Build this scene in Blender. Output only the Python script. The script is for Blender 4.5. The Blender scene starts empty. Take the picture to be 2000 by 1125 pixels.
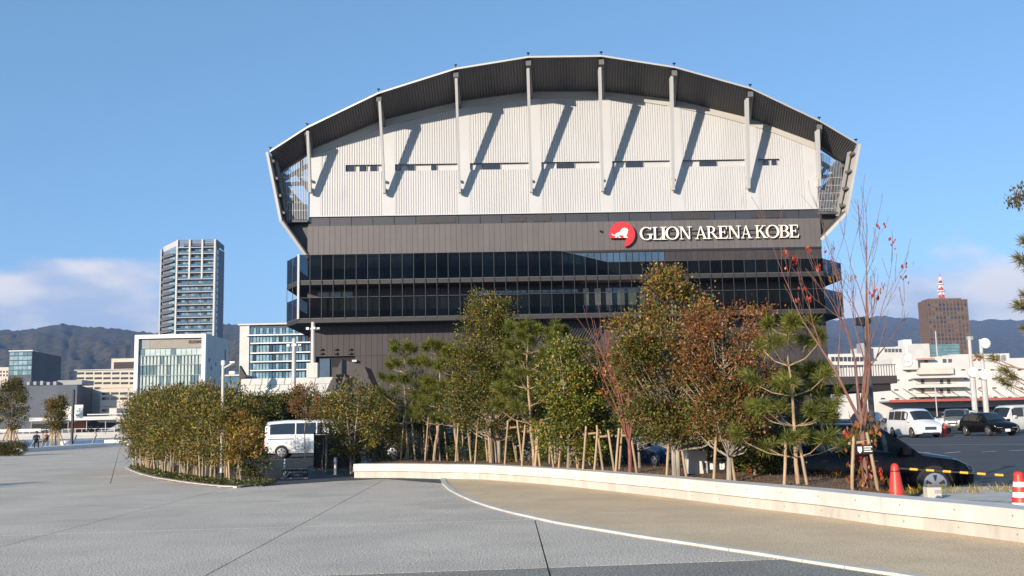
import bpy, bmesh, math, random
import numpy as np
from mathutils import Vector, Matrix

R = math.radians
sc = bpy.context.scene
COL = sc.collection
random.seed(7)
rng = np.random.default_rng(11)

# ------------------------------------------------------------------ camera
F, ROLL, HOR, EYE = 1950.0, 0.021, 260.0, 1.6
TH = math.atan(HOR / F)
_f = Vector((0, math.cos(TH), math.sin(TH)))
_u0 = Vector((0, -math.sin(TH), math.cos(TH)))
_r0 = Vector((1, 0, 0))
CU = _u0 * math.cos(ROLL) + _r0 * math.sin(ROLL)
CR = _r0 * math.cos(ROLL) - _u0 * math.sin(ROLL)
CAMP = Vector((0, 0, EYE))
cd = bpy.data.cameras.new('camera')
cam = bpy.data.objects.new('camera', cd)
COL.objects.link(cam)
M = Matrix.Identity(4)
for i in range(3):
    M[i][0], M[i][1], M[i][2], M[i][3] = CR[i], CU[i], -_f[i], CAMP[i]
cam.matrix_world = M
cd.sensor_width = 36.0
cd.lens = F / 2000 * 36
cd.clip_start, cd.clip_end = 0.2, 30000
sc.camera = cam

# ------------------------------------------------------------------ sky, sun, exposure
SUN_AZ = math.atan2(-0.74, -1.0)          # direction towards the sun, clockwise from +Y
SUN_EL = R(15.0)
w = bpy.data.worlds.new('World')
sc.world = w
w.use_nodes = True
nt = w.node_tree
N, L = nt.nodes, nt.links
bg = N['Background']
sky = N.new('ShaderNodeTexSky')
sky.sky_type = 'NISHITA'
sky.sun_disc = False
sky.sun_elevation = SUN_EL
sky.sun_rotation = SUN_AZ % (2 * math.pi)
sky.air_density, sky.dust_density, sky.ozone_density = 0.75, 0.1, 3.0
# low cumulus banks all round the horizon, from noise over the view direction
tc = N.new('ShaderNodeTexCoord')
sep = N.new('ShaderNodeSeparateXYZ')
L.new(tc.outputs['Generated'], sep.inputs[0])
mp = N.new('ShaderNodeMapping')
mp.inputs['Scale'].default_value = (1, 1, 2.6)
mp.inputs['Location'].default_value = (0.37, 0.2, 0.0)
L.new(tc.outputs['Generated'], mp.inputs[0])


def mnode(op, a, b=None, c=None, tree=None):
    n = (tree or nt).nodes.new('ShaderNodeMath')
    n.operation = op
    for i, v in enumerate((a, b, c)):
        if v is None:
            continue
        if isinstance(v, (int, float)):
            n.inputs[i].default_value = v
        else:
            (tree or nt).links.new(v, n.inputs[i])
    return n.outputs[0]


def maprange(v, a, b, c=0.0, d=1.0, tree=None):
    n = (tree or nt).nodes.new('ShaderNodeMapRange')
    n.interpolation_type = 'SMOOTHSTEP'
    (tree or nt).links.new(v, n.inputs[0])
    for i, x in enumerate((a, b, c, d)):
        n.inputs[i + 1].default_value = x
    return n.outputs[0]


nz = N.new('ShaderNodeTexNoise')
nz.inputs['Scale'].default_value = 3.4
nz.inputs['Detail'].default_value = 9
nz.inputs['Roughness'].default_value = 0.52
L.new(mp.outputs[0], nz.inputs['Vector'])
z = sep.outputs[2]
thr = maprange(z, 0.06, 0.21, 0.34, 0.70)       # cloud cover thins out with height
cov = maprange(mnode('SUBTRACT', nz.outputs[0], thr), 0.0, 0.10, 0, 0.9)
cov = mnode('MULTIPLY', cov, maprange(z, 0.0, 0.03))
mix = N.new('ShaderNodeMixRGB')
L.new(cov, mix.inputs[0])
veil = N.new('ShaderNodeMixRGB')             # thin even high haze over the whole sky
veil.inputs[0].default_value = 0.2
veil.inputs[2].default_value = (1.55, 4.0, 6.0, 1)
L.new(sky.outputs[0], veil.inputs[1])
L.new(veil.outputs[0], mix.inputs[1])
cr = N.new('ShaderNodeMixRGB')
nz2 = N.new('ShaderNodeTexNoise')
nz2.inputs['Scale'].default_value = 9
nz2.inputs['Detail'].default_value = 5
L.new(mp.outputs[0], nz2.inputs['Vector'])
L.new(maprange(nz2.outputs[0], 0.38, 0.68), cr.inputs[0])
cr.inputs[1].default_value = (2.9, 3.5, 4.7, 1)
cr.inputs[2].default_value = (5.9, 5.5, 5.3, 1)
L.new(cr.outputs[0], mix.inputs[2])
L.new(mix.outputs[0], bg.inputs[0])
bg.inputs[1].default_value = 0.15

sd = bpy.data.lights.new('sun', 'SUN')
sd.energy = 5.0
sd.angle = R(0.5)
sd.color = (1.0, 0.875, 0.715)
sun = bpy.data.objects.new('sun', sd)
COL.objects.link(sun)
SUND = Vector((math.sin(SUN_AZ) * math.cos(SUN_EL), math.cos(SUN_AZ) * math.cos(SUN_EL), math.sin(SUN_EL)))
sun.rotation_euler = SUND.to_track_quat('Z', 'Y').to_euler()
sun.location = (-40, -50, 60)

vs = sc.view_settings
vs.view_transform = 'Standard'
vs.look = 'None'
vs.exposure = 0.35
vs.gamma = 1.0
vs.use_curve_mapping = False
sc.render.engine = 'CYCLES'
sc.cycles.use_denoising = True
sc.cycles.max_bounces = 6
sc.cycles.diffuse_bounces = 3
sc.cycles.glossy_bounces = 3
sc.cycles.transmission_bounces = 4
sc.cycles.transparent_max_bounces = 10
sc.cycles.volume_bounces = 0
sc.cycles.caustics_reflective = False
sc.cycles.caustics_refractive = False


# ------------------------------------------------------------------ measuring the photograph
def ray(px, py):
    return _f + CR * ((px - 1000) / F) + CU * ((562.5 - py) / F)


def P(px, py, D):
    """the point seen at photo pixel (px, py) at distance D along +Y"""
    d = ray(px, py)
    return CAMP + d * (D / d.y)


def G(px, py, z=0.0):
    d = ray(px, py)
    return CAMP + d * ((z - EYE) / d.z)


# ------------------------------------------------------------------ materials
MATS = {}


def mat(name, color, rough=0.7, vary=0.0, scale=3.0, bump=0.0, bscale=None, metal=0.0, spec=0.5, stretch=None, color2=None,
        speck=None, stain=None):
    """Principled with noise colour variation, optional fine relief and speckle"""
    if name in MATS:
        return MATS[name]
    m = bpy.data.materials.new(name)
    m.use_nodes = True
    t = m.node_tree
    b = t.nodes['Principled BSDF']
    b.inputs['Roughness'].default_value = rough
    b.inputs['Metallic'].default_value = metal
    b.inputs['Specular IOR Level'].default_value = spec
    b.inputs['Base Color'].default_value = (*color, 1)
    geo = None
    if vary or bump or speck or stain:
        geo = t.nodes.new('ShaderNodeNewGeometry').outputs['Position']
        if stretch:
            mpn = t.nodes.new('ShaderNodeMapping')
            mpn.inputs['Scale'].default_value = stretch
            t.links.new(geo, mpn.inputs[0])
            geo = mpn.outputs[0]
    out = None
    if vary:
        n = t.nodes.new('ShaderNodeTexNoise')
        n.inputs['Scale'].default_value = scale
        n.inputs['Detail'].default_value = 8
        n.inputs['Roughness'].default_value = 0.62
        t.links.new(geo, n.inputs['Vector'])
        mx = t.nodes.new('ShaderNodeMixRGB')
        c2 = color2 or color
        k1, k2 = 1 - vary, 1 + vary
        mx.inputs[1].default_value = (*[c * k1 for c in color], 1)
        mx.inputs[2].default_value = (*[min(1, c * k2) for c in c2], 1)
        t.links.new(maprange(n.outputs[0], 0.3, 0.7, tree=t), mx.inputs[0])
        out = mx.outputs[0]
    if speck:
        ssc, amt = speck
        v = t.nodes.new('ShaderNodeTexNoise')
        v.inputs['Scale'].default_value = ssc
        v.inputs['Detail'].default_value = 3
        t.links.new(geo, v.inputs['Vector'])
        mx = t.nodes.new('ShaderNodeMixRGB')
        mx.blend_type = 'MULTIPLY'
        mx.inputs[0].default_value = 1
        if out:
            t.links.new(out, mx.inputs[1])
        else:
            mx.inputs[1].default_value = (*color, 1)
        rp = maprange(v.outputs[0], 0.35, 0.65, 1 - amt, 1 + amt, tree=t)
        t.links.new(rp, mx.inputs[2])
        out = mx.outputs[0]
    if stain:
        for ssc, lo_, hi_, amt in stain:
            v = t.nodes.new('ShaderNodeTexNoise')
            v.inputs['Scale'].default_value = ssc
            v.inputs['Detail'].default_value = 10
            v.inputs['Roughness'].default_value = 0.6
            v.inputs['Distortion'].default_value = 0.4
            t.links.new(geo, v.inputs['Vector'])
            mx = t.nodes.new('ShaderNodeMixRGB')
            mx.blend_type = 'MULTIPLY'
            mx.inputs[0].default_value = 1
            t.links.new(out, mx.inputs[1])
            t.links.new(maprange(v.outputs[0], lo_, hi_, 1, amt, tree=t), mx.inputs[2])
            out = mx.outputs[0]
    if out:
        t.links.new(out, b.inputs['Base Color'])
    if bump:
        n = t.nodes.new('ShaderNodeTexNoise')
        n.inputs['Scale'].default_value = bscale or scale * 8
        n.inputs['Detail'].default_value = 4
        t.links.new(geo, n.inputs['Vector'])
        bp = t.nodes.new('ShaderNodeBump')
        bp.inputs['Strength'].default_value = bump
        bp.inputs['Distance'].default_value = 0.02
        t.links.new(n.outputs[0], bp.inputs['Height'])
        t.links.new(bp.outputs[0], b.inputs['Normal'])
    MATS[name] = m
    return m


def glass_mat(name, tint, refl=0.10, rough=0.02, refl_col=(1, 1, 1)):
    if name in MATS:
        return MATS[name]
    m = bpy.data.materials.new(name)
    m.use_nodes = True
    t = m.node_tree
    t.nodes.remove(t.nodes['Principled BSDF'])
    o = t.nodes['Material Output']
    tr = t.nodes.new('ShaderNodeBsdfTransparent')
    tr.inputs[0].default_value = (*tint, 1)
    gl = t.nodes.new('ShaderNodeBsdfGlossy')
    gl.inputs['Roughness'].default_value = rough
    gl.inputs[0].default_value = (*refl_col, 1)
    lw = t.nodes.new('ShaderNodeLayerWeight')
    lw.inputs[0].default_value = 0.25
    fac = mnode('MULTIPLY_ADD', lw.outputs['Fresnel'], 0.9, refl, tree=t)
    mx = t.nodes.new('ShaderNodeMixShader')
    t.links.new(fac, mx.inputs[0])
    t.links.new(tr.outputs[0], mx.inputs[1])
    t.links.new(gl.outputs[0], mx.inputs[2])
    t.links.new(mx.outputs[0], o.inputs[0])
    MATS[name] = m
    return m


def leaf_mat(name, trans=0.3, rough=0.5):
    if name in MATS:
        return MATS[name]
    m = bpy.data.materials.new(name)
    m.use_nodes = True
    t = m.node_tree
    b = t.nodes['Principled BSDF']
    a = t.nodes.new('ShaderNodeAttribute')
    a.attribute_name = 'leaf_colour'
    t.links.new(a.outputs['Color'], b.inputs['Base Color'])
    b.inputs['Roughness'].default_value = rough
    b.inputs['Specular IOR Level'].default_value = 0.35
    tl = t.nodes.new('ShaderNodeBsdfTranslucent')
    t.links.new(a.outputs['Color'], tl.inputs[0])
    mx = t.nodes.new('ShaderNodeMixShader')
    mx.inputs[0].default_value = trans
    t.links.new(b.outputs[0], mx.inputs[1])
    t.links.new(tl.outputs[0], mx.inputs[2])
    t.links.new(mx.outputs[0], t.nodes['Material Output'].inputs[0])
    MATS[name] = m
    return m


# ------------------------------------------------------------------ objects
ORG = {}


def meta(o, label=None, cat=None, group=None, kind=None):
    for k, v in (('label', label), ('category', cat), ('group', group), ('kind', kind)):
        if v:
            o[k] = v
    return o


def thing(name, loc, label, cat, rz=0.0, group=None):
    o = bpy.data.objects.new(name, None)
    o.empty_display_size = 0.3
    COL.objects.link(o)
    o.location = loc
    o.rotation_euler = (0, 0, rz)
    ORG[o.name] = Vector(loc)
    return meta(o, label, cat, group, 'thing' if label else None)


def link(name, me, parent=None, kind=None, label=None):
    o = bpy.data.objects.new(name, me)
    COL.objects.link(o)
    if parent is not None:
        o.parent = parent
        ORG[o.name] = ORG.get(parent.name, Vector())
    if kind:
        o['kind'] = kind
    if label:
        o['label'] = label
    return o


def copy_tree(o, parent=None):
    c = o.copy()
    COL.objects.link(c)
    if parent is not None:
        c.parent = parent
    for ch in list(o.children):
        copy_tree(ch, c)
    return c


class MB:
    """collects faces and links them as ONE mesh object"""

    def __init__(s):
        s.v, s.f, s.mi = [], [], []
        s.m = 0

    def add(s, vs_, fs):
        n = len(s.v)
        s.v += [tuple(p) for p in vs_]
        for f in fs:
            s.f.append(tuple(i + n for i in f))
            s.mi.append(s.m)
        return s

    def hexa(s, p):
        """8 corners: bottom 0-3 round, top 4-7 round"""
        return s.add(p, [(3, 2, 1, 0), (4, 5, 6, 7), (0, 1, 5, 4), (1, 2, 6, 5), (2, 3, 7, 6), (3, 0, 4, 7)])

    def box(s, x0, x1, y0, y1, z0, z1):
        return s.hexa([(x0, y0, z0), (x1, y0, z0), (x1, y1, z0), (x0, y1, z0), (x0, y0, z1), (x1, y0, z1), (x1, y1, z1), (x0, y1, z1)])

    def beam(s, a, b, wd, ht, up=(0, 0, 1)):
        a, b = Vector(a), Vector(b)
        d = (b - a).normalized()
        up = Vector(up)
        if abs(d.dot(up)) > 0.98:
            up = Vector((0, 1, 0))
        x = d.cross(up).normalized() * (wd / 2)
        y = x.cross(d).normalized() * (ht / 2)
        return s.hexa([a - x - y, a + x - y, a + x + y, a - x + y, b - x - y, b + x - y, b + x + y, b - x + y])

    def tube(s, pts, rad, n=6, cap=True):
        pts = [Vector(p) for p in pts]
        if not isinstance(rad, (list, tuple)):
            rad = [rad] * len(pts)
        base = len(s.v)
        up = Vector((0.123, 0.31, 0.94))
        for i, p in enumerate(pts):
            d = (pts[min(i + 1, len(pts) - 1)] - pts[max(i - 1, 0)])
            d = d.normalized() if d.length > 1e-9 else Vector((0, 0, 1))
            x = d.cross(up)
            if x.length < 0.05:
                x = d.cross(Vector((1, 0, 0)))
            x.normalize()
            y = d.cross(x)
            for k in range(n):
                a = 2 * math.pi * k / n
                q = p + (x * math.cos(a) + y * math.sin(a)) * rad[i]
                s.v.append(tuple(q))
        for i in range(len(pts) - 1):
            for k in range(n):
                k2 = (k + 1) % n
                s.f.append((base + i * n + k, base + i * n + k2, base + (i + 1) * n + k2, base + (i + 1) * n + k))
                s.mi.append(s.m)
        if cap:
            s.f.append(tuple(base + k for k in range(n))[::-1])
            s.f.append(tuple(base + (len(pts) - 1) * n + k for k in range(n)))
            s.mi += [s.m, s.m]
        return s

    def prism(s, poly, o, u, v, n, d0, d1):
        """polygon (2D) in the plane o + a*u + b*v pushed from d0 to d1 along n"""
        o, u, v, n = Vector(o), Vector(u), Vector(v), Vector(n)
        k = len(poly)
        lo = [o + u * a + v * b + n * d0 for a, b in poly]
        hi = [o + u * a + v * b + n * d1 for a, b in poly]
        fs = [tuple(range(k))[::-1], tuple(range(k, 2 * k))]
        fs += [(i, (i + 1) % k, k + (i + 1) % k, k + i) for i in range(k)]
        return s.add(lo + hi, fs)

    def slab(s, pts, thick, n=None):
        """planar polygon in 3D thickened along its normal (or n), front face at pts"""
        pts = [Vector(p) for p in pts]
        if n is None:
            n = (pts[1] - pts[0]).cross(pts[2] - pts[0]).normalized()
        n = Vector(n)
        k = len(pts)
        lo = [p - n * thick for p in pts]
        fs = [tuple(range(k)), tuple(range(k, 2 * k))[::-1]]
        fs += [(i, k + i, k + (i + 1) % k, (i + 1) % k) for i in range(k)]
        return s.add(pts + lo, fs)

    def lathe(s, prof, c=(0, 0, 0), n=16, axis='z'):
        base = len(s.v)
        for r, h in prof:
            for k in range(n):
                a = 2 * math.pi * k / n
                p = (r * math.cos(a), r * math.sin(a), h)
                if axis == 'y':
                    p = (p[0], p[2], p[1])
                elif axis == 'x':
                    p = (p[2], p[0], p[1])
                s.v.append((p[0] + c[0], p[1] + c[1], p[2] + c[2]))
        for i in range(len(prof) - 1):
            for k in range(n):
                k2 = (k + 1) % n
                s.f.append((base + i * n + k, base + i * n + k2, base + (i + 1) * n + k2, base + (i + 1) * n + k))
                s.mi.append(s.m)
        s.f.append(tuple(base + k for k in range(n))[::-1])
        s.f.append(tuple(base + (len(prof) - 1) * n + k for k in range(n)))
        s.mi += [s.m, s.m]
        return s

    def mesh(s, name, mats, off=None, smooth=False, bevel=0.0):
        me = bpy.data.meshes.new(name)
        v = s.v
        if off is not None and (off[0] or off[1] or off[2]):
            v = [(a - off[0], b - off[1], c - off[2]) for a, b, c in v]
        me.from_pydata(v, [], s.f)
        for m in (mats if isinstance(mats, (list, tuple)) else [mats]):
            me.materials.append(m)
        if len(me.materials) > 1:
            me.polygons.foreach_set('material_index', s.mi)
        bm = bmesh.new()
        bm.from_mesh(me)
        bmesh.ops.recalc_face_normals(bm, faces=bm.faces)
        if bevel:
            bmesh.ops.bevel(bm, geom=list(bm.edges), offset=bevel, segments=1, affect='EDGES')
        bm.to_mesh(me)
        bm.free()
        if smooth:
            me.shade_smooth()
            try:
                me.set_sharp_from_angle(angle=R(40))
            except Exception:
                pass
        me.update()
        return me

    def build(s, name, mats, parent=None, local=False, kind=None, label=None, smooth=False, bevel=0.0):
        off = None if (local or parent is None) else ORG.get(parent.name)
        return link(name, s.mesh(name, mats, off, smooth, bevel), parent, kind, label)


def single(name, mb, mats, loc, label, cat, group=None, smooth=False, bevel=0.0):
    """a thing that is one mesh, its origin at loc (mesh given in world coordinates)"""
    o = link(name, mb.mesh(name, mats, Vector(loc), smooth, bevel))
    o.location = loc
    return meta(o, label, cat, group, 'thing')


def text_mesh(body, size, depth, width=None):
    c = bpy.data.curves.new('writing', 'FONT')
    c.body = body
    c.size = size
    c.extrude = depth
    c.align_x = 'LEFT'
    o = bpy.data.objects.new('writing', c)
    COL.objects.link(o)
    bpy.context.view_layer.update()
    me = bpy.data.meshes.new_from_object(o.evaluated_get(bpy.context.evaluated_depsgraph_get()))
    bpy.data.objects.remove(o)
    bpy.data.curves.remove(c)
    xs = [v.co.x for v in me.vertices] or [0, 1]
    me['w'] = max(xs) - min(xs)
    if width:
        k = width / max(1e-6, max(xs) - min(xs))
        for v in me.vertices:
            v.co.x *= k
    return me


def text_on(name, body, parent, o, u, v, size, depth, material, width=None):
    """flat lettering lying in the plane o + u, v (world coordinates)"""
    me = text_mesh(body, size, depth, width)
    u, v = Vector(u).normalized(), Vector(v).normalized()
    n = u.cross(v)
    off = ORG.get(parent.name, Vector()) if parent else Vector()
    for q in me.vertices:
        q.co = Vector(o) + u * q.co.x + v * q.co.y + n * q.co.z - off
    me.materials.clear()
    me.materials.append(material)
    for p in me.polygons:
        p.material_index = 0
    return link(name, me, parent)


# ================================================================== GROUND
m_ground = mat('soil_ground', (0.12, 0.11, 0.09), 0.95, 0.3, 0.05)
m_water = mat('harbour_water', (0.05, 0.13, 0.24), 0.3, 0.2, 0.2, 0.9, 1.6)
m_asph = mat('asphalt', (0.055, 0.058, 0.066), 0.85, 0.22, 0.35, 0.25, 60, speck=(90, 0.25))
m_plaza = mat('aggregate_concrete', (0.57, 0.49, 0.40), 0.85, 0.10, 0.5, 0.35, 60, speck=(46, 0.6), stain=((0.35, .5, .72, .82), (1.7, .58, .72, .86), (6.0, .66, .74, .8)))
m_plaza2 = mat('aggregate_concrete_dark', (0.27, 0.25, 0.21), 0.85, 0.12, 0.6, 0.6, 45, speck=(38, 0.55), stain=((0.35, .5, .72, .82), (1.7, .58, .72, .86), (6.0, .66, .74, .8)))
m_tan = mat('tan_resin', (0.67, 0.50, 0.31), 0.9, 0.10, 0.6, 0.4, 70, speck=(50, 0.3), stain=((0.5, .52, .75, .86), (3.0, .62, .74, .85)))
m_kerb = mat('pale_kerb', (0.55, 0.52, 0.47), 0.8, 0.12, 2, 0.2, 40, stain=((5.0, .58, .74, .8),))
m_conc = mat('wall_concrete', (0.60, 0.565, 0.515), 0.75, 0.12, 1.8, 0.15, 30, stretch=(1, 1, 0.35), stain=((4.0, .6, .75, .85), (9.0, .64, .74, .82)))
m_conc2 = mat('wall_concrete_base', (0.52, 0.48, 0.425), 0.8, 0.14, 1.8, 0.15, 30, stretch=(1, 1, 0.35), stain=((3.0, .5, .75, .78), (9.0, .62, .74, .8)))
m_dark = mat('dark_gap', (0.02, 0.02, 0.022), 0.9)
m_white = mat('white_paint', (0.78, 0.77, 0.75), 0.5, 0.04, 1.0)
m_steel = mat('galvanised_steel', (0.5, 0.5, 0.5), 0.45, 0.08, 3, metal=0.5)
m_black = mat('black_steel', (0.018, 0.018, 0.02), 0.5)


def plane(name, pts, m, kind='structure'):
    b = MB()
    b.add(pts, [tuple(range(len(pts)))])
    o = b.build(name, m)
    o['kind'] = kind
    return o


GZ = -2.2
plane('ground', [(-16000, -3000, GZ), (16000, -3000, GZ), (16000, 22000, GZ), (-16000, 22000, GZ)], m_ground)
plane('water', [(-900, 60, -0.75), (-20, 60, -0.75), (-20, 300, -0.75), (-900, 300, -0.75)], m_water)
b = MB().box(-26, 1500, 3, 1400, -2.0, -0.42)
o = b.build('street', m_asph)
o['kind'] = 'structure'
b = MB().prism([(-110, -6), (14, -6), (9.2, 12.5), (-3.2, 30.2), (-5.5, 31), (-18, 60), (-29.5, 104.5), (-110, 104.5)], (0, 0, 0), (1, 0, 0), (0, 1, 0), (0, 0, 1), -2.0, -0.12)
o = b.build('plaza_base', m_dark)
o['kind'] = 'structure'
b = MB().box(-900, 60, 292, 1500, -2.1, 0.9)
o = b.build('quay', mat('quay_paving', (0.5, 0.47, 0.43), 0.9, 0.12, 0.1))
o['kind'] = 'structure'


# plaza slabs: the paving cut along its joints, each slab a piece of its own
def cut(poly, p, n):
    """split a convex polygon (list of Vector2) by a line; returns (positive side, negative side)"""
    pos, neg = [], []
    for i, a in enumerate(poly):
        c = poly[(i + 1) % len(poly)]
        da, dc = (a - p).dot(n), (c - p).dot(n)
        (pos if da >= 0 else neg).append(a)
        if da * dc < 0:
            q = a + (c - a) * (da / (da - dc))
            pos.append(q)
            neg.append(q)
    return pos, neg


def inset(poly, g):
    ar = sum(poly[i].x * poly[(i + 1) % len(poly)].y - poly[(i + 1) % len(poly)].x * poly[i].y for i in range(len(poly)))
    if ar < 0:
        poly = poly[::-1]
    res = list(poly)
    for i, a in enumerate(poly):
        c = poly[(i + 1) % len(poly)]
        d = c - a
        if d.length < 1e-6:
            continue
        n = Vector((-d.y, d.x)).normalized()
        res = cut(res, a + n * g, n)[0] if len(res) > 2 else res
    return res


def v2(p):
    return Vector((p[0], p[1]))


def jl(a, c):
    p, q = v2(G(*a)), v2(G(*c))
    d = (q - p).normalized()
    return p, Vector((-d.y, d.x))


plaza = thing('plaza', (0, 0, 0), None, None)
plaza['kind'] = 'structure'
JA = jl((0, 1046), (1000, 1016))
JB = jl((310, 988), (820, 973))
JC = jl((400, 1125), (732, 947))
JD = jl((0, 1068), (445, 953))
JE = jl((1045, 1016), (1075, 1125))
JF = jl((635, 1124), (1000, 1111))
near = [Vector(p) for p in ((-60, 4), (13, 4), (8.4, 12), (-3.2, 30.4), (-60, 30.4))]
cells = [near]
for j in (JA, JB, JF):
    cells = [q for c in cells for q in cut(c, *j) if len(q) > 2]
res = []
for c in cells:
    ctr = sum(c, Vector((0, 0))) / len(c)
    res.append(c)
cells = res
for j in (JC, JD):
    cells = [q for c in cells for q in cut(c, *j) if len(q) > 2]
res = []
for c in cells:
    ctr = sum(c, Vector((0, 0))) / len(c)
    below = (ctr - JA[0]).dot(JA[1]) < 0
    right = (ctr - JC[0]).dot(JC[1]) < 0
    if below and right:
        res += [q for q in cut(c, *JE) if len(q) > 2]
    else:
        res.append(c)
cells = res
far = [Vector(p) for p in ((-84, 30.4), (-5.5, 30.4), (-20, 58), (-30, 104), (-84, 104))]
cells2 = [far]
dj = (JD[0], JD[1])
for k in range(5):
    cells2 = [q for c in cells2 for q in cut(c, Vector((-20, 38 + k * 13.0)), JB[1]) if len(q) > 2]
for k in range(4):
    cells2 = [q for c in cells2 for q in cut(c, Vector((-12 - k * 11.0, 30)), Vector((0.93, 0.36))) if len(q) > 2]
for c in cells + cells2:
    ctr = sum(c, Vector((0, 0))) / len(c)
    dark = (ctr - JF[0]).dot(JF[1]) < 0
    q = inset(c, 0.010)
    if len(q) < 3:
        continue
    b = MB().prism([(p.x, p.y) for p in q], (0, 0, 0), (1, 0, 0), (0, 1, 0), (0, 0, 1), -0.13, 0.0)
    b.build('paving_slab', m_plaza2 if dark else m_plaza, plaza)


def smooth(x, a, c):
    t = max(0.0, min(1.0, (x - a) / (c - a)))
    return t * t * (3 - 2 * t)


def gz(x, y):
    """height of the car park: level with the plaza by the van, a shallow dip beyond the planting bed"""
    return 0.006 - 0.3 * smooth(x, -2, 5) * (1 - smooth(y, 30, 60))


# car park asphalt sheet
b = MB()
e0, e1 = v2(G(488, 951.5)), v2(G(690, 937.5))
ys = [0, 0.25, 0.5, 1] + [1 + k for k in range(1, 30)]
cols = 46
rows = []
for r_, yy in enumerate([0, 1, 3, 6, 10, 15, 20, 26, 32, 40, 50, 65, 85, 110, 140, 180, 230]):
    row = []
    for k in range(cols + 1):
        x = -6.9 + 107 * (k / cols) ** 1.3
        # front edge follows the plaza boundary, then runs behind the wall
        if x <= e1.x:
            t = (x - e0.x) / (e1.x - e0.x)
            yf = e0.y + (e1.y - e0.y) * t
        elif x <= 7.5:
            yf = e1.y + 1.5 - (x - e1.x) * 1.47
        else:
            yf = 12.6
        if x > e1.x:
            yf = max(yf, 12.0)
        xx = x - (0.36 * yy * smooth(-x, -3, 6.5) if x < 3 else 0)
        y = yf + yy
        row.append((xx, y, gz(xx, y) - (0.0 if x <= e1.x + 0.3 or y > 40 else 0.0)))
    rows.append(row)
nn = cols + 1
b.v = [p for row in rows for p in row]
for r_ in range(len(rows) - 1):
    for k in range(cols):
        b.f.append((r_ * nn + k, r_ * nn + k + 1, (r_ + 1) * nn + k + 1, (r_ + 1) * nn + k))
        b.mi.append(0)
o = b.build('parking_lot', m_asph)
o['kind'] = 'structure'

# painted bay lines in the car park
lines = MB()


def paint(a, c, wd=0.12):
    a, c = Vector(a), Vector(c)
    d = (c - a).normalized()
    n = Vector((-d.y, d.x)) * wd / 2
    steps = max(1, int((c - a).length / 1.5))
    for i in range(steps):
        p, q = a + (c - a) * (i / steps), a + (c - a) * ((i + 1) / steps)
        lines.add([(p.x - n.x, p.y - n.y, gz(p.x, p.y) + 0.012), (q.x - n.x, q.y - n.y, gz(q.x, q.y) + 0.012),
                   (q.x + n.x, q.y + n.y, gz(q.x, q.y) + 0.012), (p.x + n.x, p.y + n.y, gz(p.x, p.y) + 0.012)], [(0, 1, 2, 3)])


def paintpx(a, c, wd=0.12):
    paint(v2(G(*a)).to_3d().to_2d(), v2(G(*c)), wd)


for a, c in (((1715, 856), (2000, 852)), ((1725, 868), (2040, 865)), ((1790, 878), (1815, 877)), ((1845, 878), (1875, 876)),
             ((1915, 876), (1945, 875)), ((1970, 874), (2000, 873)), ((1760, 889), (1800, 886))):
    paintpx(a, c, 0.13)
for a, c in (((505, 871), (530, 868)), ((503, 897), (545, 894)), ((520, 881), (546, 886))):
    paintpx(a, c, 0.12)
o = lines.build('road_marking', m_white)
o['kind'] = 'structure'

# tan path, laid 25 mm proud of the slabs, edged by separate kerb stones
curve_px = [(868, 936), (872, 946), (886, 958), (905, 968), (930, 979), (965, 991), (1010, 1003), (1060, 1014), (1100, 1023), (1180, 1036),
            (1265, 1050), (1350, 1062), (1440, 1076), (1525, 1088), (1605, 1101), (1700, 1115), (1790, 1128), (1900, 1146), (2010, 1165)]
wall_px = [(690, 934), (780, 934), (860, 936), (940, 938), (1020, 944), (1100, 951), (1175, 959.5), (1310, 975), (1450, 993), (1590, 1010),
           (1725, 1030), (1860, 1046), (2000, 1065), (2150, 1087)]
kc = [v2(G(*p)) for p in curve_px]
wl = [v2(G(*p)) for p in wall_px]
path = thing('path', (0, 0, 0), None, None)
path['kind'] = 'structure'
poly = [(p.x, p.y) for p in kc] + [(p.x + 0.1, p.y + 0.1) for p in wl[::-1] if p.y < 28.6]
MB().prism(poly, (0, 0, 0), (1, 0, 0), (0, 1, 0), (0, 0, 1), 0.002, 0.022).build('path_surface', m_tan, path)


def resample(pts, step):
    out = [pts[0].copy()]
    acc = 0.0
    for i in range(len(pts) - 1):
        a, c = pts[i], pts[i + 1]
        d = (c - a).length
        t = step - acc
        while t <= d:
            out.append(a + (c - a) * (t / d))
            t += step
        acc = d - (t - step)
    return out


ks = resample(kc, 0.6)
for i in range(len(ks) - 1):
    a, c = ks[i], ks[i + 1]
    d = (c - a).normalized()
    n = Vector((d.y, -d.x))
    a2, c2 = a + d * 0.004, c - d * 0.004
    lo = [a2 - n * 0.02, c2 - n * 0.02, c2 + n * 0.11, a2 + n * 0.11]
    MB().hexa([(*p, 0.0015) for p in lo] + [(*p, 0.034 + random.uniform(0, 0.003)) for p in lo]).build('kerb_stone', m_kerb, path)

# ------------------------------------------------------------------ low concrete wall (base course + coping, cast in lengths)
wall = thing('concrete_wall', (*wl[6], 0), 'long low pale concrete bench wall curving between tan path and young trees', 'wall')


def offs(pts, k):
    out = []
    for i, p in enumerate(pts):
        d = (pts[min(i + 1, len(pts) - 1)] - pts[max(i - 1, 0)]).normalized()
        out.append(p + Vector((-d.y, d.x)) * k)
    return out


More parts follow.
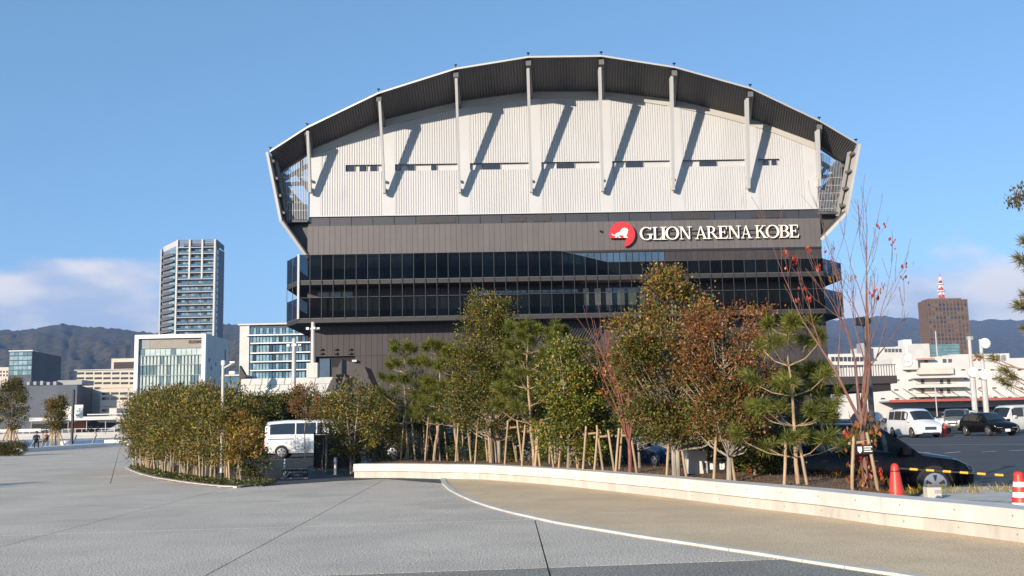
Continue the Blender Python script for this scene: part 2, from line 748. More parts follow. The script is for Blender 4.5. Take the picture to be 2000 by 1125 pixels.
wr = resample(wl, 0.4)
if True:
    nrm = offs(wr, 1.0)
    seg = 7
    i = 0
    tie = MB()
    while i < len(wr) - 1:
        j = min(i + seg, len(wr) - 1)
        for nm, m, f0, f1, z0, z1 in (('base_course', m_conc2, 0.05, 0.40, -0.02, 0.195), ('coping', m_conc, 0.0, 0.46, 0.2, 0.42)):
            b = MB()
            vv = []
            for k in range(i, j + 1):
                n = nrm[k] - wr[k]
                p = wr[k].copy()
                if k == i:
                    p += (wr[k + 1] - wr[k]).normalized() * 0.004
                if k == j:
                    p -= (wr[k] - wr[k - 1]).normalized() * 0.004
                q0, q1 = p + n * f0, p + n * f1
                ch = 0.012
                vv += [(q0.x, q0.y, z0), (q0.x, q0.y, z1 - ch), (q0.x + n.x * ch, q0.y + n.y * ch, z1), (q1.x, q1.y, z1), (q1.x, q1.y, z0)]
            m_ = j - i + 1
            fs = []
            for k in range(m_ - 1):
                for e in range(5):
                    e2 = (e + 1) % 5
                    fs.append((k * 5 + e, k * 5 + e2, (k + 1) * 5 + e2, (k + 1) * 5 + e))
            fs += [(0, 1, 2, 3, 4), tuple((m_ - 1) * 5 + e for e in (4, 3, 2, 1, 0))]
            b.add(vv, fs)
            b.build(nm, m, wall)
        i = j
    hs = resample(wl, 0.95)
    for k, p in enumerate(hs[1:-1], 1):
        d = (hs[k + 1] - hs[k - 1]).normalized()
        n = Vector((d.y, -d.x))
        c = p + n * 0.002
        pr = [(0.013 * math.cos(a * 0.785), 0.013 * math.sin(a * 0.785)) for a in range(8)]
        tie.prism(pr, (c.x, c.y, 0.335), (d.x, d.y, 0), (0, 0, 1), (n.x, n.y, 0), -0.01, 0.002)
        tie.prism(pr, (c.x - n.x * 0.05, c.y - n.y * 0.05, 0.11), (d.x, d.y, 0), (0, 0, 1), (n.x, n.y, 0), -0.01, 0.002)
    tie.build('tie_hole', mat('tie_plug', (0.25, 0.24, 0.23), 0.9), wall, kind='stuff')

# planting bed behind the wall
wb_ = [p for p in wr if p.y > 14.6]
_n1 = offs(wb_, 1.0)
back = [p + (q - p) * (0.5 + 3.1 * smooth(p.y, 14.6, 18.5)) for p, q in zip(wb_, _n1)]
fr = offs(wb_, 0.40)
b = MB()
nn = 8
for k in range(len(wb_)):
    for e in range(nn):
        t = e / (nn - 1)
        p = fr[k].lerp(back[k], t)
        zz = 0.33 + 0.05 * math.sin(t * 3.1) + random.uniform(-0.015, 0.015) - (0.5 if e == nn - 1 else 0)
        b.v.append((p.x, p.y, zz))
for k in range(len(wb_) - 1):
    for e in range(nn - 1):
        b.f.append((k * nn + e, (k + 1) * nn + e, (k + 1) * nn + e + 1, k * nn + e + 1))
        b.mi.append(0)
o = b.build('planting_bed', mat('bark_soil', (0.16, 0.10, 0.06), 0.95, 0.4, 2.5, 0.8, 25))
o['kind'] = 'structure'


# ================================================================== ARENA
AR = Vector((0, 120, 0))
PSI = R(1.45)
arena = thing('arena_building', AR, 'huge arena with arched white upper facade, dark cladding and glazed balconies', 'arena', PSI)
_ci, _si = math.cos(-PSI), math.sin(-PSI)


def loc_(v):
    v = v - AR
    return Vector((v.x * _ci - v.y * _si, v.x * _si + v.y * _ci, v.z))


def A(px, py, d=0.0):
    """arena-local point on the plane d metres behind (-: in front of) the facade, seen at photo pixel"""
    o, r = loc_(CAMP), ray(px, py)
    r = Vector((r.x * _ci - r.y * _si, r.x * _si + r.y * _ci, r.z))
    t = (d - o.y) / r.y
    return o + r * t


def AW(p):
    """arena-local to world"""
    c, s_ = math.cos(PSI), math.sin(PSI)
    return Vector((p[0] * c - p[1] * s_, p[0] * s_ + p[1] * c, p[2])) + AR


def ab(b, name, m, parent=arena, **k):
    return b.build(name, m, parent, local=True, **k)


m_wcor = mat('white_corrugated', (0.535, 0.53, 0.53), 0.55, 0.05, 0.25, stretch=(1, 1, 0.3), stain=((0.8, .6, .75, .93),))
m_wsm = mat('white_panel', (0.53, 0.525, 0.525), 0.5, 0.03, 0.3)
m_arch = mat('arch_fascia', (0.48, 0.46, 0.42), 0.6, 0.04, 0.3)
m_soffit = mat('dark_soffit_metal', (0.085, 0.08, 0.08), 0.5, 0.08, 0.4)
m_girder = mat('grey_girder', (0.13, 0.125, 0.125), 0.5, 0.06, 0.8)
m_roof = mat('light_roof_metal', (0.50, 0.485, 0.46), 0.45, 0.05, 0.3)
m_louv = mat('slate_louver_panel', (0.045, 0.047, 0.058), 0.5, 0.08, 0.5)
m_louv2 = mat('brown_vent', (0.045, 0.038, 0.036), 0.6, 0.1, 2)
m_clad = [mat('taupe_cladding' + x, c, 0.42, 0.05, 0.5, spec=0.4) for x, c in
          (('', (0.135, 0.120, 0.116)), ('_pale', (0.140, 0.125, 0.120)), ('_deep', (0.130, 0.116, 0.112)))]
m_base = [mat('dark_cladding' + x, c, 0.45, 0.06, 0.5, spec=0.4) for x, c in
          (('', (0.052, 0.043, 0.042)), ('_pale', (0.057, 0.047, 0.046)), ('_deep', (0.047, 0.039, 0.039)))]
m_seam = mat('seam_shadow', (0.012, 0.011, 0.011), 0.8)
m_win = mat('dark_window', (0.03, 0.032, 0.038), 0.12, 0.1, 1.0, spec=0.8)
m_winb = mat('blue_window', (0.05, 0.09, 0.14), 0.06, 0.25, 0.4, spec=0.9)
m_glass = glass_mat('tinted_glass', (0.30, 0.32, 0.33), 0.01, 0.03, (0.22, 0.25, 0.28))
glasses = [m_glass, m_glass] + [glass_mat('tinted_glass_' + s, t_, 0.01, r_, c_) for s, t_, r_, c_ in (('clear', (.36, .38, .40), .05, (.26, .30, .33)), ('smoky', (.24, .26, .27), .02, (.16, .18, .2)), ('green', (.29, .33, .32), .04, (.32, .36, .38)))]
m_glassend = glass_mat('tinted_glass_end', (0.55, 0.66, 0.74), 0.02, 0.03, (0.4, 0.48, 0.55))
m_deck = mat('deck_edge', (0.07, 0.068, 0.066), 0.5, 0.05, 1)
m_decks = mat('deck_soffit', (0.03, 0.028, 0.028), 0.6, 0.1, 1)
m_mull = mat('mullion_metal', (0.04, 0.038, 0.037), 0.4, 0.05, 1)

# the dark body behind the cladding (the pieces below stand 5 cm or more proud of it)
xl, xr = A(604, 600, 0).x, A(1604, 590, 0).x
zt0 = A(603, 421, 0).z
body = MB()
body.box(xl + 0.1, xr - 0.1, 0.45, 62, 0.0, zt0 + 0.6)
ab(body, 'lower_hall', m_seam)

# --- white facade: bays of corrugated sheet between smooth pilasters
arch_px = [(602, 297), (640, 280), (676, 266.5), (740, 238), (800, 222), (860, 206), (900, 199), (968, 188), (1030, 181), (1100, 178), (1168, 179.5),
           (1230, 183), (1316, 196), (1394, 213), (1454, 229), (1520, 250), (1592, 280), (1606, 286)]
arch = [A(x, y, 0) for x, y in arch_px]
_ax, _az = [p.x for p in arch], [p.z for p in arch]


def archz(x):
    return float(np.interp(x, _ax, _az))


colpx = [(602, 258, 606, 377), (742, 200, 751, 378), (891, 155, 898, 377), (1031, 136, 1038, 376), (1171, 134, 1177, 374), (1311, 151, 1315, 372),
         (1458, 194, 1462, 369), (1596, 255, 1600, 365)]
colx = [A(c[2], c[3], 0).x for c in colpx]
zb = (A(603, 421.5, 0).z + A(1600, 407, 0).z) / 2
slot_z0, slot_z1 = A(1000, 330.5, 0).z, A(1000, 317.5, 0).z
wall_l, wall_r = A(603, 400, 0).x, A(1599.5, 390, 0).x
ARH = 0.85      # depth of the plain arch band above the corrugation


def corrug(x0, x1, z0f, z1f, name):
    b = MB()
    n = max(1, round((x1 - x0) / 0.30))
    p = (x1 - x0) / n
    xs = []
    for i in range(n):
        xs += [(x0 + p * i, 0.0), (x0 + p * (i + 0.55), 0.0), (x0 + p * (i + 0.62), 0.075), (x0 + p * (i + 0.93), 0.075)]
    xs.append((x1, 0.0))
    v, f = [], []
    for x, y in xs:
        v += [(x, y, z0f(x)), (x, y, z1f(x))]
    for i in range(len(xs) - 1):
        f.append((2 * i, 2 * i + 2, 2 * i + 3, 2 * i + 1))
    b.add(v, f)
    return ab(b, name, m_wcor)


PW = 1.05
upper = MB()
bays = []
for i in range(7):
    x0 = colx[i] + 0.25 + PW
    x1 = colx[i + 1] - 0.25
    bays.append((x0, x1))
# slot extents per bay (photo px on the facade)
slots = {0: (675, 741), 1: (750, 894), 2: (899, 1033), 3: (1037, 1173), 4: (1176, 1311), 5: (1314, 1456), 6: (1460, 1523)}
for i, (x0, x1) in enumerate(bays):
    s0, s1 = A(slots[i][0], 325, 0).x, A(slots[i][1], 322, 0).x
    s0, s1 = max(s0, x0), min(s1, x1)
    lo, hi = (lambda x: zb), (lambda x: archz(x) - ARH)
    sz0, sz1 = (lambda x: slot_z0), (lambda x: slot_z1)
    corrug(x0, x1, lo, sz0, 'corrugated_panel')
    corrug(x0, x1, sz1, hi, 'corrugated_panel')
    if s0 > x0 + 0.5:
        corrug(x0, s0, sz0, sz1, 'corrugated_panel')
    if s1 < x1 - 0.5:
        corrug(s1, x1, sz0, sz1, 'corrugated_panel')
# pilasters (smooth strips) and end strips
for i in range(8):
    x0 = colx[i] - 0.25
    x1 = colx[i] + 0.25 + (PW if i < 7 else 0)
    if i == 0:
        x0 = wall_l
    if i == 7:
        x0, x1 = colx[7] - 1.6, wall_r
    if i == 7:
        pass
    b = MB()
    k = 5
    v, f = [], []
    for e in range(k):
        x = x0 + (x1 - x0) * e / (k - 1)
        v += [(x, -0.03, zb), (x, -0.03, archz(x) - ARH), (x, 0.4, archz(x) - ARH), (x, 0.4, zb)]
    for e in range(k - 1):
        for q in range(4):
            f.append((e * 4 + q, e * 4 + (q + 1) % 4, e * 4 + 4 + (q + 1) % 4, e * 4 + 4 + q))
    f += [(0, 1, 2, 3), tuple((k - 1) * 4 + q for q in (3, 2, 1, 0))]
    b.add(v, f)
    ab(b, 'pilaster', m_wsm)
# wall core and arch band
b = MB()
xs = np.linspace(wall_l + 0.05, wall_r - 0.05, 60)
v, f = [], []
for x in xs:
    v += [(x, 0.42, zb - 0.2), (x, 0.42, archz(x) - 0.3), (x, 0.8, archz(x) - 0.3), (x, 0.8, zb - 0.2)]
for e in range(len(xs) - 1):
    for q in range(4):
        f.append((e * 4 + q, e * 4 + (q + 1) % 4, e * 4 + 4 + (q + 1) % 4, e * 4 + 4 + q))
b.add(v, f)
ab(b, 'upper_wall', m_wsm)
xs = np.linspace(wall_l, wall_r, 60)
b = MB()
v, f = [], []
for x in xs:
    v += [(x, -0.12, archz(x) - ARH), (x, -0.12, archz(x) + 0.5), (x, 0.35, archz(x) + 0.5), (x, 0.35, archz(x) - ARH)]
for e in range(len(xs) - 1):
    for q in range(4):
        f.append((e * 4 + q, e * 4 + (q + 1) % 4, e * 4 + 4 + (q + 1) % 4, e * 4 + 4 + q))
f += [(0, 1, 2, 3), tuple((len(xs) - 1) * 4 + q for q in (3, 2, 1, 0))]
b.add(v, f)
ab(b, 'arch_band', m_arch)
b = MB().box(wall_l, wall_r, -0.06, 0.3, zb - 0.12, zb - 0.002)
ab(b, 'drip_edge', m_wsm)
# windows in the slot
for a_, c_ in ((676, 693), (702, 716), (723, 737), (768, 783), (796, 810), (842, 853), (942, 977), (1087, 1122), (1222, 1256), (1366, 1400), (1491, 1502), (1507, 1517)):
    x0, x1 = A(a_, 325, 0.3).x, A(c_, 325, 0.3).x
    fr = MB().box(x0 - 0.06, x1 + 0.06, 0.30, 0.415, slot_z0 + 0.01, slot_z1 - 0.01)
    fo = ab(fr, 'window', m_arch)
    ab(MB().box(x0, x1, 0.285, 0.41, slot_z0 + 0.06, slot_z1 - 0.06), 'pane', m_win, fo)

# --- roof: folded plates over a deep overhang
edge_px = [(527, 297), (599, 250.5), (739, 183), (890, 135.5), (1032, 112.5), (1175, 110.5), (1318, 132.5), (1467, 174), (1602, 238), (1674, 281)]
inner_px = [(551, 336)] + [(c, float(np.interp(c, [q[0] for q in arch_px], [q[1] for q in arch_px]))) for c in (606, 748, 896, 1036, 1175, 1313, 1460, 1596)] + [(1646, 315)]
OV = [-8.0 * (378 - y - 0.012 * (x - 600)) / 265 for x, y in edge_px]     # the eaves lean outwards with height
ed = [A(x, y, o_) for (x, y), o_ in zip(edge_px, OV)]
inn = [A(x, y, 0) for x, y in inner_px]
for i in range(9):
    e0_, e1_, i0, i1 = ed[i], ed[i + 1], inn[i], inn[i + 1]
    nrm_ = (e1_ - e0_).cross(i0 - e0_).normalized()
    if nrm_.z > 0:
        nrm_ = -nrm_
    n = max(10, int((e1_ - e0_).length / 0.34))
    v, f = [], []
    prof = ((0, 0), (0.5, 0), (0.56, 0.14), (0.92, 0.14))
    ts = [((k + q) / n, h) for k in range(n) for q, h in prof] + [(1.0, 0)]
    for t, h in ts:
        v += [e0_.lerp(e1_, t) - nrm_ * h, i0.lerp(i1, t) - nrm_ * h]
    for k in range(len(ts) - 1):
        f.append((2 * k, 2 * k + 1, 2 * k + 3, 2 * k + 2))
    # the roof deck above, closed
    up = Vector((0, 0, 0.20))
    b = MB().add(v, f)
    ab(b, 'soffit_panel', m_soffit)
    b = MB()
    yb_ = 62 if 0 < i < 8 else 1.5
    back0, back1 = Vector((i0.x, yb_, i0.z)), Vector((i1.x, yb_, i1.z))
    o_ = Vector((0, 0, 0.15))
    v, f = [], []
    for k in range(17):
        ee, ii = e0_.lerp(e1_, k / 16), i0.lerp(i1, k / 16)
        v += [ee + o_, ii + o_ * 2, ii + up * 2, ee + up]
    for k in range(16):
        f += [(4 * k + q, 4 * k + (q + 1) % 4, 4 * k + 4 + (q + 1) % 4, 4 * k + 4 + q) for q in range(4)]
    b.add(v, f + [(0, 1, 2, 3), (67, 66, 65, 64)])
    b.hexa([i0 + o_ * 2, i1 + o_ * 2, back1 + o_ * 2, back0 + o_ * 2, i0 + up * 2, i1 + up * 2, back1 + up * 2, back0 + up * 2])
    ab(b, 'roof_plate', m_roof)
    f_ = Vector((0, -0.06, 0))
    b = MB().hexa([e0_ + f_ - Vector((0, 0, .03)), e1_ + f_ - Vector((0, 0, .03)), e1_ - f_ - Vector((0, 0, .03)), e0_ - f_ - Vector((0, 0, .03)),
                   e0_ + f_ + o_ * 0.98, e1_ + f_ + o_ * 0.98, e1_ - f_ + o_ * 0.98, e0_ - f_ + o_ * 0.9])
    ab(b, 'eaves_trim', m_roof)
for i in range(10):
    p = ed[i] + Vector((0, 0.3, 0.2))
    b = MB().box(p.x - 0.05, p.x + 0.05, p.y - 0.05, p.y + 0.05, p.z, p.z + 0.4).box(p.x - 0.16, p.x + 0.16, p.y - 0.16, p.y + 0.16, p.z + 0.402, p.z + 0.5)
    ab(b, 'roof_anchor', m_black)
# girders and struts
for i in range(8):
    e, q = ed[i + 1], inn[i + 1]
    dn = Vector((0, 0, -0.30))
    b = MB().beam(e + Vector((0, 0.35, 0)) + dn * 1.6, q + dn * 1.6, 0.62, 0.75)
    ab(b, 'roof_girder', m_girder)
    ct = A(colpx[i][0], colpx[i][1], OV[i + 1] * .87)
    cbm = A(colpx[i][2], colpx[i][3], -0.75)
    b = MB()
    # deep tapered strut: a vertical-web box leaning out from wall to eaves
    dv = Vector((0, 0.50, 0))
    hw = Vector((0.15, 0, 0))
    b.hexa([cbm - hw - dv * 0.75, cbm + hw - dv * 0.75, cbm + hw + dv * 0.75, cbm - hw + dv * 0.75,
            ct - hw - dv, ct + hw - dv, ct + hw + dv, ct - hw + dv])
    ab(b, 'strut', m_wsm)
    b = MB().box(cbm.x - 0.15, cbm.x + 0.15, cbm.y + 0.3, -0.031, cbm.z + 0.2, cbm.z + 0.75)
    b.box(cbm.x - 0.12, cbm.x + 0.12, cbm.y + 0.2, -0.031, cbm.z + 1.5, cbm.z + 1.8)
    ab(b, 'strut_bracket', m_wsm)

# --- side fins, lattice screens and trusses (left and right ends)
for sgn, pts in ((-1, ((518.5, 297), (545.5, 432), (599, 507))), (1, ((1682, 281), (1656.5, 417), (1606, 470)))):
    f0, f1, f2 = A(*pts[0], -2.8), A(*pts[1], -1.6), A(*pts[2], -0.2)
    th = Vector((-sgn * 0.32, 0, 0))
    for nm, p, q, dp, dq, m in (('side_fin', f0, f1, 6.5, 5.5, m_roof), ('side_soffit', f1, f2, 24, 24, m_roof)):
        bp, bq = Vector((p.x, dp, p.z)), Vector((q.x, dq, q.z))
        t2 = th if nm == 'side_fin' else Vector((-sgn * 0.25, 0, 0.25))
        b = MB().hexa([q, q + t2, bq + t2, bq, p, p + t2, bp + t2, bp])
        ab(b, nm, m)
        if nm == 'side_soffit':
            t3 = t2 * 1.05
            b = MB().hexa([q + t3 + Vector((0, .1, 0)), q + t3 * 1.4 + Vector((0, .1, 0)), bq + t3 * 1.4, bq + t3, p + t3 + Vector((0, .1, 0)), p + t3 * 1.4 + Vector((0, .1, 0)), bp + t3 * 1.4, bp + t3])
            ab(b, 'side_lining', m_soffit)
    # ribs of the fin
    for k in range(4):
        t = 0.12 + 0.25 * k
        p = f0.lerp(f1, t)
        yb = 6.5 + (5.5 - 6.5) * t
        p2 = Vector((p.x, yb, p.z)) + th * 2
        pf = p + th * 2 + Vector((0, 0.3, 0))
        ab(MB().beam(pf, p2, 0.3, 0.3), 'fin_rib', m_girder)
        if k < 3:
            q = f0.lerp(f1, t + 0.25)
            ab(MB().beam(p2 - Vector((0, 1.2, 0)), Vector((q.x, -1.2, q.z)) + th * 2.4, 0.25, 0.3), 'fin_brace', m_girder)
    ab(MB().beam(f0 + th * 2.2 + Vector((0, 1.6, 0)), f1 + th * 2.2 + Vector((0, 1.6, 0)), 0.5, 0.45), 'fin_post', m_girder)
    # lattice in the plane of the facade
    if sgn < 0:
        X0, X1, ybot = 549, 601, 429
        top = lambda x: np.interp(x, [549, 603], [337, 303])
        horiz = (347, 378, 395, 411)
        mem = (((552, 352), (602, 323), .55), ((556, 360), (601, 358), .5), ((580, 338), (603, 373), .5), ((589, 312), (589, 342), .6),
               ((553, 358), (594, 404), .9), ((549, 340), (566, 400), .8))
        solid = [(545, 392), (572, 385), (592, 398), (601, 400), (601, 429), (556, 429)]
    else:
        X0, X1, ybot = 1600, 1648, 413
        top = lambda x: np.interp(x, [1596, 1648], [290, 317])
        horiz = (347, 362, 377, 392, 407)
        mem = (((1600, 316), (1636, 337), .55), ((1600, 346), (1632, 343), .5), ((1602, 342), (1614, 325), .5), ((1602, 300), (1602, 318), .6),
               ((1640, 330), (1602, 376), 1.3), ((1648, 318), (1625, 352), 0.9))
        solid = [(1600, 383), (1630, 345), (1650, 345), (1643, 413), (1600, 413)]
    scr = MB()
    n = 17
    for k in range(n):
        x = X0 + (X1 - X0) * k / (n - 1)
        p, q = A(x, ybot, -0.2), A(x, float(top(x)), -0.2)
        scr.box(p.x - 0.024, p.x + 0.024, -0.25, -0.15, p.z, q.z)
    for y in horiz:
        p, q = A(X0, y, -0.2), A(X1, y, -0.2)
        scr.box(p.x, q.x, -0.147, -0.08, p.z - 0.03, p.z + 0.03)
    ab(scr, 'lattice_screen', m_steel, kind='stuff')
    for p, q, wd in mem:
        ab(MB().beam(A(*p, 1.6), A(*q, 1.6), 0.4, wd, up=(0, 1, 0)), 'truss_member', m_girder)
    pl = [A(x, y, 3.2) for x, y in solid]
    ab(MB().slab(pl, 0.3, n=(0, -1, 0)), 'end_wall', m_girder)
    p, q = A(X0 + (6 if sgn < 0 else 0), ybot + 1.5, -0.2), A(X1 - (0 if sgn < 0 else 6), ybot + 1.5, -0.2)
    ab(MB().box(p.x, q.x, -0.3, 8, p.z - 0.25, p.z - 0.02), 'end_deck', m_soffit)
    # dark flank under the end deck
    fl = [A(x, y, 1.0) for x, y in (((548, 434), (602, 434), (602, 500)) if sgn < 0 else ((1600, 418), (1654, 418), (1600, 472)))]
    ab(MB().slab(fl, 0.4, n=(0, -1, 0)), 'flank_wall', m_soffit)

# --- louvre strip under the white wall
lz1, lz0 = zb - 0.14, (A(603, 441, 0).z + A(1600, 427, 0).z) / 2
nl = 24
lx0, lx1 = A(602, 430, 0.2).x, A(1601, 415, 0.2).x
vents = [(820, 890), (995, 1028), (1042, 1076), (1315, 1385), (1467, 1535)]
for k in range(nl):
    a_, c_ = lx0 + (lx1 - lx0) * k / nl, lx0 + (lx1 - lx0) * (k + 1) / nl
    ab(MB().box(a_ + 0.03, c_ - 0.03, 0.2, 0.44, lz0 + 0.02, lz1 - 0.002), 'louver_panel', m_louv)
for a_, c_ in vents:
    x0, x1 = A(a_, 425, 0.1).x, A(c_, 425, 0.1).x
    ab(MB().box(x0, x1, 0.13, 0.19, lz0 + 0.2, lz1 - 0.25), 'vent', m_louv2)

# --- sign band of tall cladding panels
sz1, sz0 = lz0, (A(601, 497, 0).z + A(1602, 483, 0).z) / 2
sx0, sx1 = A(600.5, 470, 0).x, A(1603.5, 455, 0).x
NP = 94
meshes = {}


def panel_row(x0, x1, z0, z1, n, mats_, y0, skip=None, name='facade_panel'):
    wdt = (x1 - x0) / n
    me = [MB().box(-wdt / 2 + 0.009, wdt / 2 - 0.009, 0, 0.3, 0, z1 - z0).mesh(name, m, bevel=0.01) for m in mats_]
    for k in range(n):
        xc = x0 + wdt * (k + 0.5)
        if skip and skip(xc):
            continue
        o = link(name, random.choice(me), arena)
        o.location = (xc, y0 + random.uniform(0, 0.012), z0)


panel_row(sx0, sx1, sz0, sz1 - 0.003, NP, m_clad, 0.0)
ab(MB().box(sx0, sx1, 0.02, 0.4, sz0 - 0.25, sz0 - 0.01), 'band_trim', m_black)

# --- balcony zone: recessed wall, decks and glass
bz = lambda y: A(1000, y, 0).z
wz1, wz0 = sz0 - 0.26, A(1000, 616, 0).z
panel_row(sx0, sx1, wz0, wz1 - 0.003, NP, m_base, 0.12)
# strips of window behind the glass
for xa, xb_, ya, yb_, m, nw in ((1098, 1298, 492, 516, m_winb, 16), (700, 1090, 500, 528, m_win, 26), (930, 1130, 565, 574, m_winb, 14), (1185, 1300, 560, 606, m_winb, 9), (620, 690, 560, 582, m_win, 3)):
    p, q = A(xa, yb_, 0), A(xb_, ya, 0)
    for k in range(nw):
        x0, x1 = p.x + (q.x - p.x) * k / nw, p.x + (q.x - p.x) * (k + 1) / nw
        ab(MB().box(x0 + 0.05, x1 - 0.05, 0.03, 0.115, p.z, q.z), 'window', m)
m_curt = mat('pale_curtain', (0.62, 0.62, 0.60), 0.8, 0.12, 3, stretch=(4, 4, 0.2))
for k in range(7):
    p = A(1140 + k * 22, 606, 0)
    q = A(1140 + k * 22 + random.uniform(9, 17), 563, 0)
    ab(MB().box(p.x, q.x, -0.03, 0.02, p.z, q.z), 'curtain', m_curt)

BD = -3.4
# plan of the balcony edge, arena-local
px_l, px_r = A(583, 560, BD).x, A(1609, 545, BD).x
cl, cr_ = Vector((A(561, 560, 0.6).x, 0.6)), Vector((A(1643, 545, 0.6).x, 0.6))
plan = [Vector((cl.x, 26)), cl, Vector((px_l, BD)), Vector((px_r, BD)), cr_, Vector((cr_.x, 26))]
deckz = [(A(1000, 541.5, BD).z, A(1000, 515, BD).z), (A(1000, 615, BD).z, A(1000, 575, BD).z)]
TALL = A(1000, 491.5, BD).z


def toph(x):
    """top of the upper glass: tall to the middle, stepping down to a low balustrade"""
    xa, xb_ = A(1095, 495, BD).x, A(1186, 518, BD).x
    t = max(0.0, min(1.0, (x - xa) / (xb_ - xa)))
    return TALL + (deckz[0][1] - TALL) * t


nf = 46
for lvl, (z0, zt) in enumerate(deckz):
    ring = plan + [Vector((xr, 26)), Vector((xr, 0.0)), Vector((xl, 0.0)), Vector((xl, 26))]
    b = MB().prism([(p.x, p.y) for p in ring], (0, 0, z0 - 0.5), (1, 0, 0), (0, 1, 0), (0, 0, 1), 0, 0.45)
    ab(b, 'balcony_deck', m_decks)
    for k in range(len(plan) - 1):
        p, q = plan[k], plan[k + 1]
        d = (q - p).normalized()
        n = Vector((d.y, -d.x)) * 0.05
        b = MB().hexa([(p.x + n.x, p.y + n.y, z0 - 0.06), (q.x + n.x, q.y + n.y, z0 - 0.06), (q.x + n.x * .1, q.y + n.y * .1, z0 - 0.06), (p.x + n.x * .1, p.y + n.y * .1, z0 - 0.06),
                       (p.x + n.x, p.y + n.y, z0 + 0.05), (q.x + n.x, q.y + n.y, z0 + 0.05), (q.x + n.x * .1, q.y + n.y * .1, z0 + 0.05), (p.x + n.x * .1, p.y + n.y * .1, z0 + 0.05)])
        ab(b, 'deck_edge', m_deck)
        npan = nf if k == 2 else (2 if k in (1, 3) else 12)
        for e in range(npan):
            a_, c_ = p.lerp(q, e / npan), p.lerp(q, (e + 1) / npan)
            a2, c2 = a_ + d * 0.02, c_ - d * 0.02
            if lvl == 0:
                h0, h1 = (toph(a2.x), toph(c2.x)) if k == 2 else ((TALL, TALL) if k < 2 else (zt, zt))
            else:
                h0 = h1 = zt
            n2 = Vector((d.y, -d.x)) * 0.02
            a2 = a2 + n2 * random.uniform(-1, 1)
            c2 = c2 + n2 * random.uniform(-1, 1)
            b = MB().hexa([(a2.x, a2.y, z0 + .055), (c2.x, c2.y, z0 + .055), (c2.x - n2.x, c2.y - n2.y, z0 + .055), (a2.x - n2.x, a2.y - n2.y, z0 + .055),
                           (a2.x, a2.y, h0), (c2.x, c2.y, h1), (c2.x - n2.x, c2.y - n2.y, h1), (a2.x - n2.x, a2.y - n2.y, h0)])
            ab(b, 'glass_pane', random.choice(glasses) if k == 2 else m_glassend)
            b = MB().hexa([(a2.x, a2.y - .02, h0 + .004), (c2.x, c2.y - .02, h1 + .004), (c2.x, c2.y + .04, h1 + .004), (a2.x, a2.y + .04, h0 + .004),
                           (a2.x, a2.y - .02, h0 + .05), (c2.x, c2.y - .02, h1 + .05), (c2.x, c2.y + .04, h1 + .05), (a2.x, a2.y + .04, h0 + .05)])
            if k == 2:
                ab(b, 'handrail', m_deck)
# mullion rods through both storeys
rods = MB()
zlow = deckz[1][0] - 0.05
for k in range(1, len(plan) - 2):
    p, q = plan[k], plan[k + 1]
    npan = nf if k == 2 else 2
    for e in range(npan + 1):
        a_ = p.lerp(q, e / npan)
        h = toph(a_.x) if k == 2 else (TALL if k < 2 else deckz[0][1])
        if k == 2 and e == 0:
            ab(MB().box(a_.x - 0.12, a_.x + 0.12, a_.y - 0.2, a_.y - 0.07, zlow, TALL + 0.1), 'corner_post', m_roof)
            continue
        m = MB().box(a_.x - 0.03, a_.x + 0.03, a_.y - 0.13, a_.y - 0.07, zlow, h)
        ab(m, 'mullion', m_mull)

# --- base wall
bx0, bx1 = A(606, 690, 0).x, A(1616, 670, 0).x
bzt = deckz[1][0] - 0.52
hx0, hx1 = A(617, 720, 0).x, A(690, 720, 0).x
hz1 = A(650, 696, 0).z
mids = (bx0 + bx1) / 2
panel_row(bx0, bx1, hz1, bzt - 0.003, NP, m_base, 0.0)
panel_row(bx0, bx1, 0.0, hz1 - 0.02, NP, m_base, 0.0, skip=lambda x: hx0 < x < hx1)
ab(MB().box(hx0, hx1, 0.5, 0.6, 0.1, hz1), 'entrance_recess', m_seam)
ab(MB().box(hx0 + 0.4, hx0 + 1.6, 0.3, 0.42, hz1 - 3.2, hz1 - 0.25), 'window', m_winb)
ab(MB().box(hx0 + 1.9, hx1 - 0.2, 0.25, 0.44, 0.1, hz1 - 1.3), 'recess_wall', m_base[1])
for k in range(3):
    for j in range(2):
        p = A(627 + 28 * k, 682 + j * 8, -0.15)
        ab(MB().box(p.x - 0.18, p.x + 0.18, -0.35, -0.01, p.z - 0.1, p.z + 0.1), 'spotlight', m_black)
p = A(566 + 133, 656, -0.2)
p = A(693, 705, -0.2)
ab(MB().box(p.x - 0.3, p.x + 0.25, -0.5, -0.01, p.z - 0.12, p.z + 0.12), 'flood_lamp', m_steel)
# inclined slat screen behind the trees
for k in range(22):
    x = 1052 + k * 5.6
    a_, c_ = A(x - 10, 668, -0.5), A(x + 12, 627, -0.5)
    ab(MB().beam(a_, c_, 0.12, 0.12), 'slat', m_mull)

# --- the lettering and emblem: a sign of its own on the band
sg_o = AW(A(1190, 470, -0.3))
sign = thing('sign_lettering', sg_o, 'white serif letters and red round lion emblem mounted on the dark facade band', 'sign', PSI)
SO = A(1190, 470, -0.3)
m_let = mat('letter_white', (0.86, 0.80, 0.70), 0.45)
m_letside = mat('letter_return', (0.09, 0.085, 0.08), 0.5)
m_red = mat('emblem_red', (0.62, 0.035, 0.04), 0.4)


def to_sign(px, py):
    p = A(px, py, -0.3) - SO
    return p.x, p.z


def ann(cx, cy, rx, ry, tx, ty, a0=0, a1=360, n=28):
    out, inn_ = [], []
    for k in range(n + 1):
        a = R(a0 + (a1 - a0) * k / n)
        out.append((cx + rx * math.cos(a), cy + ry * math.sin(a)))
        inn_.append((cx + (rx - tx) * math.cos(a), cy + (ry - ty) * math.sin(a)))
    return [[out[k], out[k + 1], inn_[k + 1], inn_[k]] for k in range(n)]


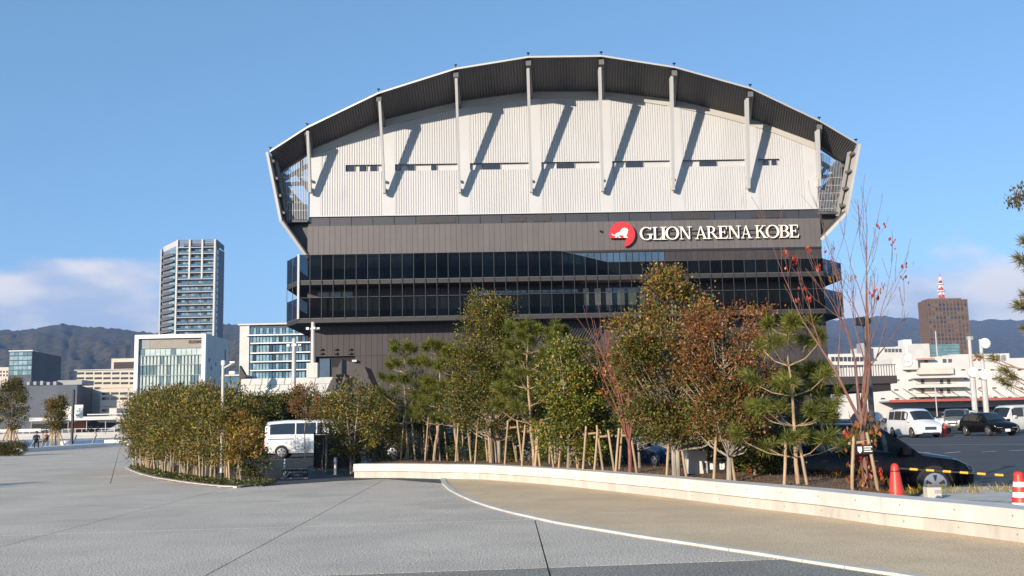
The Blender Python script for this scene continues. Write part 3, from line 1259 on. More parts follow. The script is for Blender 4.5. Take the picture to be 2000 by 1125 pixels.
def rc(x0, x1, y0, y1):
    return [(x0, y0), (x1, y0), (x1, y1), (x0, y1)]


def srf(x0, x1, y, up):
    """bracketed serif"""
    h = 0.055
    return [(x0, y), (x1, y), (x1, y + up * h), (x0, y + up * h)]


S_ = 0.17     # stem
GL = {
    'I': [rc(.14, .31, 0, 1), srf(.02, .43, 0, 1), srf(.02, .43, 1, -1)],
    'L': [rc(.1, .27, 0, 1), srf(0, .4, 1, -1), rc(0, .68, 0, .07), [(.6, .07), (.68, .07), (.74, .26), (.69, .26)]],
    'E': [rc(.1, .27, 0, 1), rc(0, .66, 0, .07), rc(0, .64, .93, 1), rc(.27, .5, .48, .55), rc(.46, .51, .38, .65),
          [(.58, .07), (.66, .07), (.73, .27), (.68, .27)], [(.57, .93), (.64, .93), (.66, .75), (.61, .75)]],
    'N': [rc(.12, .2, 0, 1), rc(.8, .88, 0, 1), [(.08, 1), (.28, 1), (.88, 0), (.72, 0)], srf(0, .34, 0, 1), srf(-.04, .2, 1, -1), srf(.66, 1.02, 1, -1)],
    'A': [[(.12, 0), (.2, 0), (.52, 1), (.44, 1)], [(.44, 1), (.56, 1), (.94, 0), (.74, 0)], rc(.27, .7, .3, .36), srf(0, .32, 0, 1), srf(.64, 1.06, 0, 1)],
    'R': [rc(.1, .27, 0, 1), srf(0, .4, 0, 1), srf(0, .3, 1, -1)] + ann(.36, .735, .36, .265, .17, .065, -90, 90, 16) + [rc(.27, .38, .93, 1), rc(.27, .4, .47, .53), [(.36, .5), (.55, .5), (.98, 0), (.76, 0)], srf(.78, 1.06, 0, 1)],
    'K': [rc(.1, .27, 0, 1), srf(0, .4, 0, 1), srf(0, .4, 1, -1), [(.27, .42), (.27, .54), (.7, 1), (.8, 1)], [(.34, .6), (.48, .66), (.98, 0), (.74, 0)], srf(.58, .92, 1, -1), srf(.7, 1.08, 0, 1)],
    'B': [rc(.1, .27, 0, 1), rc(0, .38, 0, .06), rc(0, .38, .94, 1)] + ann(.36, .755, .3, .245, .16, .06, -90, 90, 14) + ann(.36, .275, .36, .275, .17, .06, -90, 90, 14) + [rc(.27, .38, .49, .55)],
    'O': ann(.5, .5, .5, .52, .18, .065, 0, 360, 36),
    'G': ann(.5, .5, .5, .52, .18, .065, 48, 318, 32) + [rc(.72, .89, .06, .44), rc(.58, 1.0, .40, .46), [(.8, .78), (.86, .78), (.88, 1.0), (.83, 1.0)]],
}
words_ = [('G', 1249.5, 1274.5), ('L', 1274.8, 1291.5), ('I', 1289.5, 1301), ('O', 1299.5, 1325.5), ('N', 1325.8, 1350),
          ('A', 1357, 1381), ('R', 1380.2, 1403.5), ('E', 1402.5, 1421), ('N', 1421, 1446), ('A', 1446.8, 1467.6),
          ('K', 1475, 1498), ('O', 1495.5, 1521), ('B', 1521, 1540.5), ('E', 1541, 1559.5)]
for idx, (ch, xa, xb_) in enumerate(words_):
    xm = (xa + xb_) / 2
    yb_ = 469.0 - (xm - 1262) * 0.0163
    x0, z0 = to_sign(xa, yb_)
    x1, z1 = to_sign(xb_, yb_ - 25.2)
    wn = max(max(p[0] for p in g) for g in GL[ch])
    wm = min(min(p[0] for p in g) for g in GL[ch])
    k = (x1 - x0) / (wn - wm)
    b = MB()
    for j, g in enumerate(GL[ch]):
        pts = [(x0 + (p[0] - wm) * k, z0 + p[1] * (z1 - z0)) for p in g]
        b.prism(pts, (0, 0, 0), (1, 0, 0), (0, 0, 1), (0, 1, 0), -0.12 - 0.002 * (j % 7) - (0.015 if idx % 2 else 0), 0.02)
    me = b.mesh('letter', [m_let, m_letside])
    for p in me.polygons:
        p.material_index = 0 if abs(p.normal.y) > 0.7 else 1
    link('letter', me, sign)
rail = MB()
x0, z0 = to_sign(1250, 461)
x1, _ = to_sign(1560, 456)
_, z1 = to_sign(1250, 452)
rail.box(x0, x1, 0.1, 0.16, z0 - .05, z0 + .05).box(x0, x1, 0.1, 0.16, z1 - .05, z1 + .05)
ab(rail, 'letter_rail', m_mull, sign)
cx, cz = to_sign(1215, 458)
rr = to_sign(1240, 458)[0] - cx


def z5(x, y):
    return cx + (x - 777) / 437 * rr, cz - (y - 570) / 437 * rr


pl = []
a0, a1 = 197, -79
for k in range(41):
    a = R(a0 + (a1 - a0) * k / 40)
    pl.append((cx + rr * math.cos(a), cz + rr * math.sin(a)))
pl += [z5(830, 975), z5(915, 705)]
ab(MB().prism(pl, (0, 0, 0), (1, 0, 0), (0, 0, 1), (0, 1, 0), -0.2, 0.02), 'emblem', m_red, sign)
lion = [(420, 540), (470, 588), (520, 588), (560, 545), (620, 510), (700, 490), (720, 440), (790, 370), (870, 350), (950, 380), (985, 440), (960, 480),
        (955, 560), (925, 590), (915, 650), (970, 678), (970, 692), (830, 692), (815, 650), (800, 620), (740, 600), (690, 605), (655, 640), (720, 680),
        (720, 694), (660, 694), (630, 655), (600, 650), (580, 688), (540, 693), (520, 650), (540, 604), (500, 618), (450, 610), (415, 575)]
ab(MB().prism([z5(*p) for p in lion][::-1], (0, 0, 0), (1, 0, 0), (0, 0, 1), (0, 1, 0), -0.23, -0.205), 'lion_figure', m_let, sign)
ab(MB().box(*sorted((z5(330, 0)[0] - 1.1, z5(330, 0)[0] - 0.9)), -0.1, 0.25, cz + .4, cz + .6), 'sign_spotlight', m_black, sign)


# ================================================================== HILLS
m_hill = mat('wooded_slope', (0.02, 0.026, 0.016), 0.95, 0.8, 0.05, color2=(0.06, 0.048, 0.026))
m_hill2 = mat('far_wooded_slope', (0.03, 0.036, 0.026), 0.95, 0.7, 0.03, color2=(0.07, 0.06, 0.04))


def hill(name, ridge, D0, D1, m, amp, nx=260, ny=26, seed=1):
    rg = random.Random(seed)
    ph = [(rg.uniform(0, 6.28), rg.uniform(0.7, 1.3)) for _ in range(24)]
    xs = [q[0] for q in ridge]
    b = MB()
    for j in range(ny):
        t = j / (ny - 1)
        D = D0 + (D1 - D0) * t
        for i in range(nx):
            px = xs[0] + (xs[-1] - xs[0]) * i / (nx - 1)
            py = float(np.interp(px, xs, [q[1] for q in ridge]))
            top = P(px, py, D1)
            q = P(px, 822, D)
            prof = t ** 0.8 if t < 1 else 1
            n = 0
            for k in range(8):
                f = 0.006 * 1.75 ** k
                n += math.sin(px * f * ph[k][1] + ph[k][0] + t * (3 + k * 2.3) + 1.7 * math.sin(px * f * .37 + ph[k + 8][0])) * math.cos(t * (4 + 3.1 * k) + ph[k + 12][0]) / 1.45 ** k
            zz = top.z * prof + amp * n * math.sin(math.pi * min(1, t)) * 1.0
            if t > 0.9:
                zz += rg.uniform(-1, 1) * D1 * 0.0010
            b.v.append((q.x, q.y, max(zz, GZ - 1) if j else GZ - 5))
    for j in range(ny - 1):
        for i in range(nx - 1):
            b.f.append((j * nx + i, j * nx + i + 1, (j + 1) * nx + i + 1, (j + 1) * nx + i))
            b.mi.append(0)
    o = b.build(name, m, smooth=True)
    o['kind'] = 'structure'
    return o


hill('hill', [(-500, 640), (-150, 655), (0, 645), (35, 646), (75, 640), (115, 632), (150, 638), (190, 639), (240, 645), (300, 650), (360, 640), (440, 633), (480, 634), (540, 633),
              (620, 645), (800, 690), (1000, 760)], 1500, 3600, m_hill, 34, seed=3)
hill('hill', [(700, 740), (1000, 690), (1300, 650), (1560, 630), (1620, 627), (1680, 622), (1735, 617), (1790, 621), (1850, 628), (1900, 626), (1960, 624), (2010, 625), (2200, 632),
              (2600, 650)], 3000, 6500, m_hill2, 50, seed=5)

# ================================================================== CITY BEHIND THE HARBOUR
m_ivory = mat('ivory_render', (0.56, 0.50, 0.42), 0.8, 0.06, 0.2)
m_cream = mat('pale_render', (0.58, 0.56, 0.52), 0.8, 0.06, 0.2)
m_grey = mat('grey_concrete', (0.33, 0.33, 0.34), 0.85, 0.08, 0.2)
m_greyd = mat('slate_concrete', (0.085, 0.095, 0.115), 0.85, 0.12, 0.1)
m_teal = mat('teal_glass', (0.12, 0.22, 0.24), 0.08, 0.3, 0.3, spec=0.9)
m_mint = mat('mint_blind', (0.42, 0.52, 0.49), 0.25, 0.12, 0.6, spec=0.8)
m_bluegl = mat('blue_glass', (0.06, 0.13, 0.20), 0.05, 0.35, 0.35, spec=0.9)
m_blueg2 = mat('blue_glass_blind', (0.20, 0.32, 0.37), 0.15, 0.3, 0.5, spec=0.8)
m_orange = mat('salmon_band', (0.55, 0.25, 0.14), 0.8, 0.1, 0.5)
m_brick = mat('russet_wall', (0.30, 0.11, 0.06), 0.85, 0.15, 0.6)
m_wood = mat('panel_timber', (0.30, 0.265, 0.225), 0.7, 0.08, 0.8)


def wbox(b, a, c, D0, D1):
    """box from photo px corners a (left, bottom) and c (right, top), front at distance D0, back at D1"""
    p, q = P(*a, D0), P(*c, D0)
    return b.box(min(p.x, q.x), max(p.x, q.x), D0, D1, min(p.z, q.z), max(p.z, q.z))


def part(parent, name, m, a, c, D0, D1, **k):
    return wbox(MB(), a, c, D0, D1).build(name, m, parent, **k)


def building(name, a, c, D, label, group=None, cat='building'):
    p, q = P(*a, D), P(*c, D)
    t = thing(name, ((p.x + q.x) / 2, D, min(p.z, 0.9) if p.x < 40 else 0), label, cat, group=group)
    return t


def grid(parent, name, mats_, x0, x1, zs, y, n, gap, th=0.12, pick=None):
    """rows of equal panes: zs = [(z0, z1), ...]; shares one mesh per row and material"""
    wd = (x1 - x0) / n
    off = ORG[parent.name]
    for r_, (z0, z1) in enumerate(zs):
        me = [MB().box(-wd / 2 + gap / 2, wd / 2 - gap / 2, 0, th, 0, z1 - z0).mesh(name, m) for m in mats_]
        for k in range(n):
            i = pick(r_, k) if pick else random.randrange(len(me))
            if i is None:
                continue
            o = link(name, me[i], parent)
            o.location = Vector((x0 + wd * (k + 0.5), y, z0)) - off


# --- FELISSIMO-like office: white frame, mint glazing
D = 262
fe = building('office_block', (258, 830), (397, 652), D, 'white framed office with mint glass front behind the hedge')
x0, x1 = P(262, 700, D).x, P(401, 700, D).x
zt, zb_ = P(330, 653, D).z, 0.9
b = MB().box(x0, x1, D + 1.3, D + 21, zb_, zt - 0.02)
b.build('wall', m_cream, fe)
fw = 1.0
MB().box(x0, x1, D, D + 1.29, zt - fw, zt).build('frame_top', m_white, fe)
MB().box(x0, x0 + fw, D, D + 1.29, zb_, zt - fw - .003).build('frame_side', m_white, fe)
MB().box(x1 - fw, x1, D, D + 1.29, zb_, zt - fw - .003).build('frame_side', m_white, fe)
zz = lambda y: P(330, y, D).z
MB().box(x0 + fw + .02, x1 - fw - .02, D + 0.9, D + 1.25, zz(680), zt - fw - .01).build('sign_panel', m_wood, fe)
MB().box(x0 + fw + .02, P(290, 680, D).x, D + 0.85, D + 0.89, zz(680), zt - fw - .01).build('sign_panel', m_grey, fe)
text_on('lettering', 'FELISSIMO', fe, (P(366, 671, D).x, D + 0.8, zz(671)), (1, 0, 0), (0, 0, 1), 1.15, 0.06, m_black, width=P(393, 671, D).x - P(366, 671, D).x)
gx0, gx1 = x0 + fw + 0.15, x1 - fw - 0.15
grid(fe, 'pane', [m_teal, m_mint], gx0, gx1, [(zz(693), zz(681))], D + 0.7, 12, 0.12, 0.1)
grid(fe, 'pane', [m_mint, m_teal], gx0, gx1, [(zz(711), zz(695)), (zz(732), zz(713)), (zz(752), zz(734)), (zz(772), zz(754)), (zz(792), zz(774))], D + 0.7, 18, 0.42, 0.1,
     pick=lambda r_, k: 1 if (r_ == 1 and 1 <= k <= 3) or random.random() < 0.12 else 0)
for y in (694, 712, 733, 753, 773):
    MB().box(gx0, gx1, D + 0.5, D + 1.2, zz(y) - .1, zz(y) + .1).build('floor_slab', m_grey, fe)
for dx, z0 in ((3, 700), (5, 715), (8, 740), (14, 722), (16, 760), (9, 705)):
    yb = D + dx
    MB().box(x1 - .05, x1 + .06, yb, yb + 0.7, zz(z0) - 1, zz(z0)).build('window', m_win, fe)
MB().box(x1 - .05, x1 + .05, D + 17.5, D + 18.4, zb_, zt - 3).build('seam', m_greyd, fe)

# --- residential tower
D = 450
to = building('apartment_tower', (316, 830), (436, 466), D, 'tall slate apartment tower with pale grid of balconies', cat='tower')
xa, xb_, xc, xd = P(318, 560, D + 12).x, P(346, 560, D).x, P(420, 560, D).x, P(436, 560, D + 12).x
ztp = P(380, 484, D).z
m_tow = mat('tower_wall', (0.14, 0.155, 0.185), 0.7, 0.08, 0.2)
m_tows = mat('tower_side', (0.46, 0.44, 0.42), 0.7, 0.05, 0.2)
poly = [(xb_, D + .6), (xc, D + .6), (xd, D + 12), (xd, D + 13), (xc, D + 13.5), (xb_, D + 16), (xa - 1, D + 16), (xa - 1, D + 14), (xa, D + 12)]
MB().prism(poly, (0, 0, 0.9), (1, 0, 0), (0, 1, 0), (0, 0, 1), 0, ztp - .9).build('wall', m_tow, to)
nfl = 24
fh = (P(380, 484, D).z - P(380, 496.3, D).z)
cols_ = [xb_ + (xc - xb_) * k / 3 for k in range(4)]
for k in range(16):
    zf = ztp - fh * k
    MB().box(xb_, xc, D - 1.3, D + .5, zf - 0.16, zf + 0.16).build('floor_slab', m_tows, to)
    for j in range(3):
        a_, c_ = cols_[j] + 0.4, cols_[j + 1] - 0.4
        MB().box(a_, c_, D - 1.2, D - 1.1, zf - fh + 0.25, zf - fh + 1.15).build('railing', m_bluegl, to)
        for q in range(3):
            w0 = a_ + (c_ - a_) * (q + 0.12) / 3
            MB().box(w0, w0 + (c_ - a_) * 0.26, D + .5, D + .59, zf - fh + 0.35, zf - 0.45).build('window', random.choice([m_win, m_bluegl, m_blueg2]), to)
    # flanking balconies
    for (p, q) in (((xb_ - .2, D + .3), (xa + .4, D + 11.4)), ((xc + .2, D + .3), (xd - .4, D + 11.4))):
        p, q = Vector(p), Vector(q)
        d = (q - p).normalized()
        n = Vector((-abs(d.y), -abs(d.x))) if q.x < p.x else Vector((abs(d.y), -abs(d.x)))
        a2 = p + d * (p - q).length * 0.15
        for f0, f1, z0, z1, m, nm in ((0, 1.1, zf - fh - .12, zf - fh + .12, m_tow if q.x < p.x - 1 else m_tows, 'floor_slab'), (0.98, 1.1, zf - fh + .13, zf - fh + 1.1, m_greyd, 'railing'), (0.0, 0.05, zf - fh + .3, zf - fh + 2.3, m_blueg2, 'window')):  # slabs on the shaded flank are coloured paler to offset the shade
            e = q if nm != 'window' else a2.lerp(q, 0.45)
            lo = [a2 + n * f0, e + n * f0, e + n * f1, a2 + n * f1]
            MB().hexa([(v.x, v.y, z0) for v in lo] + [(v.x, v.y, z1) for v in lo]).build(nm, m, to)
for j, x in enumerate(cols_):
    z0 = 0.9 if j in (0, 3) else ztp - fh * 5
    MB().box(x - .38, x + .38, D - 1.5, D + .5, z0, P(380, 469, D).z).build('column', m_cream, to)
for j in range(3):
    for s_ in range(4):
        z0 = ztp + 0.9 + s_ * 0.75
        MB().box(cols_[j] + .4, cols_[j + 1] - .4, D - .6, D - .5, z0, z0 + 0.5).build('screen_slat', m_tow, to)
MB().prism([(xb_ + 2, D + 2), (xc - 2, D + 2), (xc - 2, D + 12), (xb_ + 2, D + 14)], (0, 0, ztp), (1, 0, 0), (0, 1, 0), (0, 0, 1), 0, 2.5).build('roof', m_tow, to)
for a_, c_ in (((xb_ - .5, D - .3), (xa, D + 12)), ((xc + .5, D - .3), (xd, D + 12))):
    a_, c_ = Vector(a_), Vector(c_)
    MB().beam((a_.x, a_.y, ztp + 2.2), (c_.x, c_.y, ztp + 1.6), .3, 2.6).build('parapet_screen', m_tows if a_.x < xb_ else m_tow, to)
b = MB().prism([(xa - 1, D + 12.2), (xa - 1.0, D + 16), (xa - 1.6, D + 16), (xa - 1.6, D + 12.2)], (0, 0, .9), (1, 0, 0), (0, 1, 0), (0, 0, 1), 0, ztp + 1)
b.build('side_wall', m_tows, to)

# --- banded office
D = 330
of = building('office_block', (467, 790), (600, 632), D, 'pale office with white floor bands and blue ribbon windows', None)
x0, x1 = P(480, 690, D).x, P(640, 690, D).x
zt = P(540, 634, D).z
MB().box(x0, x1, D + .8, D + 26, .9, zt).build('wall', m_greyd, of)
MB().box(x0 - 2.2, x0 - .01, D + .4, D + 26, .9, zt + .2).build('side_wall', m_cream, of)
MB().box(x0 - 2.6, x1, D - .4, D + 26, zt + .01, zt + .5).build('roof', m_cream, of)
MB().box(x0, P(484, 690, D).x + .3, D + .3, D + .79, .9, zt).build('pier', m_cream, of)
zz2 = lambda y: P(540, y, D).z
rows_ = [(640, 652), (656, 668), (674, 687), (692, 704), (709, 721), (726, 739), (744, 757)]
for k, (ya, yb_) in enumerate(rows_):
    grid(of, 'pane', [m_bluegl, m_blueg2, m_win], P(485, 690, D).x + .3, x1, [(zz2(yb_), zz2(ya))], D + .5, 24, 0.22, 0.2,
         pick=(lambda r_, i: 1 if (i in (2, 3, 4, 5, 11) or random.random() < 0.2) else (0 if random.random() < .75 else 2)) if k else (lambda r_, i: 1 if i % 2 else 0))
    MB().box(P(490, 690, D).x if k else x0, x1, D - .9, D + .49, zz2(yb_ + 3.2), zz2(yb_ + 1.0)).build('floor_band', m_white, of)

# --- glass cube office and dark flank
D = 420
gc = building('office_block', (18, 760), (112, 684), D, 'small grey green glass office below the wooded hill')
x0, x1, x2 = P(18, 710, D).x, P(62, 710, D).x, P(112, 700, D + 30).x
zt = P(60, 686, D).z
MB().prism([(x0, D + .2), (x1, D + .2), (x2, D + 34), (x0, D + 34)], (0, 0, .9), (1, 0, 0), (0, 1, 0), (0, 0, 1), 0, zt - .9).build('wall', m_greyd, gc)
zz3 = lambda y: P(40, y, D).z
grid(gc, 'pane', [m_blueg2, m_teal], x0, x1, [(zz3(694), zz3(688)), (zz3(703), zz3(696)), (zz3(713), zz3(705)), (zz3(722), zz3(715)), (zz3(732), zz3(724))], D, 5, 0.15, 0.15)
MB().box(x0 - .3, x1 + .3, D - .3, D + 5, zt, zt + .5).build('roof_edge', m_cream, gc)
b0 = building('house', (-20, 740), (18, 716), 430, 'low tan building with small windows beside the glass office', cat='building')
part(b0, 'wall', m_ivory, (-40, 790), (17, 717), 430, 445)
for k in range(4):
    for r_ in range(2):
        part(b0, 'window', m_win, (-6 + k * 6, 728 + r_ * 7), (-3 + k * 6, 724 + r_ * 7), 429.9, 430.2)

# --- long beige block and its lower wing
D = 380
bl = building('office_block', (146, 800), (262, 698), D, 'long beige office block with rows of small dark windows')
part(bl, 'wall', m_ivory, (147, 820), (290, 722), D, D + 30)
part(bl, 'penthouse', m_ivory, (217, 721.7), (290, 699), D + 2, D + 20)
part(bl, 'plant_screen', mat('brown_screen', (0.05, 0.035, 0.035), .8, .1, 1), (222, 721.5), (290, 706), D + 1.8, D + 1.97)
for r_, y in enumerate((727, 736.5, 746, 756)):
    for k in range(8):
        part(bl, 'window', m_win, (150 + k * 17.2, y + 4.5), (164.5 + k * 17.2, y), D - .06, D + .2)
part(bl, 'cornice', m_cream, (145, 722.5), (291, 720.8), D - .4, D + 1)
D = 352
bw = building('office_block', (190, 820), (262, 752), D, 'cream block with salmon bands under the long beige office')
part(bw, 'wall', m_ivory, (194, 830), (285, 752), D, D + 20)
for y in (756, 792):
    part(bw, 'salmon_band', m_orange, (193.5, y + 3), (285, y), D - .1, D + .1)
for y in (766, 776, 799):
    for k in range(5):
        part(bw, 'window', m_win, (199 + k * 17.5, y + 5), (214 + k * 17.5, y), D - .06, D + .2)
part(bw, 'stair_block', m_cream, (213, 812), (228, 797), D - 8, D)

# --- warehouse with shade put into its wall colour, flat canopy building, shop front
D = 340
sh = building('warehouse', (30, 820), (192, 745), D, 'broad warehouse wall across the water, its shade put into a dark colour')
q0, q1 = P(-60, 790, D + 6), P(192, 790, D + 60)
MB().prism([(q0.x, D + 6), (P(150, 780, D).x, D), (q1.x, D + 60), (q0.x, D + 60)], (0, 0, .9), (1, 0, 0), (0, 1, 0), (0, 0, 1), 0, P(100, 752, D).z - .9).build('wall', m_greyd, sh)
part(sh, 'parapet', m_grey, (112, 752), (160, 742), D + 10, D + 20)
for k in range(5):
    part(sh, 'roof_vent', m_grey, (52 + k * 13, 752), (58 + k * 13, 746 - (k % 3)), D + 8, D + 12)
D = 312
ca = building('canopy_hall', (58, 842), (260, 808), D, 'long flat white canopy over shops on the far quay', cat='canopy')
part(ca, 'roof', m_cream, (57, 823), (300, 811), D, D + 18)
part(ca, 'roof', m_cream, (170, 810.8), (300, 806), D + 4, D + 16)
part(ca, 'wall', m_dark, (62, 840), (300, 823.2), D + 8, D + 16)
part(ca, 'shop_front', m_brick, (132, 838), (166, 823.4), D + 7.2, D + 7.9)
for x in (60, 98, 132, 168, 205, 240):
    part(ca, 'column', m_cream, (x, 842), (x + 1.4, 823.2), D + 1, D + 1.5)
rp = MB()
p0, p1, p2 = P(206, 842, D - 3), P(230, 828, D - 3), P(252, 828, D - 3)
rp.prism([(p0.x, p0.z), (p1.x, p1.z), (p2.x, p2.z), (p2.x, p2.z - 1.2), (p1.x, p1.z - 1.2), (p0.x + 3, p0.z)], (0, D - 3, 0), (1, 0, 0), (0, 0, 1), (0, 1, 0), 0, 3)
rp.build('ramp', m_grey, ca)
pv = building('pavilion', (0, 845), (58, 836), 300, 'low curved pale terrace wall on the far quay', cat='wall')
part(pv, 'parapet', m_cream, (-60, 846), (80, 837), 299, 306)
part(pv, 'lower_step', m_cream, (-60, 850), (300, 846.3), 294, 298.9)

# railing of the far quay: one thing with its posts
rl = thing('quay_railing', (P(150, 846, 293).x, 293, .9), 'thin railing along the edge of the far quay', 'railing')
for k in range(60):
    x = -160 + k * 1.9
    MB().box(x - .04, x + .04, 292.6, 292.7, .9, 1.95).build('post', m_steel, rl)
MB().box(-160, -47, 292.55, 292.75, 1.96, 2.04).build('rail', m_steel, rl)

# ------------------------------------------------------------------ right-hand side: tower block, warehouse, terrace
D = 850
m_brt = mat('brown_tower_wall', (0.115, 0.075, 0.055), 0.6, 0.1, 0.15)
m_brm = mat('brown_mullion', (0.16, 0.11, 0.085), 0.6, 0.1, 0.3)
bt = building('office_tower', (1812, 800), (1892, 585), D, 'brown office tower topped by a red and white antenna mast', cat='tower')
x0, x1 = P(1815, 640, D).x, P(1893, 640, D).x
xbk = P(1797, 640, D + 20).x
zt = P(1850, 585, D).z
MB().prism([(x0, D + .4), (x1, D + .4), (x1 + 2, D + 6), (x1 - 2, D + 20), (xbk, D + 20)], (0, 0, 0), (1, 0, 0), (0, 1, 0), (0, 0, 1), 0, zt).build('wall', m_brt, bt)
ncol, nrow = 11, 15
rh = (zt - P(1850, 690, D).z) / 12.5
cw = (x1 - x0) / ncol
for k in range(ncol + 1):
    MB().box(x0 + cw * k - .4, x0 + cw * k + .4, D, D + .45, 0, zt).build('mullion', m_brm, bt)
mw = [MB().box(-cw * .36, cw * .36, 0, .3, 0, rh * .5).mesh('window', m) for m in (m_win, mat('bronze_glass', (0.10, 0.065, 0.05), .2, .2, .5), m_brm)]
for r_ in range(nrow):
    for k in range(ncol):
        pr = random.random()
        me = mw[0] if (r_ in (1, 3) and k in (3, 4, 6, 7, 8, 9)) or r_ == 8 or pr < .22 else mw[1] if pr < .7 else mw[2]
        o = link('window', me, bt)
        o.location = Vector((x0 + cw * (k + .5), D + .2, zt - 3.5 - rh * r_ - rh * .5)) - ORG[bt.name]
for k in range(9):
    t = k / 8
    MB().beam((x0 + (xbk - x0) * t, D + .4 + 19.6 * t, 0), (x0 + (xbk - x0) * t, D + .4 + 19.6 * t, zt), .8, .5).build('mullion', m_brm, bt)
MB().box(x0 + 3, x1 - 3, D + 4, D + 20, zt, zt + 1.6).build('roof_plant', m_brm, bt)
m_mastred = mat('mast_red', (0.55, 0.06, 0.03), .6)
mx_ = P(1839, 580, D + 8).x
MS = 1.4
mz = [P(1839, y, D + 8).z for y in (584, 576, 569, 562, 555, 548, 541)]
mast = thing('antenna_mast', (mx_, D + 8, zt + 1.6), 'red and white lattice antenna mast on top of the brown tower', 'antenna')
for k in range(6):
    rd = (1.7 - .22 * k) * MS
    b = MB()
    z0, z1 = max(mz[k], zt + 1.6), mz[k + 1]
    for q in range(4):
        a = q * math.pi / 2 + .78
        a2 = a + math.pi / 2
        b.tube([(mx_ + rd * math.cos(a), D + 8 + rd * math.sin(a), z0), (mx_ + rd * .9 * math.cos(a), D + 8 + rd * .9 * math.sin(a), z1)], .4, 4)
        b.tube([(mx_ + rd * math.cos(a), D + 8 + rd * math.sin(a), z0), (mx_ + rd * .9 * math.cos(a2), D + 8 + rd * .9 * math.sin(a2), z1)], .3, 4)
    b.build('mast_section', m_mastred if k % 2 == 0 else m_white, mast)
    if k in (1, 3):
        MB().lathe([(rd + 1.3, z1 - .3), (rd + 1.5, z1 + .5)], (mx_, D + 8, 0), 10).build('mast_platform', m_white, mast)
MB().tube([(mx_, D + 8, mz[6]), (mx_, D + 8, mz[6] + 3.0)], .3, 5).build('mast_tip', m_mastred, mast)

D = 560
bb = building('office_block', (1787, 720), (1873, 668), D, 'low pale block with blue striped side in front of the brown tower')
part(bb, 'wall', m_cream, (1782, 780), (1815, 671), D, D + 30)
part(bb, 'side_wall', m_teal, (1815, 780), (1873, 672), D + 1, D + 30)
for y in (673, 679, 685, 691):
    part(bb, 'floor_band', m_blueg2, (1814.5, y + 2), (1874, y), D + .4, D + .99)
part(bb, 'lift_house', m_white, (1766, 690), (1780, 663), D + 2, D + 10)
part(bb, 'annex', m_greyd, (1766, 760), (1781.8, 676), D + 6, D + 20)
D = 470
wb = building('office_block', (1620, 790), (1768, 676), D, 'white low block with a ribbon of windows beyond the arena terrace')
part(wb, 'wall', m_cream, (1600, 830), (1700, 690), D, D + 16)
part(wb, 'wall', m_cream, (1690, 830), (1768, 677), D + 8, D + 22)
for k in range(9):
    part(wb, 'window', m_win, (1624 + k * 8, 706), (1630 + k * 8, 697), D - .08, D + .1)
for k in range(9):
    part(wb, 'window', m_greyd, (1624 + k * 8, 722), (1630 + k * 8, 713), D - .08, D + .1)
for k in range(5):
    part(wb, 'window', m_greyd, (1728 + k * 7, 688), (1733 + k * 7, 681), D + 7.9, D + 8.1)
part(wb, 'water_tank', m_steel, (1681, 690), (1694, 670), D + 1, D + 6)

# white warehouse
D = 430
m_wh = mat('warehouse_white', (0.62, 0.585, 0.55), 0.8, 0.05, 0.15)
m_wh2 = mat('warehouse_cream', (0.60, 0.55, 0.47), 0.8, 0.06, 0.3)
wh = building('warehouse', (1650, 805), (2000, 692), D, 'broad white warehouse with three balconies, red awning and red diamond mark')
zw = lambda y, x=1850: P(x, y, D).z
part(wh, 'wall', m_wh, (1655, 835), (1752, 716), D + .3, D + 30)
part(wh, 'wall', m_wh, (1752, 835), (1866, 697), D + .31, D + 30)
part(wh, 'wall', m_wh, (1866, 835), (1971, 690), D, D + 30)
part(wh, 'wall', m_wh, (1971, 835), (2140, 696), D + .1, D + 30)
part(wh, 'gable_wall', m_wh, (1640, 835), (1670, 742), D - 1.2, D + 20)
for y, xs_ in ((721, (1877, 1910, 1934, 1987)), (738.5, (1882, 1911, 1937, 1988, 2014)), (756.5, (1911, 1938, 1990, 2016)), (774.5, (1886, 1913, 1940, 1968, 1992)),
               (724, (1771, 1826)), (741, (1748, 1774, 1830)), (760, (1718, 1746, 1774)), (777, (1720, 1748, 1776))):
    for x in xs_:
        part(wh, 'window_frame', m_cream, (x, y + 3.2), (x + 8.4, y - .6), D - .09, D + .3)
        part(wh, 'window', m_win, (x + .4, y + 2.6), (x + 8, y), D - .12, D - .095)
for y in (736, 754.5, 772.5):
    part(wh, 'balcony', m_wh, (1788, y + 3), (1891, y - 2.4), D - 5, D + .2)
    part(wh, 'balcony_wall', m_wh2, (1789, y + 14), (1866, y + 3.2), D - .2, D + .28)
    for x in (1799, 1836, 1850):
        part(wh, 'door', m_greyd, (x, y + 13.5), (x + 6, y + 5), D - .26, D - .21)
part(wh, 'stair_tower', m_wh, (1766, 722), (1792, 697), D - 2.5, D + .2)
part(wh, 'stair_tower', m_wh2, (1793, 731), (1862, 717), D - 2, D + .2)
for x in (1806, 1842, 1853):
    part(wh, 'window', m_greyd, (x, 708), (x + 6, 701), D - .1, D + .29)
part(wh, 'roof_frame', m_orange, (1790, 703), (1826, 699), D - 3, D - 1)
for x, y in ((1772, 697), (1773, 707)):
    c = P(x, y, D - 3)
    MB().lathe([(0.2, .6), (1.1, .4), (1.9, 0.0), (1.95, .04), (1.1, .5), (.2, .7)], (c.x, c.y, c.z), 14, axis='y').build('dish_antenna', m_white, wh)
aw = MB()
a0, a1 = P(1737, 784, D - 12), P(2140, 775, D - 12)
aw.box(a0.x, a1.x, D - 12, D, a0.z - .3, a0.z + .3)
aw.build('awning_roof', m_grey, wh)
MB().box(a0.x, a1.x, D - 12.1, D - 12.005, a0.z - .45, a0.z + .6).build('awning_edge', mat('awning_red', (0.42, 0.09, 0.06), .7, .1, 1), wh)
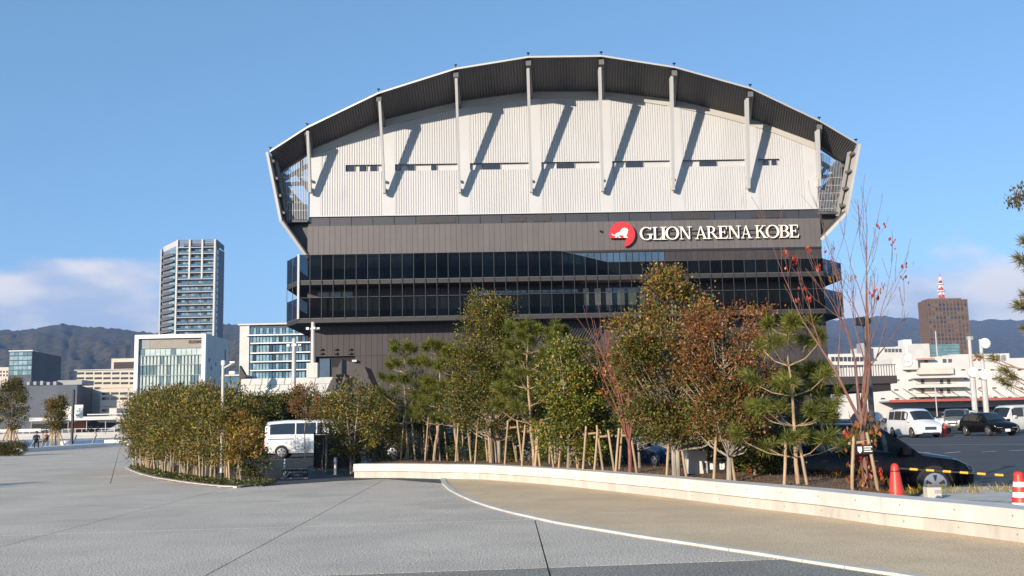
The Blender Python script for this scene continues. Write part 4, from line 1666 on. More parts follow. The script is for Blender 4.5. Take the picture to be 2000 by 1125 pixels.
part(wh, 'dark_strip', m_dark, (1745, 820), (2140, 790), D - .25, D - .13)  # dark sheet across the wall below the awning
for x in range(1735, 2000, 29):
    p, q = P(x, 759, D - .1), P(x + 38, 783, D - 11.9)
    MB().tube([p, q], .12, 4).build('tie_rod', m_brm, wh)
# red three-diamond mark and the characters
c = P(1907.5, 700.5, D)
k_ = D / F
m_mark = mat('mark_red', (0.50, 0.05, 0.06), .6)


def dia(cx_, cy_, ang):
    l_, w_ = 5.0, 2.6
    a = R(ang)
    ax, px_ = (math.sin(a), math.cos(a)), (math.cos(a), -math.sin(a))
    o_ = (cx_, cy_)
    pts = [(0, 0), (w_, l_), (0, 2 * l_), (-w_, l_)]
    return [((o_[0] + ax[0] * v + px_[0] * u) * k_, (o_[1] + ax[1] * v + px_[1] * u) * k_) for u, v in pts]


for ang in (0, 120, 240):
    MB().prism(dia(0, 0, ang), (c.x, D, c.z), (1, 0, 0), (0, 0, 1), (0, 1, 0), -.07, -.002).build('diamond_mark', m_mark, wh)
c = P(1922, 705.5, D)
text_on('lettering', '三菱倉庫', wh, (c.x, D - .05, c.z), (1, 0, 0), (0, 0, 1), 3.1, .05, m_greyd, width=43 * k_)

# terrace of the arena on the right
D = 104
te = building('terrace', (1400, 800), (1750, 700), D, 'dark raised terrace with black railing projecting beside the arena', cat='terrace')
p, q = P(1385, 735, D), P(1752, 738, D)
MB().box(p.x, q.x, D, D + 14, q.z - .55, q.z + .25).build('deck', m_base[0], te)
MB().box(q.x - 4.5, q.x - .6, D + .3, D + 13, q.z - 1.3, q.z - .56).build('deck_beam', m_dark, te)
n = 70
for k in range(n):
    x = p.x + (q.x - p.x) * (k + .5) / n
    MB().box(x - .025, x + .025, D + .1, D + .15, q.z + .25, q.z + 1.35).build('baluster', m_black, te)
MB().box(p.x, q.x, D + .06, D + .18, q.z + 1.352, q.z + 1.42).build('rail', m_black, te)
for x in (1420, 1500, 1575):
    c = P(x, 740, D + 3)
    MB().box(c.x - .3, c.x + .3, D + 3, D + 3.6, 0, q.z - .56).build('pier', m_base[0], te)

# stepped retaining wall of pale stone on the left of the arena
D = 106
st = building('stone_wall', (467, 790), (662, 738), D, 'pale sloping stone embankment wall left of the arena entrance', cat='wall')
st['label'] = 'pale patchwork stone embankment wall under the arena entrance'
zA, zB = P(560, 738, D).z, P(560, 790, D - 4).z
xA, xB = P(470, 740, D).x, P(664, 740, D).x
MB().hexa([(xA, D - 4, 0), (xB - 2, D - 4, 0), (xB - 2, D + 8, 0), (xA, D + 8, 0), (xA, D, zA - .05), (xB, D, zA - .05), (xB, D + 8, zA - .05), (xA, D + 8, zA - .05)]).build('core', m_grey, st)
m_stone = [mat('pale_stone' + s, c, .85, .08, 1.5, .3, 12) for s, c in (('', (.58, .55, .49)), ('_warm', (.62, .57, .49)), ('_cool', (.53, .52, .49)))]
zlo = 0.2
rws = 9
for r_ in range(rws):
    t0, t1 = r_ / rws, (r_ + 1) / rws
    x = xA
    while x < xB - .4:
        wd = random.uniform(.55, 1.05) if x < xA + 5 else random.uniform(1.6, 2.6)
        e = min(x + wd, xB - .1)
        z0, z1 = zlo + (zA - zlo) * t0 + .02, zlo + (zA - zlo) * t1 - .02
        y0, y1 = D - 4 + 4 * (z0 / zA) - .02, D - 4 + 4 * (z1 / zA) - .02
        dz = random.uniform(0, .12) if x < xA + 5 else 0.02
        tl = random.uniform(-.14, .14) if x < xA + 5 else 0
        MB().hexa([(x + .03, y0 - dz, z0), (e - .03, y0 - dz, z0), (e - .03, y0 + .3, z0), (x + .03, y0 + .3, z0),
                   (x + .03 + tl, y1 - dz, z1), (e - .03 + tl, y1 - dz, z1), (e - .03 + tl, y1 + .3, z1), (x + .03 + tl, y1 + .3, z1)]).build('stone', random.choice(m_stone), st)
        x = e
# dark stair flank climbing to the arena door
sf = building('stair', (655, 770), (712, 695), D, 'dark enclosed outdoor stair climbing to the arena entrance', cat='stair')
pts = [P(x, y, D - 1) for x, y in ((632, 772), (668, 701), (712, 716), (735, 770))]
MB().slab([(v.x, D - 1, v.z) for v in pts], 5, n=(0, -1, 0)).build('flank', m_base[1], sf)
p, q = P(662, 765, D - 1.3), P(674, 735, D - 1.3)
MB().beam(p, q, .2, .2).build('handrail', m_steel, sf)
sb = building('sign_box', (461, 760), (480, 714), D - 2, 'small black angular kiosk sign at the end of the stone wall', cat='sign')
pts = [P(x, y, D - 4) for x, y in ((468, 714), (479, 733), (471, 740), (467, 737))]
MB().slab([(v.x, D - 4, v.z) for v in pts], .8, n=(0, -1, 0)).build('panel', m_black, sb)
part(sb, 'post', m_black, (467.2, 775), (469, 736.8), D - 3.9, D - 3.6)
lh = building('pavilion', (440, 770), (470, 725), 200, 'low blue grey harbour hut between the office and the stone wall', cat='hut')
part(lh, 'wall', m_bluegl, (438, 790), (472, 735), 200, 210)
part(lh, 'roof', m_cream, (436, 735), (474, 731), 199.5, 211)
part(lh, 'vent', m_white, (447, 730.8), (458, 725), 202, 205)


# ================================================================== STREET FURNITURE
m_pole = mat('pole_white', (0.50, 0.475, 0.45), 0.5, 0.06, 2)
m_lampg = mat('lamp_glass', (0.75, 0.75, 0.73), 0.15, 0.03, 2)
m_conered = mat('cone_red', (0.62, 0.045, 0.03), 0.45, 0.08, 3)
m_conewht = mat('cone_white_band', (0.80, 0.78, 0.75), 0.35, 0.05, 3)
m_yel = mat('bar_yellow', (0.75, 0.36, 0.02), 0.4)
m_stake = mat('peeled_stake', (0.38, 0.27, 0.155), 0.75, 0.25, 6, 0.3, 40, stretch=(1, 1, 0.3))
m_twine = mat('dark_twine', (0.09, 0.06, 0.035), 0.9)


def post(name, pts, rad, m, parent, n=8):
    return MB().tube(pts, rad, n).build(name, m, parent, smooth=True)


# white pole with small lamp, in front of the tall hedge
p0, p1 = G(432, 944), None
D = p0.y
p1 = P(437, 713, D)
t = thing('lamp_post', p0, 'slim white lamp post standing in the front of the tall hedge', 'lamp post')
post('pole', [(p0.x, D, .3), (p0.x, D, p1.z)], .045, m_pole, t)
post('base', [(p0.x, D, 0), (p0.x, D, .3)], .075, m_black, t)
MB().lathe([(.06, p1.z), (.065, p1.z + .02), (.065, p1.z + .12), (.03, p1.z + .14)], (p0.x, D, 0), 10).build('lamp_head', m_lampg, t)
post('arm', [(p0.x, D, p1.z - .1), (p0.x + .28, D, p1.z + .05)], .03, m_pole, t)
MB().box(p0.x + .2, p0.x + .34, D - .05, D + .05, p1.z + .05, p1.z + .1).build('lamp_arm_head', m_steel, t)

# two tall lamp poles by the arena
for px, ytop, ybot, D, lab in ((611.5, 629, 738, 101.5, 'tall pale lamp pole on the stone wall top before dark cladding'),
                               (574.5, 661, 775, 96, 'tall pale lamp pole rising from behind the dark hedge')):
    a, c = P(px, ybot, D), P(px, ytop, D)
    if px < 600:
        a.z = 0
    t = thing('lamp_pole', (c.x, D, a.z), lab, 'lamp post', group='tall lamp poles near the arena')
    post('pole', [(c.x, D, a.z), (c.x, D, c.z)], [.24, .19], m_pole, t)
    for k in range(4):
        an = k * math.pi / 2 + .4
        e = (c.x + .55 * math.cos(an), D + .55 * math.sin(an), c.z - .75)
        post('arm', [(c.x, D, c.z - .8), e], .05, m_pole, t, 5)
        MB().box(e[0] - .14, e[0] + .14, e[1] - .14, e[1] + .14, e[2] - .05, e[2] + .2).build('floodlight', m_steel, t)
    if px > 600:
        MB().box(c.x - .55, c.x + .55, D - .45, D + .45, a.z, a.z + 1.5).build('plinth', m_conc, t)

# banner mast far left
D = 100
a, c = P(140, 874, D), P(146, 761, D)
t = thing('banner_pole', (a.x, D, 0), 'black mast with two white printed banners near the waterfront', 'banner pole')
post('pole', [(a.x, D, 0), (a.x, D, c.z)], .13, m_black, t)
for k, z in enumerate((.3, .8, 1.5)):
    MB().box(a.x - .6, a.x - .05, D - .1, D + .1, c.z - z - .12, c.z - z).build('lamp_arm', m_black, t)
zt_, zb_ = P(140, 791, D).z, P(140, 817, D).z
for sgn, pal in ((-1, ((.75, .35, .3), (.8, .55, .5))), (1, ((.15, .45, .12), (.1, .25, .5)))):
    x0, x1 = sorted((a.x + sgn * .16, a.x + sgn * 1.0))
    bo = MB().box(x0, x1, D - .02, D + .02, zb_, zt_).build('banner', mat('banner_white', (.78, .77, .75), .7), t)
    for q in range(7):
        u, v = random.uniform(.2, .62), random.uniform(.15, .75)
        pp = [(x0 + (x1 - x0) * (u + .12 * math.cos(k * 1.05) * random.uniform(.5, 1.4)), zb_ + (zt_ - zb_) * (v + .1 * math.sin(k * 1.05) * random.uniform(.5, 1.4))) for k in range(6)]
        cc = pal[q % 2]
        MB().prism(pp, (0, D - .02, 0), (1, 0, 0), (0, 0, 1), (0, 1, 0), -.004 - .002 * q, -.001 - .002 * q).build('print_patch', mat('banner_ink_%d%d' % (sgn, q % 2), cc, .7), bo)

# round floodlight posts on the car park
D = 86
for px0, px1, yt, disc, big, lab in ((1907, 1895, 657, (1903, 727), False, 'slim car park post without top lamp, one round white lamp halfway up'),
                                     (1930, 1916, 663, (1927, 732), True, 'slim car park post with round white lamps at its top and halfway up')):
    a, c = P(px0, 846, D), P(px1, yt, D)
    a.z = 0
    x = P((px0 + px1) / 2, 760, D).x
    t = thing('flood_post', (x, D, 0), lab, 'lamp post', group='posts with round lamps behind the parked cars')
    zd = P(px0, disc[1], D).z
    post('pole', [(x, D, 0), (x, D, zd)], .23, m_pole, t)
    post('upper_pole', [(x, D, zd), (x, D, c.z)], .15, m_pole, t)
    zs_ = [(zd, D - .35)] + ([(P(px1, 671, D).z, D - .3)] if big else [])
    for zq, yq in zs_:
        dx = .25 if zq > zd else -.05
        MB().lathe([(.1, .4), (.38, .3), (.46, .1), (.44, -.02), (.25, -.08), (.02, -.1)], (x + dx, yq, zq), 16, axis='y').build('round_lamp', m_lampg, t, smooth=True)
    if not big:
        MB().box(x - .25, x + .3, D - .1, D + .1, c.z - .3, c.z).build('bracket', m_steel, t)
t = thing('street_light', (P(1830, 805, 110).x, 110, 0), 'thin grey flag mast in front of the warehouse balconies', 'pole')
post('pole', [(ORG[t.name].x, 110, 0), (ORG[t.name].x, 110, P(1830, 757, 110).z)], .06, m_pole, t)
t = thing('lightning_mast', (P(1838, 690, 431).x, 435, P(1838, 697, 435).z), 'thin mast on the warehouse roof before the brown tower', 'pole')
post('mast', [(ORG[t.name].x, 435, ORG[t.name].z), (ORG[t.name].x, 435, P(1838, 647, 435).z)], .25, m_pole, t)

# dark lamp post with security lamps behind the bare cherry
D = 22.5
a, c = P(1712, 960, D), P(1692, 618, D)
x = (P(1702, 800, D)).x
t = thing('lamp_post', (x, D, -.1), 'dark grey lamp post with boxy lamp head behind the bare cherry', 'lamp post')
post('pole', [(x, D, -.2), (x, D, c.z)], .062, mat('dark_grey_pole', (.07, .075, .08), .4), t)
MB().box(x - .2, x - .065, D - .1, D + .1, c.z - .2, c.z - .02).build('lamp_head', m_black, t)
MB().box(x + .065, x + .13, D - .06, D + .06, c.z - .16, c.z - .05).build('camera_housing', m_black, t)
MB().box(x - .1, x + .1, D - .18, D - .07, .25, .95).build('control_box', mat('grey_box', (.12, .12, .13), .6, .1, 2), t)

# bollards, chain and the staff sign at the car park entrance
for px, yb, yt, lab in ((655, 928, 893, 'steel bollard at the car park entrance beside the wall end'), (557, 921, 896, 'short steel bollard behind the staff only board')):
    g = G(px, yb)
    t = thing('bollard', g, lab, 'bollard', group='bollards at the car park entrance')
    h = P(px, yt, g.y).z
    MB().lathe([(.055, 0), (.055, h - .02), (.045, h)], (g.x, g.y, 0), 12).build('post', m_steel, t, smooth=True)
    MB().lathe([(.075, h - .16), (.075, h - .1)], (g.x, g.y, 0), 12).build('collar', m_steel, t)
    MB().lathe([(.09, 0), (.09, .015)], (g.x, g.y, 0), 12).build('foot_plate', m_steel, t)
g0, g1 = G(655, 928), G(618, 922)
ch = MB()
pts = []
for k in range(13):
    u = k / 12
    p = Vector((g0.x, g0.y, .52)).lerp(Vector((g1.x - .3, g1.y + 1.5, .5)), u)
    p.z -= .28 * (1 - (2 * u - 1) ** 2)
    pts.append(p)
ch.tube(pts, .012, 4)
single('chain', ch, m_black, g0, 'thin sagging chain hung from the bollard to the black fence', 'chain')
D = G(577, 935).y
a, c = P(552, 933, D), P(602, 916, D)
t = thing('sign_board', ((a.x + c.x) / 2, D, 0), 'low black staff only board with no entry symbol on the driveway', 'sign')
MB().box(a.x, c.x, D - .02, D + .02, a.z, c.z).build('board', mat('sign_black', (.012, .014, .02), .4), t)
MB().box(a.x - .05, c.x + .02, D - .14, D + .14, 0.006, a.z - .005).build('foot', m_grey, t)
MB().box(a.x, c.x, D - .025, D + .025, c.z + .003, c.z + .025).build('top_rail', m_grey, t)
m_sgn = mat('sign_white', (.55, .56, .58), .6)
W_, H_ = c.x - a.x, c.z - a.z
cx_, cz_ = a.x + W_ * .145, a.z + H_ * .5
b = MB()
for g in ann(cx_, cz_, .085, .085, .02, .02, 0, 360, 24):
    b.prism(g, (0, D - .02, 0), (1, 0, 0), (0, 0, 1), (0, 1, 0), -.004, -.001)
b.prism([(cx_ - .05, cz_ + .035), (cx_ - .035, cz_ + .05), (cx_ + .05, cz_ - .035), (cx_ + .035, cz_ - .05)], (0, D - .02, 0), (1, 0, 0), (0, 0, 1), (0, 1, 0), -.006, -.0045)
b.build('no_entry_symbol', m_sgn, t)
text_on('lettering', '関係者以外立入禁止', t, (a.x + W_ * .27, D - .022, a.z + H_ * .52), (1, 0, 0), (0, 0, 1), .07, .002, m_sgn, width=W_ * .69)
text_on('lettering', 'STAFF ONLY', t, (a.x + W_ * .40, D - .022, a.z + H_ * .18), (1, 0, 0), (0, 0, 1), .07, .002, m_sgn, width=W_ * .40)

# black mesh fence beside the entrance
g0, g1 = G(612, 921), G(702, 919)
D = g0.y + .2
t = thing('fence', (g0.x, D, 0), 'black mesh fence beside the car park entrance behind the wall end', 'fence')
for k in range(5):
    x = g0.x + (g1.x - g0.x) * k / 4
    MB().box(x - .03, x + .03, D - .03, D + .03, 0, 1.35).build('post', m_black, t)
    if k < 4:
        x1 = g0.x + (g1.x - g0.x) * (k + 1) / 4
        b = MB()
        for q in range(1, 9):
            xx = x + .03 + (x1 - x - .06) * q / 9
            b.box(xx - .012, xx + .012, D - .012, D + .012, .08, 1.28)
        b.build('mesh_panel', m_black, t, kind='stuff')
        MB().box(x + .031, x1 - .031, D - .018, D + .018, 1.285, 1.32).build('rail', m_black, t)
        MB().box(x + .031, x1 - .031, D - .018, D + .018, .05, .078).build('rail', m_black, t)
        MB().box(x + .031, x1 - .031, D + .02, D + .03, .1, 1.26).build('screen', m_black, t)
x = P(673, 862, D).x
MB().box(x - .07, x + .07, D - .06, D - .04, P(672, 870, D).z, P(672, 862, D).z).build('notice', m_white, t)

# concrete slab, cones and bar at the right
o = MB().prism([(5.2, 14.75), (7.2, 12.7), (12, 12.7), (12, 19.5), (6.2, 19.5)], (0, 0, 0), (1, 0, 0), (0, 1, 0), (0, 0, 1), -.4, .065).build('verge', MATS['bark_soil'])
o['kind'] = 'structure'
sl = MB().prism([(6.9, 17.6), (8.2, 14.6), (14, 13.4), (14, 20.2), (8.2, 20.2)], (0, 0, 0), (1, 0, 0), (0, 1, 0), (0, 0, 1), -.35, .12)
o = sl.build('pavement', m_conc2)
o['kind'] = 'structure'


def cone(px, ytop, D, z0, h, band, label):
    c = P(px, ytop, D)
    t = thing('traffic_cone', (c.x, D, z0), label, 'cone', group='cones by the barrier bar')
    if band:
        MB().box(c.x - .16, c.x + .16, D - .16, D + .16, z0, z0 + .03).build('base', m_conered, t, bevel=.008)
        n = 7
        for k in range(n):
            q0, q1 = k / n, (k + 1) / n
            r0, r1 = .135 - .065 * q0, .135 - .065 * q1
            MB().lathe([(r0, z0 + .032 + (h - .1) * q0), (r1, z0 + .03 + (h - .1) * q1)], (c.x, D, 0), 24).build('sleeve', m_conered if k % 2 == 0 else m_conewht, t, smooth=True)
        MB().lathe([(.07, z0 + h - .069), (.068, z0 + h - .03), (.045, z0 + h - .005), (.012, z0 + h)], (c.x, D, 0), 20).build('cap', m_conered, t, smooth=True)
    else:
        MB().box(c.x - .19, c.x + .19, D - .19, D + .19, z0, z0 + .035).build('base', m_conered, t, bevel=.008)
        MB().lathe([(.15, z0 + .036), (.145, z0 + .06), (.06, z0 + h - .06), (.052, z0 + h - .03), (.03, z0 + h - .005), (.008, z0 + h)], (c.x, D, 0), 28).build('body', m_conered, t, smooth=True)
        MB().lathe([(.072, z0 + h - .125), (.072, z0 + h - .105)], (c.x, D, 0), 20).build('bar_ring', m_black, t)
    return c


c1 = cone(1747, 905, 15.6, .07, P(1747, 905, 15.6).z - .07, False, 'plain red traffic cone holding the striped bar, before the black car')
c2 = cone(1988.5, 921, 14.6, .12, P(1988, 921, 14.6).z - .12, True, 'red cone with white reflective bands standing on the concrete slab')
t = thing('barrier_bar', (c1 + c2) / 2, 'thin black barrier bar with yellow bands hung between two cones', 'barrier')
pa, pb = Vector((c1.x, 15.6, P(1760, 914, 15.6).z)), Vector((c2.x, 14.6, P(1985, 930.5, 14.6).z))
MB().tube([pa, pb], .014, 8).build('bar', m_black, t, smooth=True)
for k in range(6):
    u0 = .13 + k * .138
    MB().tube([pa.lerp(pb, u0), pa.lerp(pb, u0 + .066)], .0195, 10).build('yellow_band', m_yel, t, smooth=True)
D = 17.6
a, c = P(1813, 976, D), P(1839, 952, D)
t = thing('junction_box', ((a.x + c.x) / 2, D, 0), 'small beige utility box on the ground in front of the black car', 'box')
MB().box(a.x, c.x, D, D + .2, a.z - .1, c.z).build('body', m_ivory, t, bevel=.01)
MB().box(a.x + .12, c.x - .02, D - .006, D - .001, c.z - .1, c.z - .04).build('name_plate', m_grey, t)
# low kerb along the slab
ko = MB()
p, q = G(1812, 980, .12), Vector((11.5, 15.2, .12))
# cabinet and notices behind the wall
D = 22
a, c = P(1345, 942, D), P(1381, 880, D)
t = thing('utility_cabinet', ((a.x + c.x) / 2, D, 0), 'pale grey utility cabinet between the two tall maples', 'cabinet')
MB().box(a.x, c.x, D, D + .4, -.3, c.z).build('body', m_cream, t, bevel=.01)
MB().box(a.x + .03, c.x - .03, D - .012, D - .002, .1, c.z - .05).build('door', m_cream, t)
MB().box(c.x - .08, c.x - .05, D - .03, D - .013, .5, .62).build('handle', m_black, t)
a, c = P(1384, 935, D), P(1422, 893, D)
t = thing('notice_frame', ((a.x + c.x) / 2, D, 0), 'dark notice stand with two white papers beside the pale cabinet', 'notice')
MB().box(a.x, c.x, D - .02, D + .02, -.2, c.z).build('board', m_black, t)
for x0, x1 in ((1387, 1396), (1406, 1415)):
    p, q = P(x0, 917, D - .03), P(x1, 905, D - .03)
    MB().box(p.x, q.x, D - .03, D - .022, p.z, q.z).build('paper', m_white, t)

# waterfront bits on the far left
D = 86
p, q = P(70, 884, D), P(255, 868, D)
b = MB().prism([(P(58, 880, 84).x, 79), (P(195, 870, 100).x, 99), (P(195, 870, 100).x + 3, 99), (P(190, 870, 100).x + 2, 97), (P(60, 880, 84).x + 2, 78.6)], (0, 0, 0), (1, 0, 0), (0, 1, 0), (0, 0, 1), -.1, .3)
o = b.build('kerb', m_white)
o['kind'] = 'structure'
a, c = P(203, 874, 100), P(262, 858, 100)
single('bench_block', MB().box(a.x, c.x, 100, 101.2, 0, c.z), m_white, ((a.x + c.x) / 2, 100, 0), 'long white concrete bench block at the water edge behind the hedge', 'bench', bevel=.03)
a = P(128, 869, 99)
b = MB().lathe([(.55, 0), (.6, .3), (.45, .55), (.1, .66)], (a.x, 99, 0), 12)
single('mooring_cover', b, m_white, (a.x, 99, 0), 'rounded white mooring cover beside the banner mast', 'mooring post', smooth=True)
fe_ = thing('handrail', (-45, 103.5, 0), 'grey waterfront railing with slanted flat posts at the plaza edge', 'railing')
for k in range(16):
    x = -62 + k * 2.05
    MB().beam((x, 103.6, -.1), (x + .32, 104.1, 1.12), .22, .06, up=(1, 0, 0)).build('post', m_grey, fe_)
MB().tube([(-62, 104, .95), (-30, 104, .95)], .02, 5).build('wire', m_steel, fe_)
MB().tube([(-62, 103.9, .6), (-30, 103.9, .6)], .02, 5).build('wire', m_steel, fe_)


# ------------------------------------------------------------------ small sign plate texts are built with the stakes further below
# ================================================================== PEOPLE
m_skin = mat('skin', (.45, .27, .19), .6)
m_hair = mat('dark_hair', (.02, .016, .014), .6)


def person(name, loc, joints, edges, radii, cloth, legs, label, rz=0, group=None, split=.95):
    """one continuous skinned body; joints in metres, pelvis first"""
    me = bpy.data.meshes.new('body')
    me.from_pydata(joints, edges, [])
    o = bpy.data.objects.new('body', me)
    COL.objects.link(o)
    sk = o.modifiers.new('skin', 'SKIN')
    for i, r_ in enumerate(radii):
        me.skin_vertices[0].data[i].radius = (r_, r_ * .85)
        me.skin_vertices[0].data[i].use_root = (i == 0)
    sub = o.modifiers.new('sub', 'SUBSURF')
    sub.levels = 1
    bpy.context.view_layer.update()
    out = bpy.data.meshes.new_from_object(o.evaluated_get(bpy.context.evaluated_depsgraph_get()))
    bpy.data.objects.remove(o)
    t = thing('person', loc, label, 'person', rz, group)
    for m in (legs, cloth, m_skin):
        out.materials.append(m)
    hz = joints[4][2]
    for p in out.polygons:
        c = p.center
        p.material_index = 2 if c.z > hz - .02 else (1 if c.z > split else 0)
    out.shade_smooth()
    link('body', out, t)
    hd = Vector(joints[5])
    MB().lathe([(.02, -.02), (.11, 0), (.125, .06), (.1, .13), (.03, .16)], (hd.x, hd.y + .015, hd.z - .01), 10).build('hair', m_hair, t, local=True, smooth=True)
    return t


ST = [(0, 0, .95), (0, 0, 1.15), (0, 0, 1.38), (0, 0, 1.46), (0, 0, 1.52), (0, .0, 1.63), (.18, 0, 1.40), (.24, .02, 1.12), (.22, -.08, .88), (-.18, 0, 1.40), (-.25, .02, 1.12), (-.22, -.06, .88),
      (.09, 0, .90), (.1, -.04, .48), (.11, .02, .07), (.12, -.12, .04), (-.09, 0, .90), (-.1, .06, .48), (-.11, .08, .07), (-.12, -.06, .04)]
SE = [(0, 1), (1, 2), (2, 3), (3, 4), (4, 5), (2, 6), (6, 7), (7, 8), (2, 9), (9, 10), (10, 11), (0, 12), (12, 13), (13, 14), (14, 15), (0, 16), (16, 17), (17, 18), (18, 19)]
SR = [.15, .14, .16, .07, .06, .1, .07, .055, .035, .07, .055, .035, .1, .07, .05, .035, .1, .07, .05, .035]
SIT = [(0, 0, .48), (0, .02, .7), (0, 0, .95), (0, -.02, 1.03), (0, -.03, 1.08), (0, -.06, 1.19), (.18, 0, .96), (.25, -.1, .72), (.1, -.32, .62), (-.18, 0, .96), (-.25, -.1, .72), (-.1, -.32, .62),
       (.1, -.08, .47), (.13, -.45, .50), (.13, -.5, .08), (.13, -.64, .05), (-.1, -.08, .47), (-.13, -.45, .50), (-.13, -.48, .08), (-.13, -.62, .05)]
c_blk, c_nav, c_tan, c_gry, c_dkr = mat('cloth_black', (.015, .015, .018), .9), mat('cloth_navy', (.02, .025, .05), .9), mat('cloth_beige', (.42, .35, .27), .9), mat('cloth_grey', (.2, .2, .22), .9), mat('cloth_maroon', (.12, .03, .03), .9)
for px, D, cl, lg, rz, lab in ((172, 290, c_blk, c_nav, .4, 'person in black standing on the far quay, first of four'), (178, 291, c_nav, c_blk, -.6, 'person in navy standing close beside the one in black on the quay'),
                               (191, 290, c_dkr, c_blk, 1.2, 'person in maroon top walking on the far quay by the ramp foot'), (225, 290, c_gry, c_blk, 2.0, 'person in grey walking in front of the quay ramp')):
    p = P(px, 846, D)
    person('person', (p.x, D, .9), ST, SE, SR, cl, lg, lab, rz, 'people on the far quay')
for px, D, cl, lg, rz, lab in ((70, 80.5, c_nav, c_blk, .5, 'person in dark jacket sitting at the waterfront behind the low hedge'), (82, 82, c_tan, c_gry, .2, 'person in beige coat sitting by the waterfront trees'),
                               (90, 82.6, c_dkr, c_tan, -.5, 'person in maroon jacket sitting close to the one in beige coat')):
    p = P(px, 880, D)
    person('person', (p.x, D, .28), SIT, SE, SR, cl, lg, lab, rz, 'people sitting at the waterfront', .52)


# ================================================================== CARS
def paintmat(name, c, rough=.18, metal=0.0):
    m = mat(name, c, rough, .02, 1.0, metal=metal, spec=.6)
    b = m.node_tree.nodes['Principled BSDF']
    b.inputs['Coat Weight'].default_value = .6 if sum(c) > .1 else .0
    b.inputs['Specular IOR Level'].default_value = .6 if sum(c) > .1 else .22
    b.inputs['Coat Roughness'].default_value = .05
    return m


cp_white, cp_black, cp_pearl = paintmat('car_white', (.74, .74, .74)), paintmat('car_black', (.005, .005, .006), .2), paintmat('car_cream', (.62, .60, .56))
cp_blue, cp_green, cp_navy = paintmat('car_blue', (.006, .022, .09)), paintmat('car_olive', (.10, .105, .10), .4), paintmat('car_navy', (.02, .03, .07))
m_cglass = mat('car_glass', (.015, .018, .022), .04, .1, 1, spec=.9)
m_tyre, m_rim, m_trim = mat('tyre_rubber', (.018, .018, .018), .85), mat('alloy_rim', (.5, .5, .52), .3, .05, 4, metal=.8), mat('black_trim', (.02, .02, .022), .6)
m_head, m_tail = mat('headlamp_glass', (.75, .77, .8), .08, .1, 9, spec=.9), mat('tail_lamp_red', (.45, .015, .02), .15, .1, 6, spec=.8)
m_chrome, m_plate = mat('chrome', (.7, .7, .72), .12, metal=1.0), mat('number_plate', (.78, .78, .76), .5)

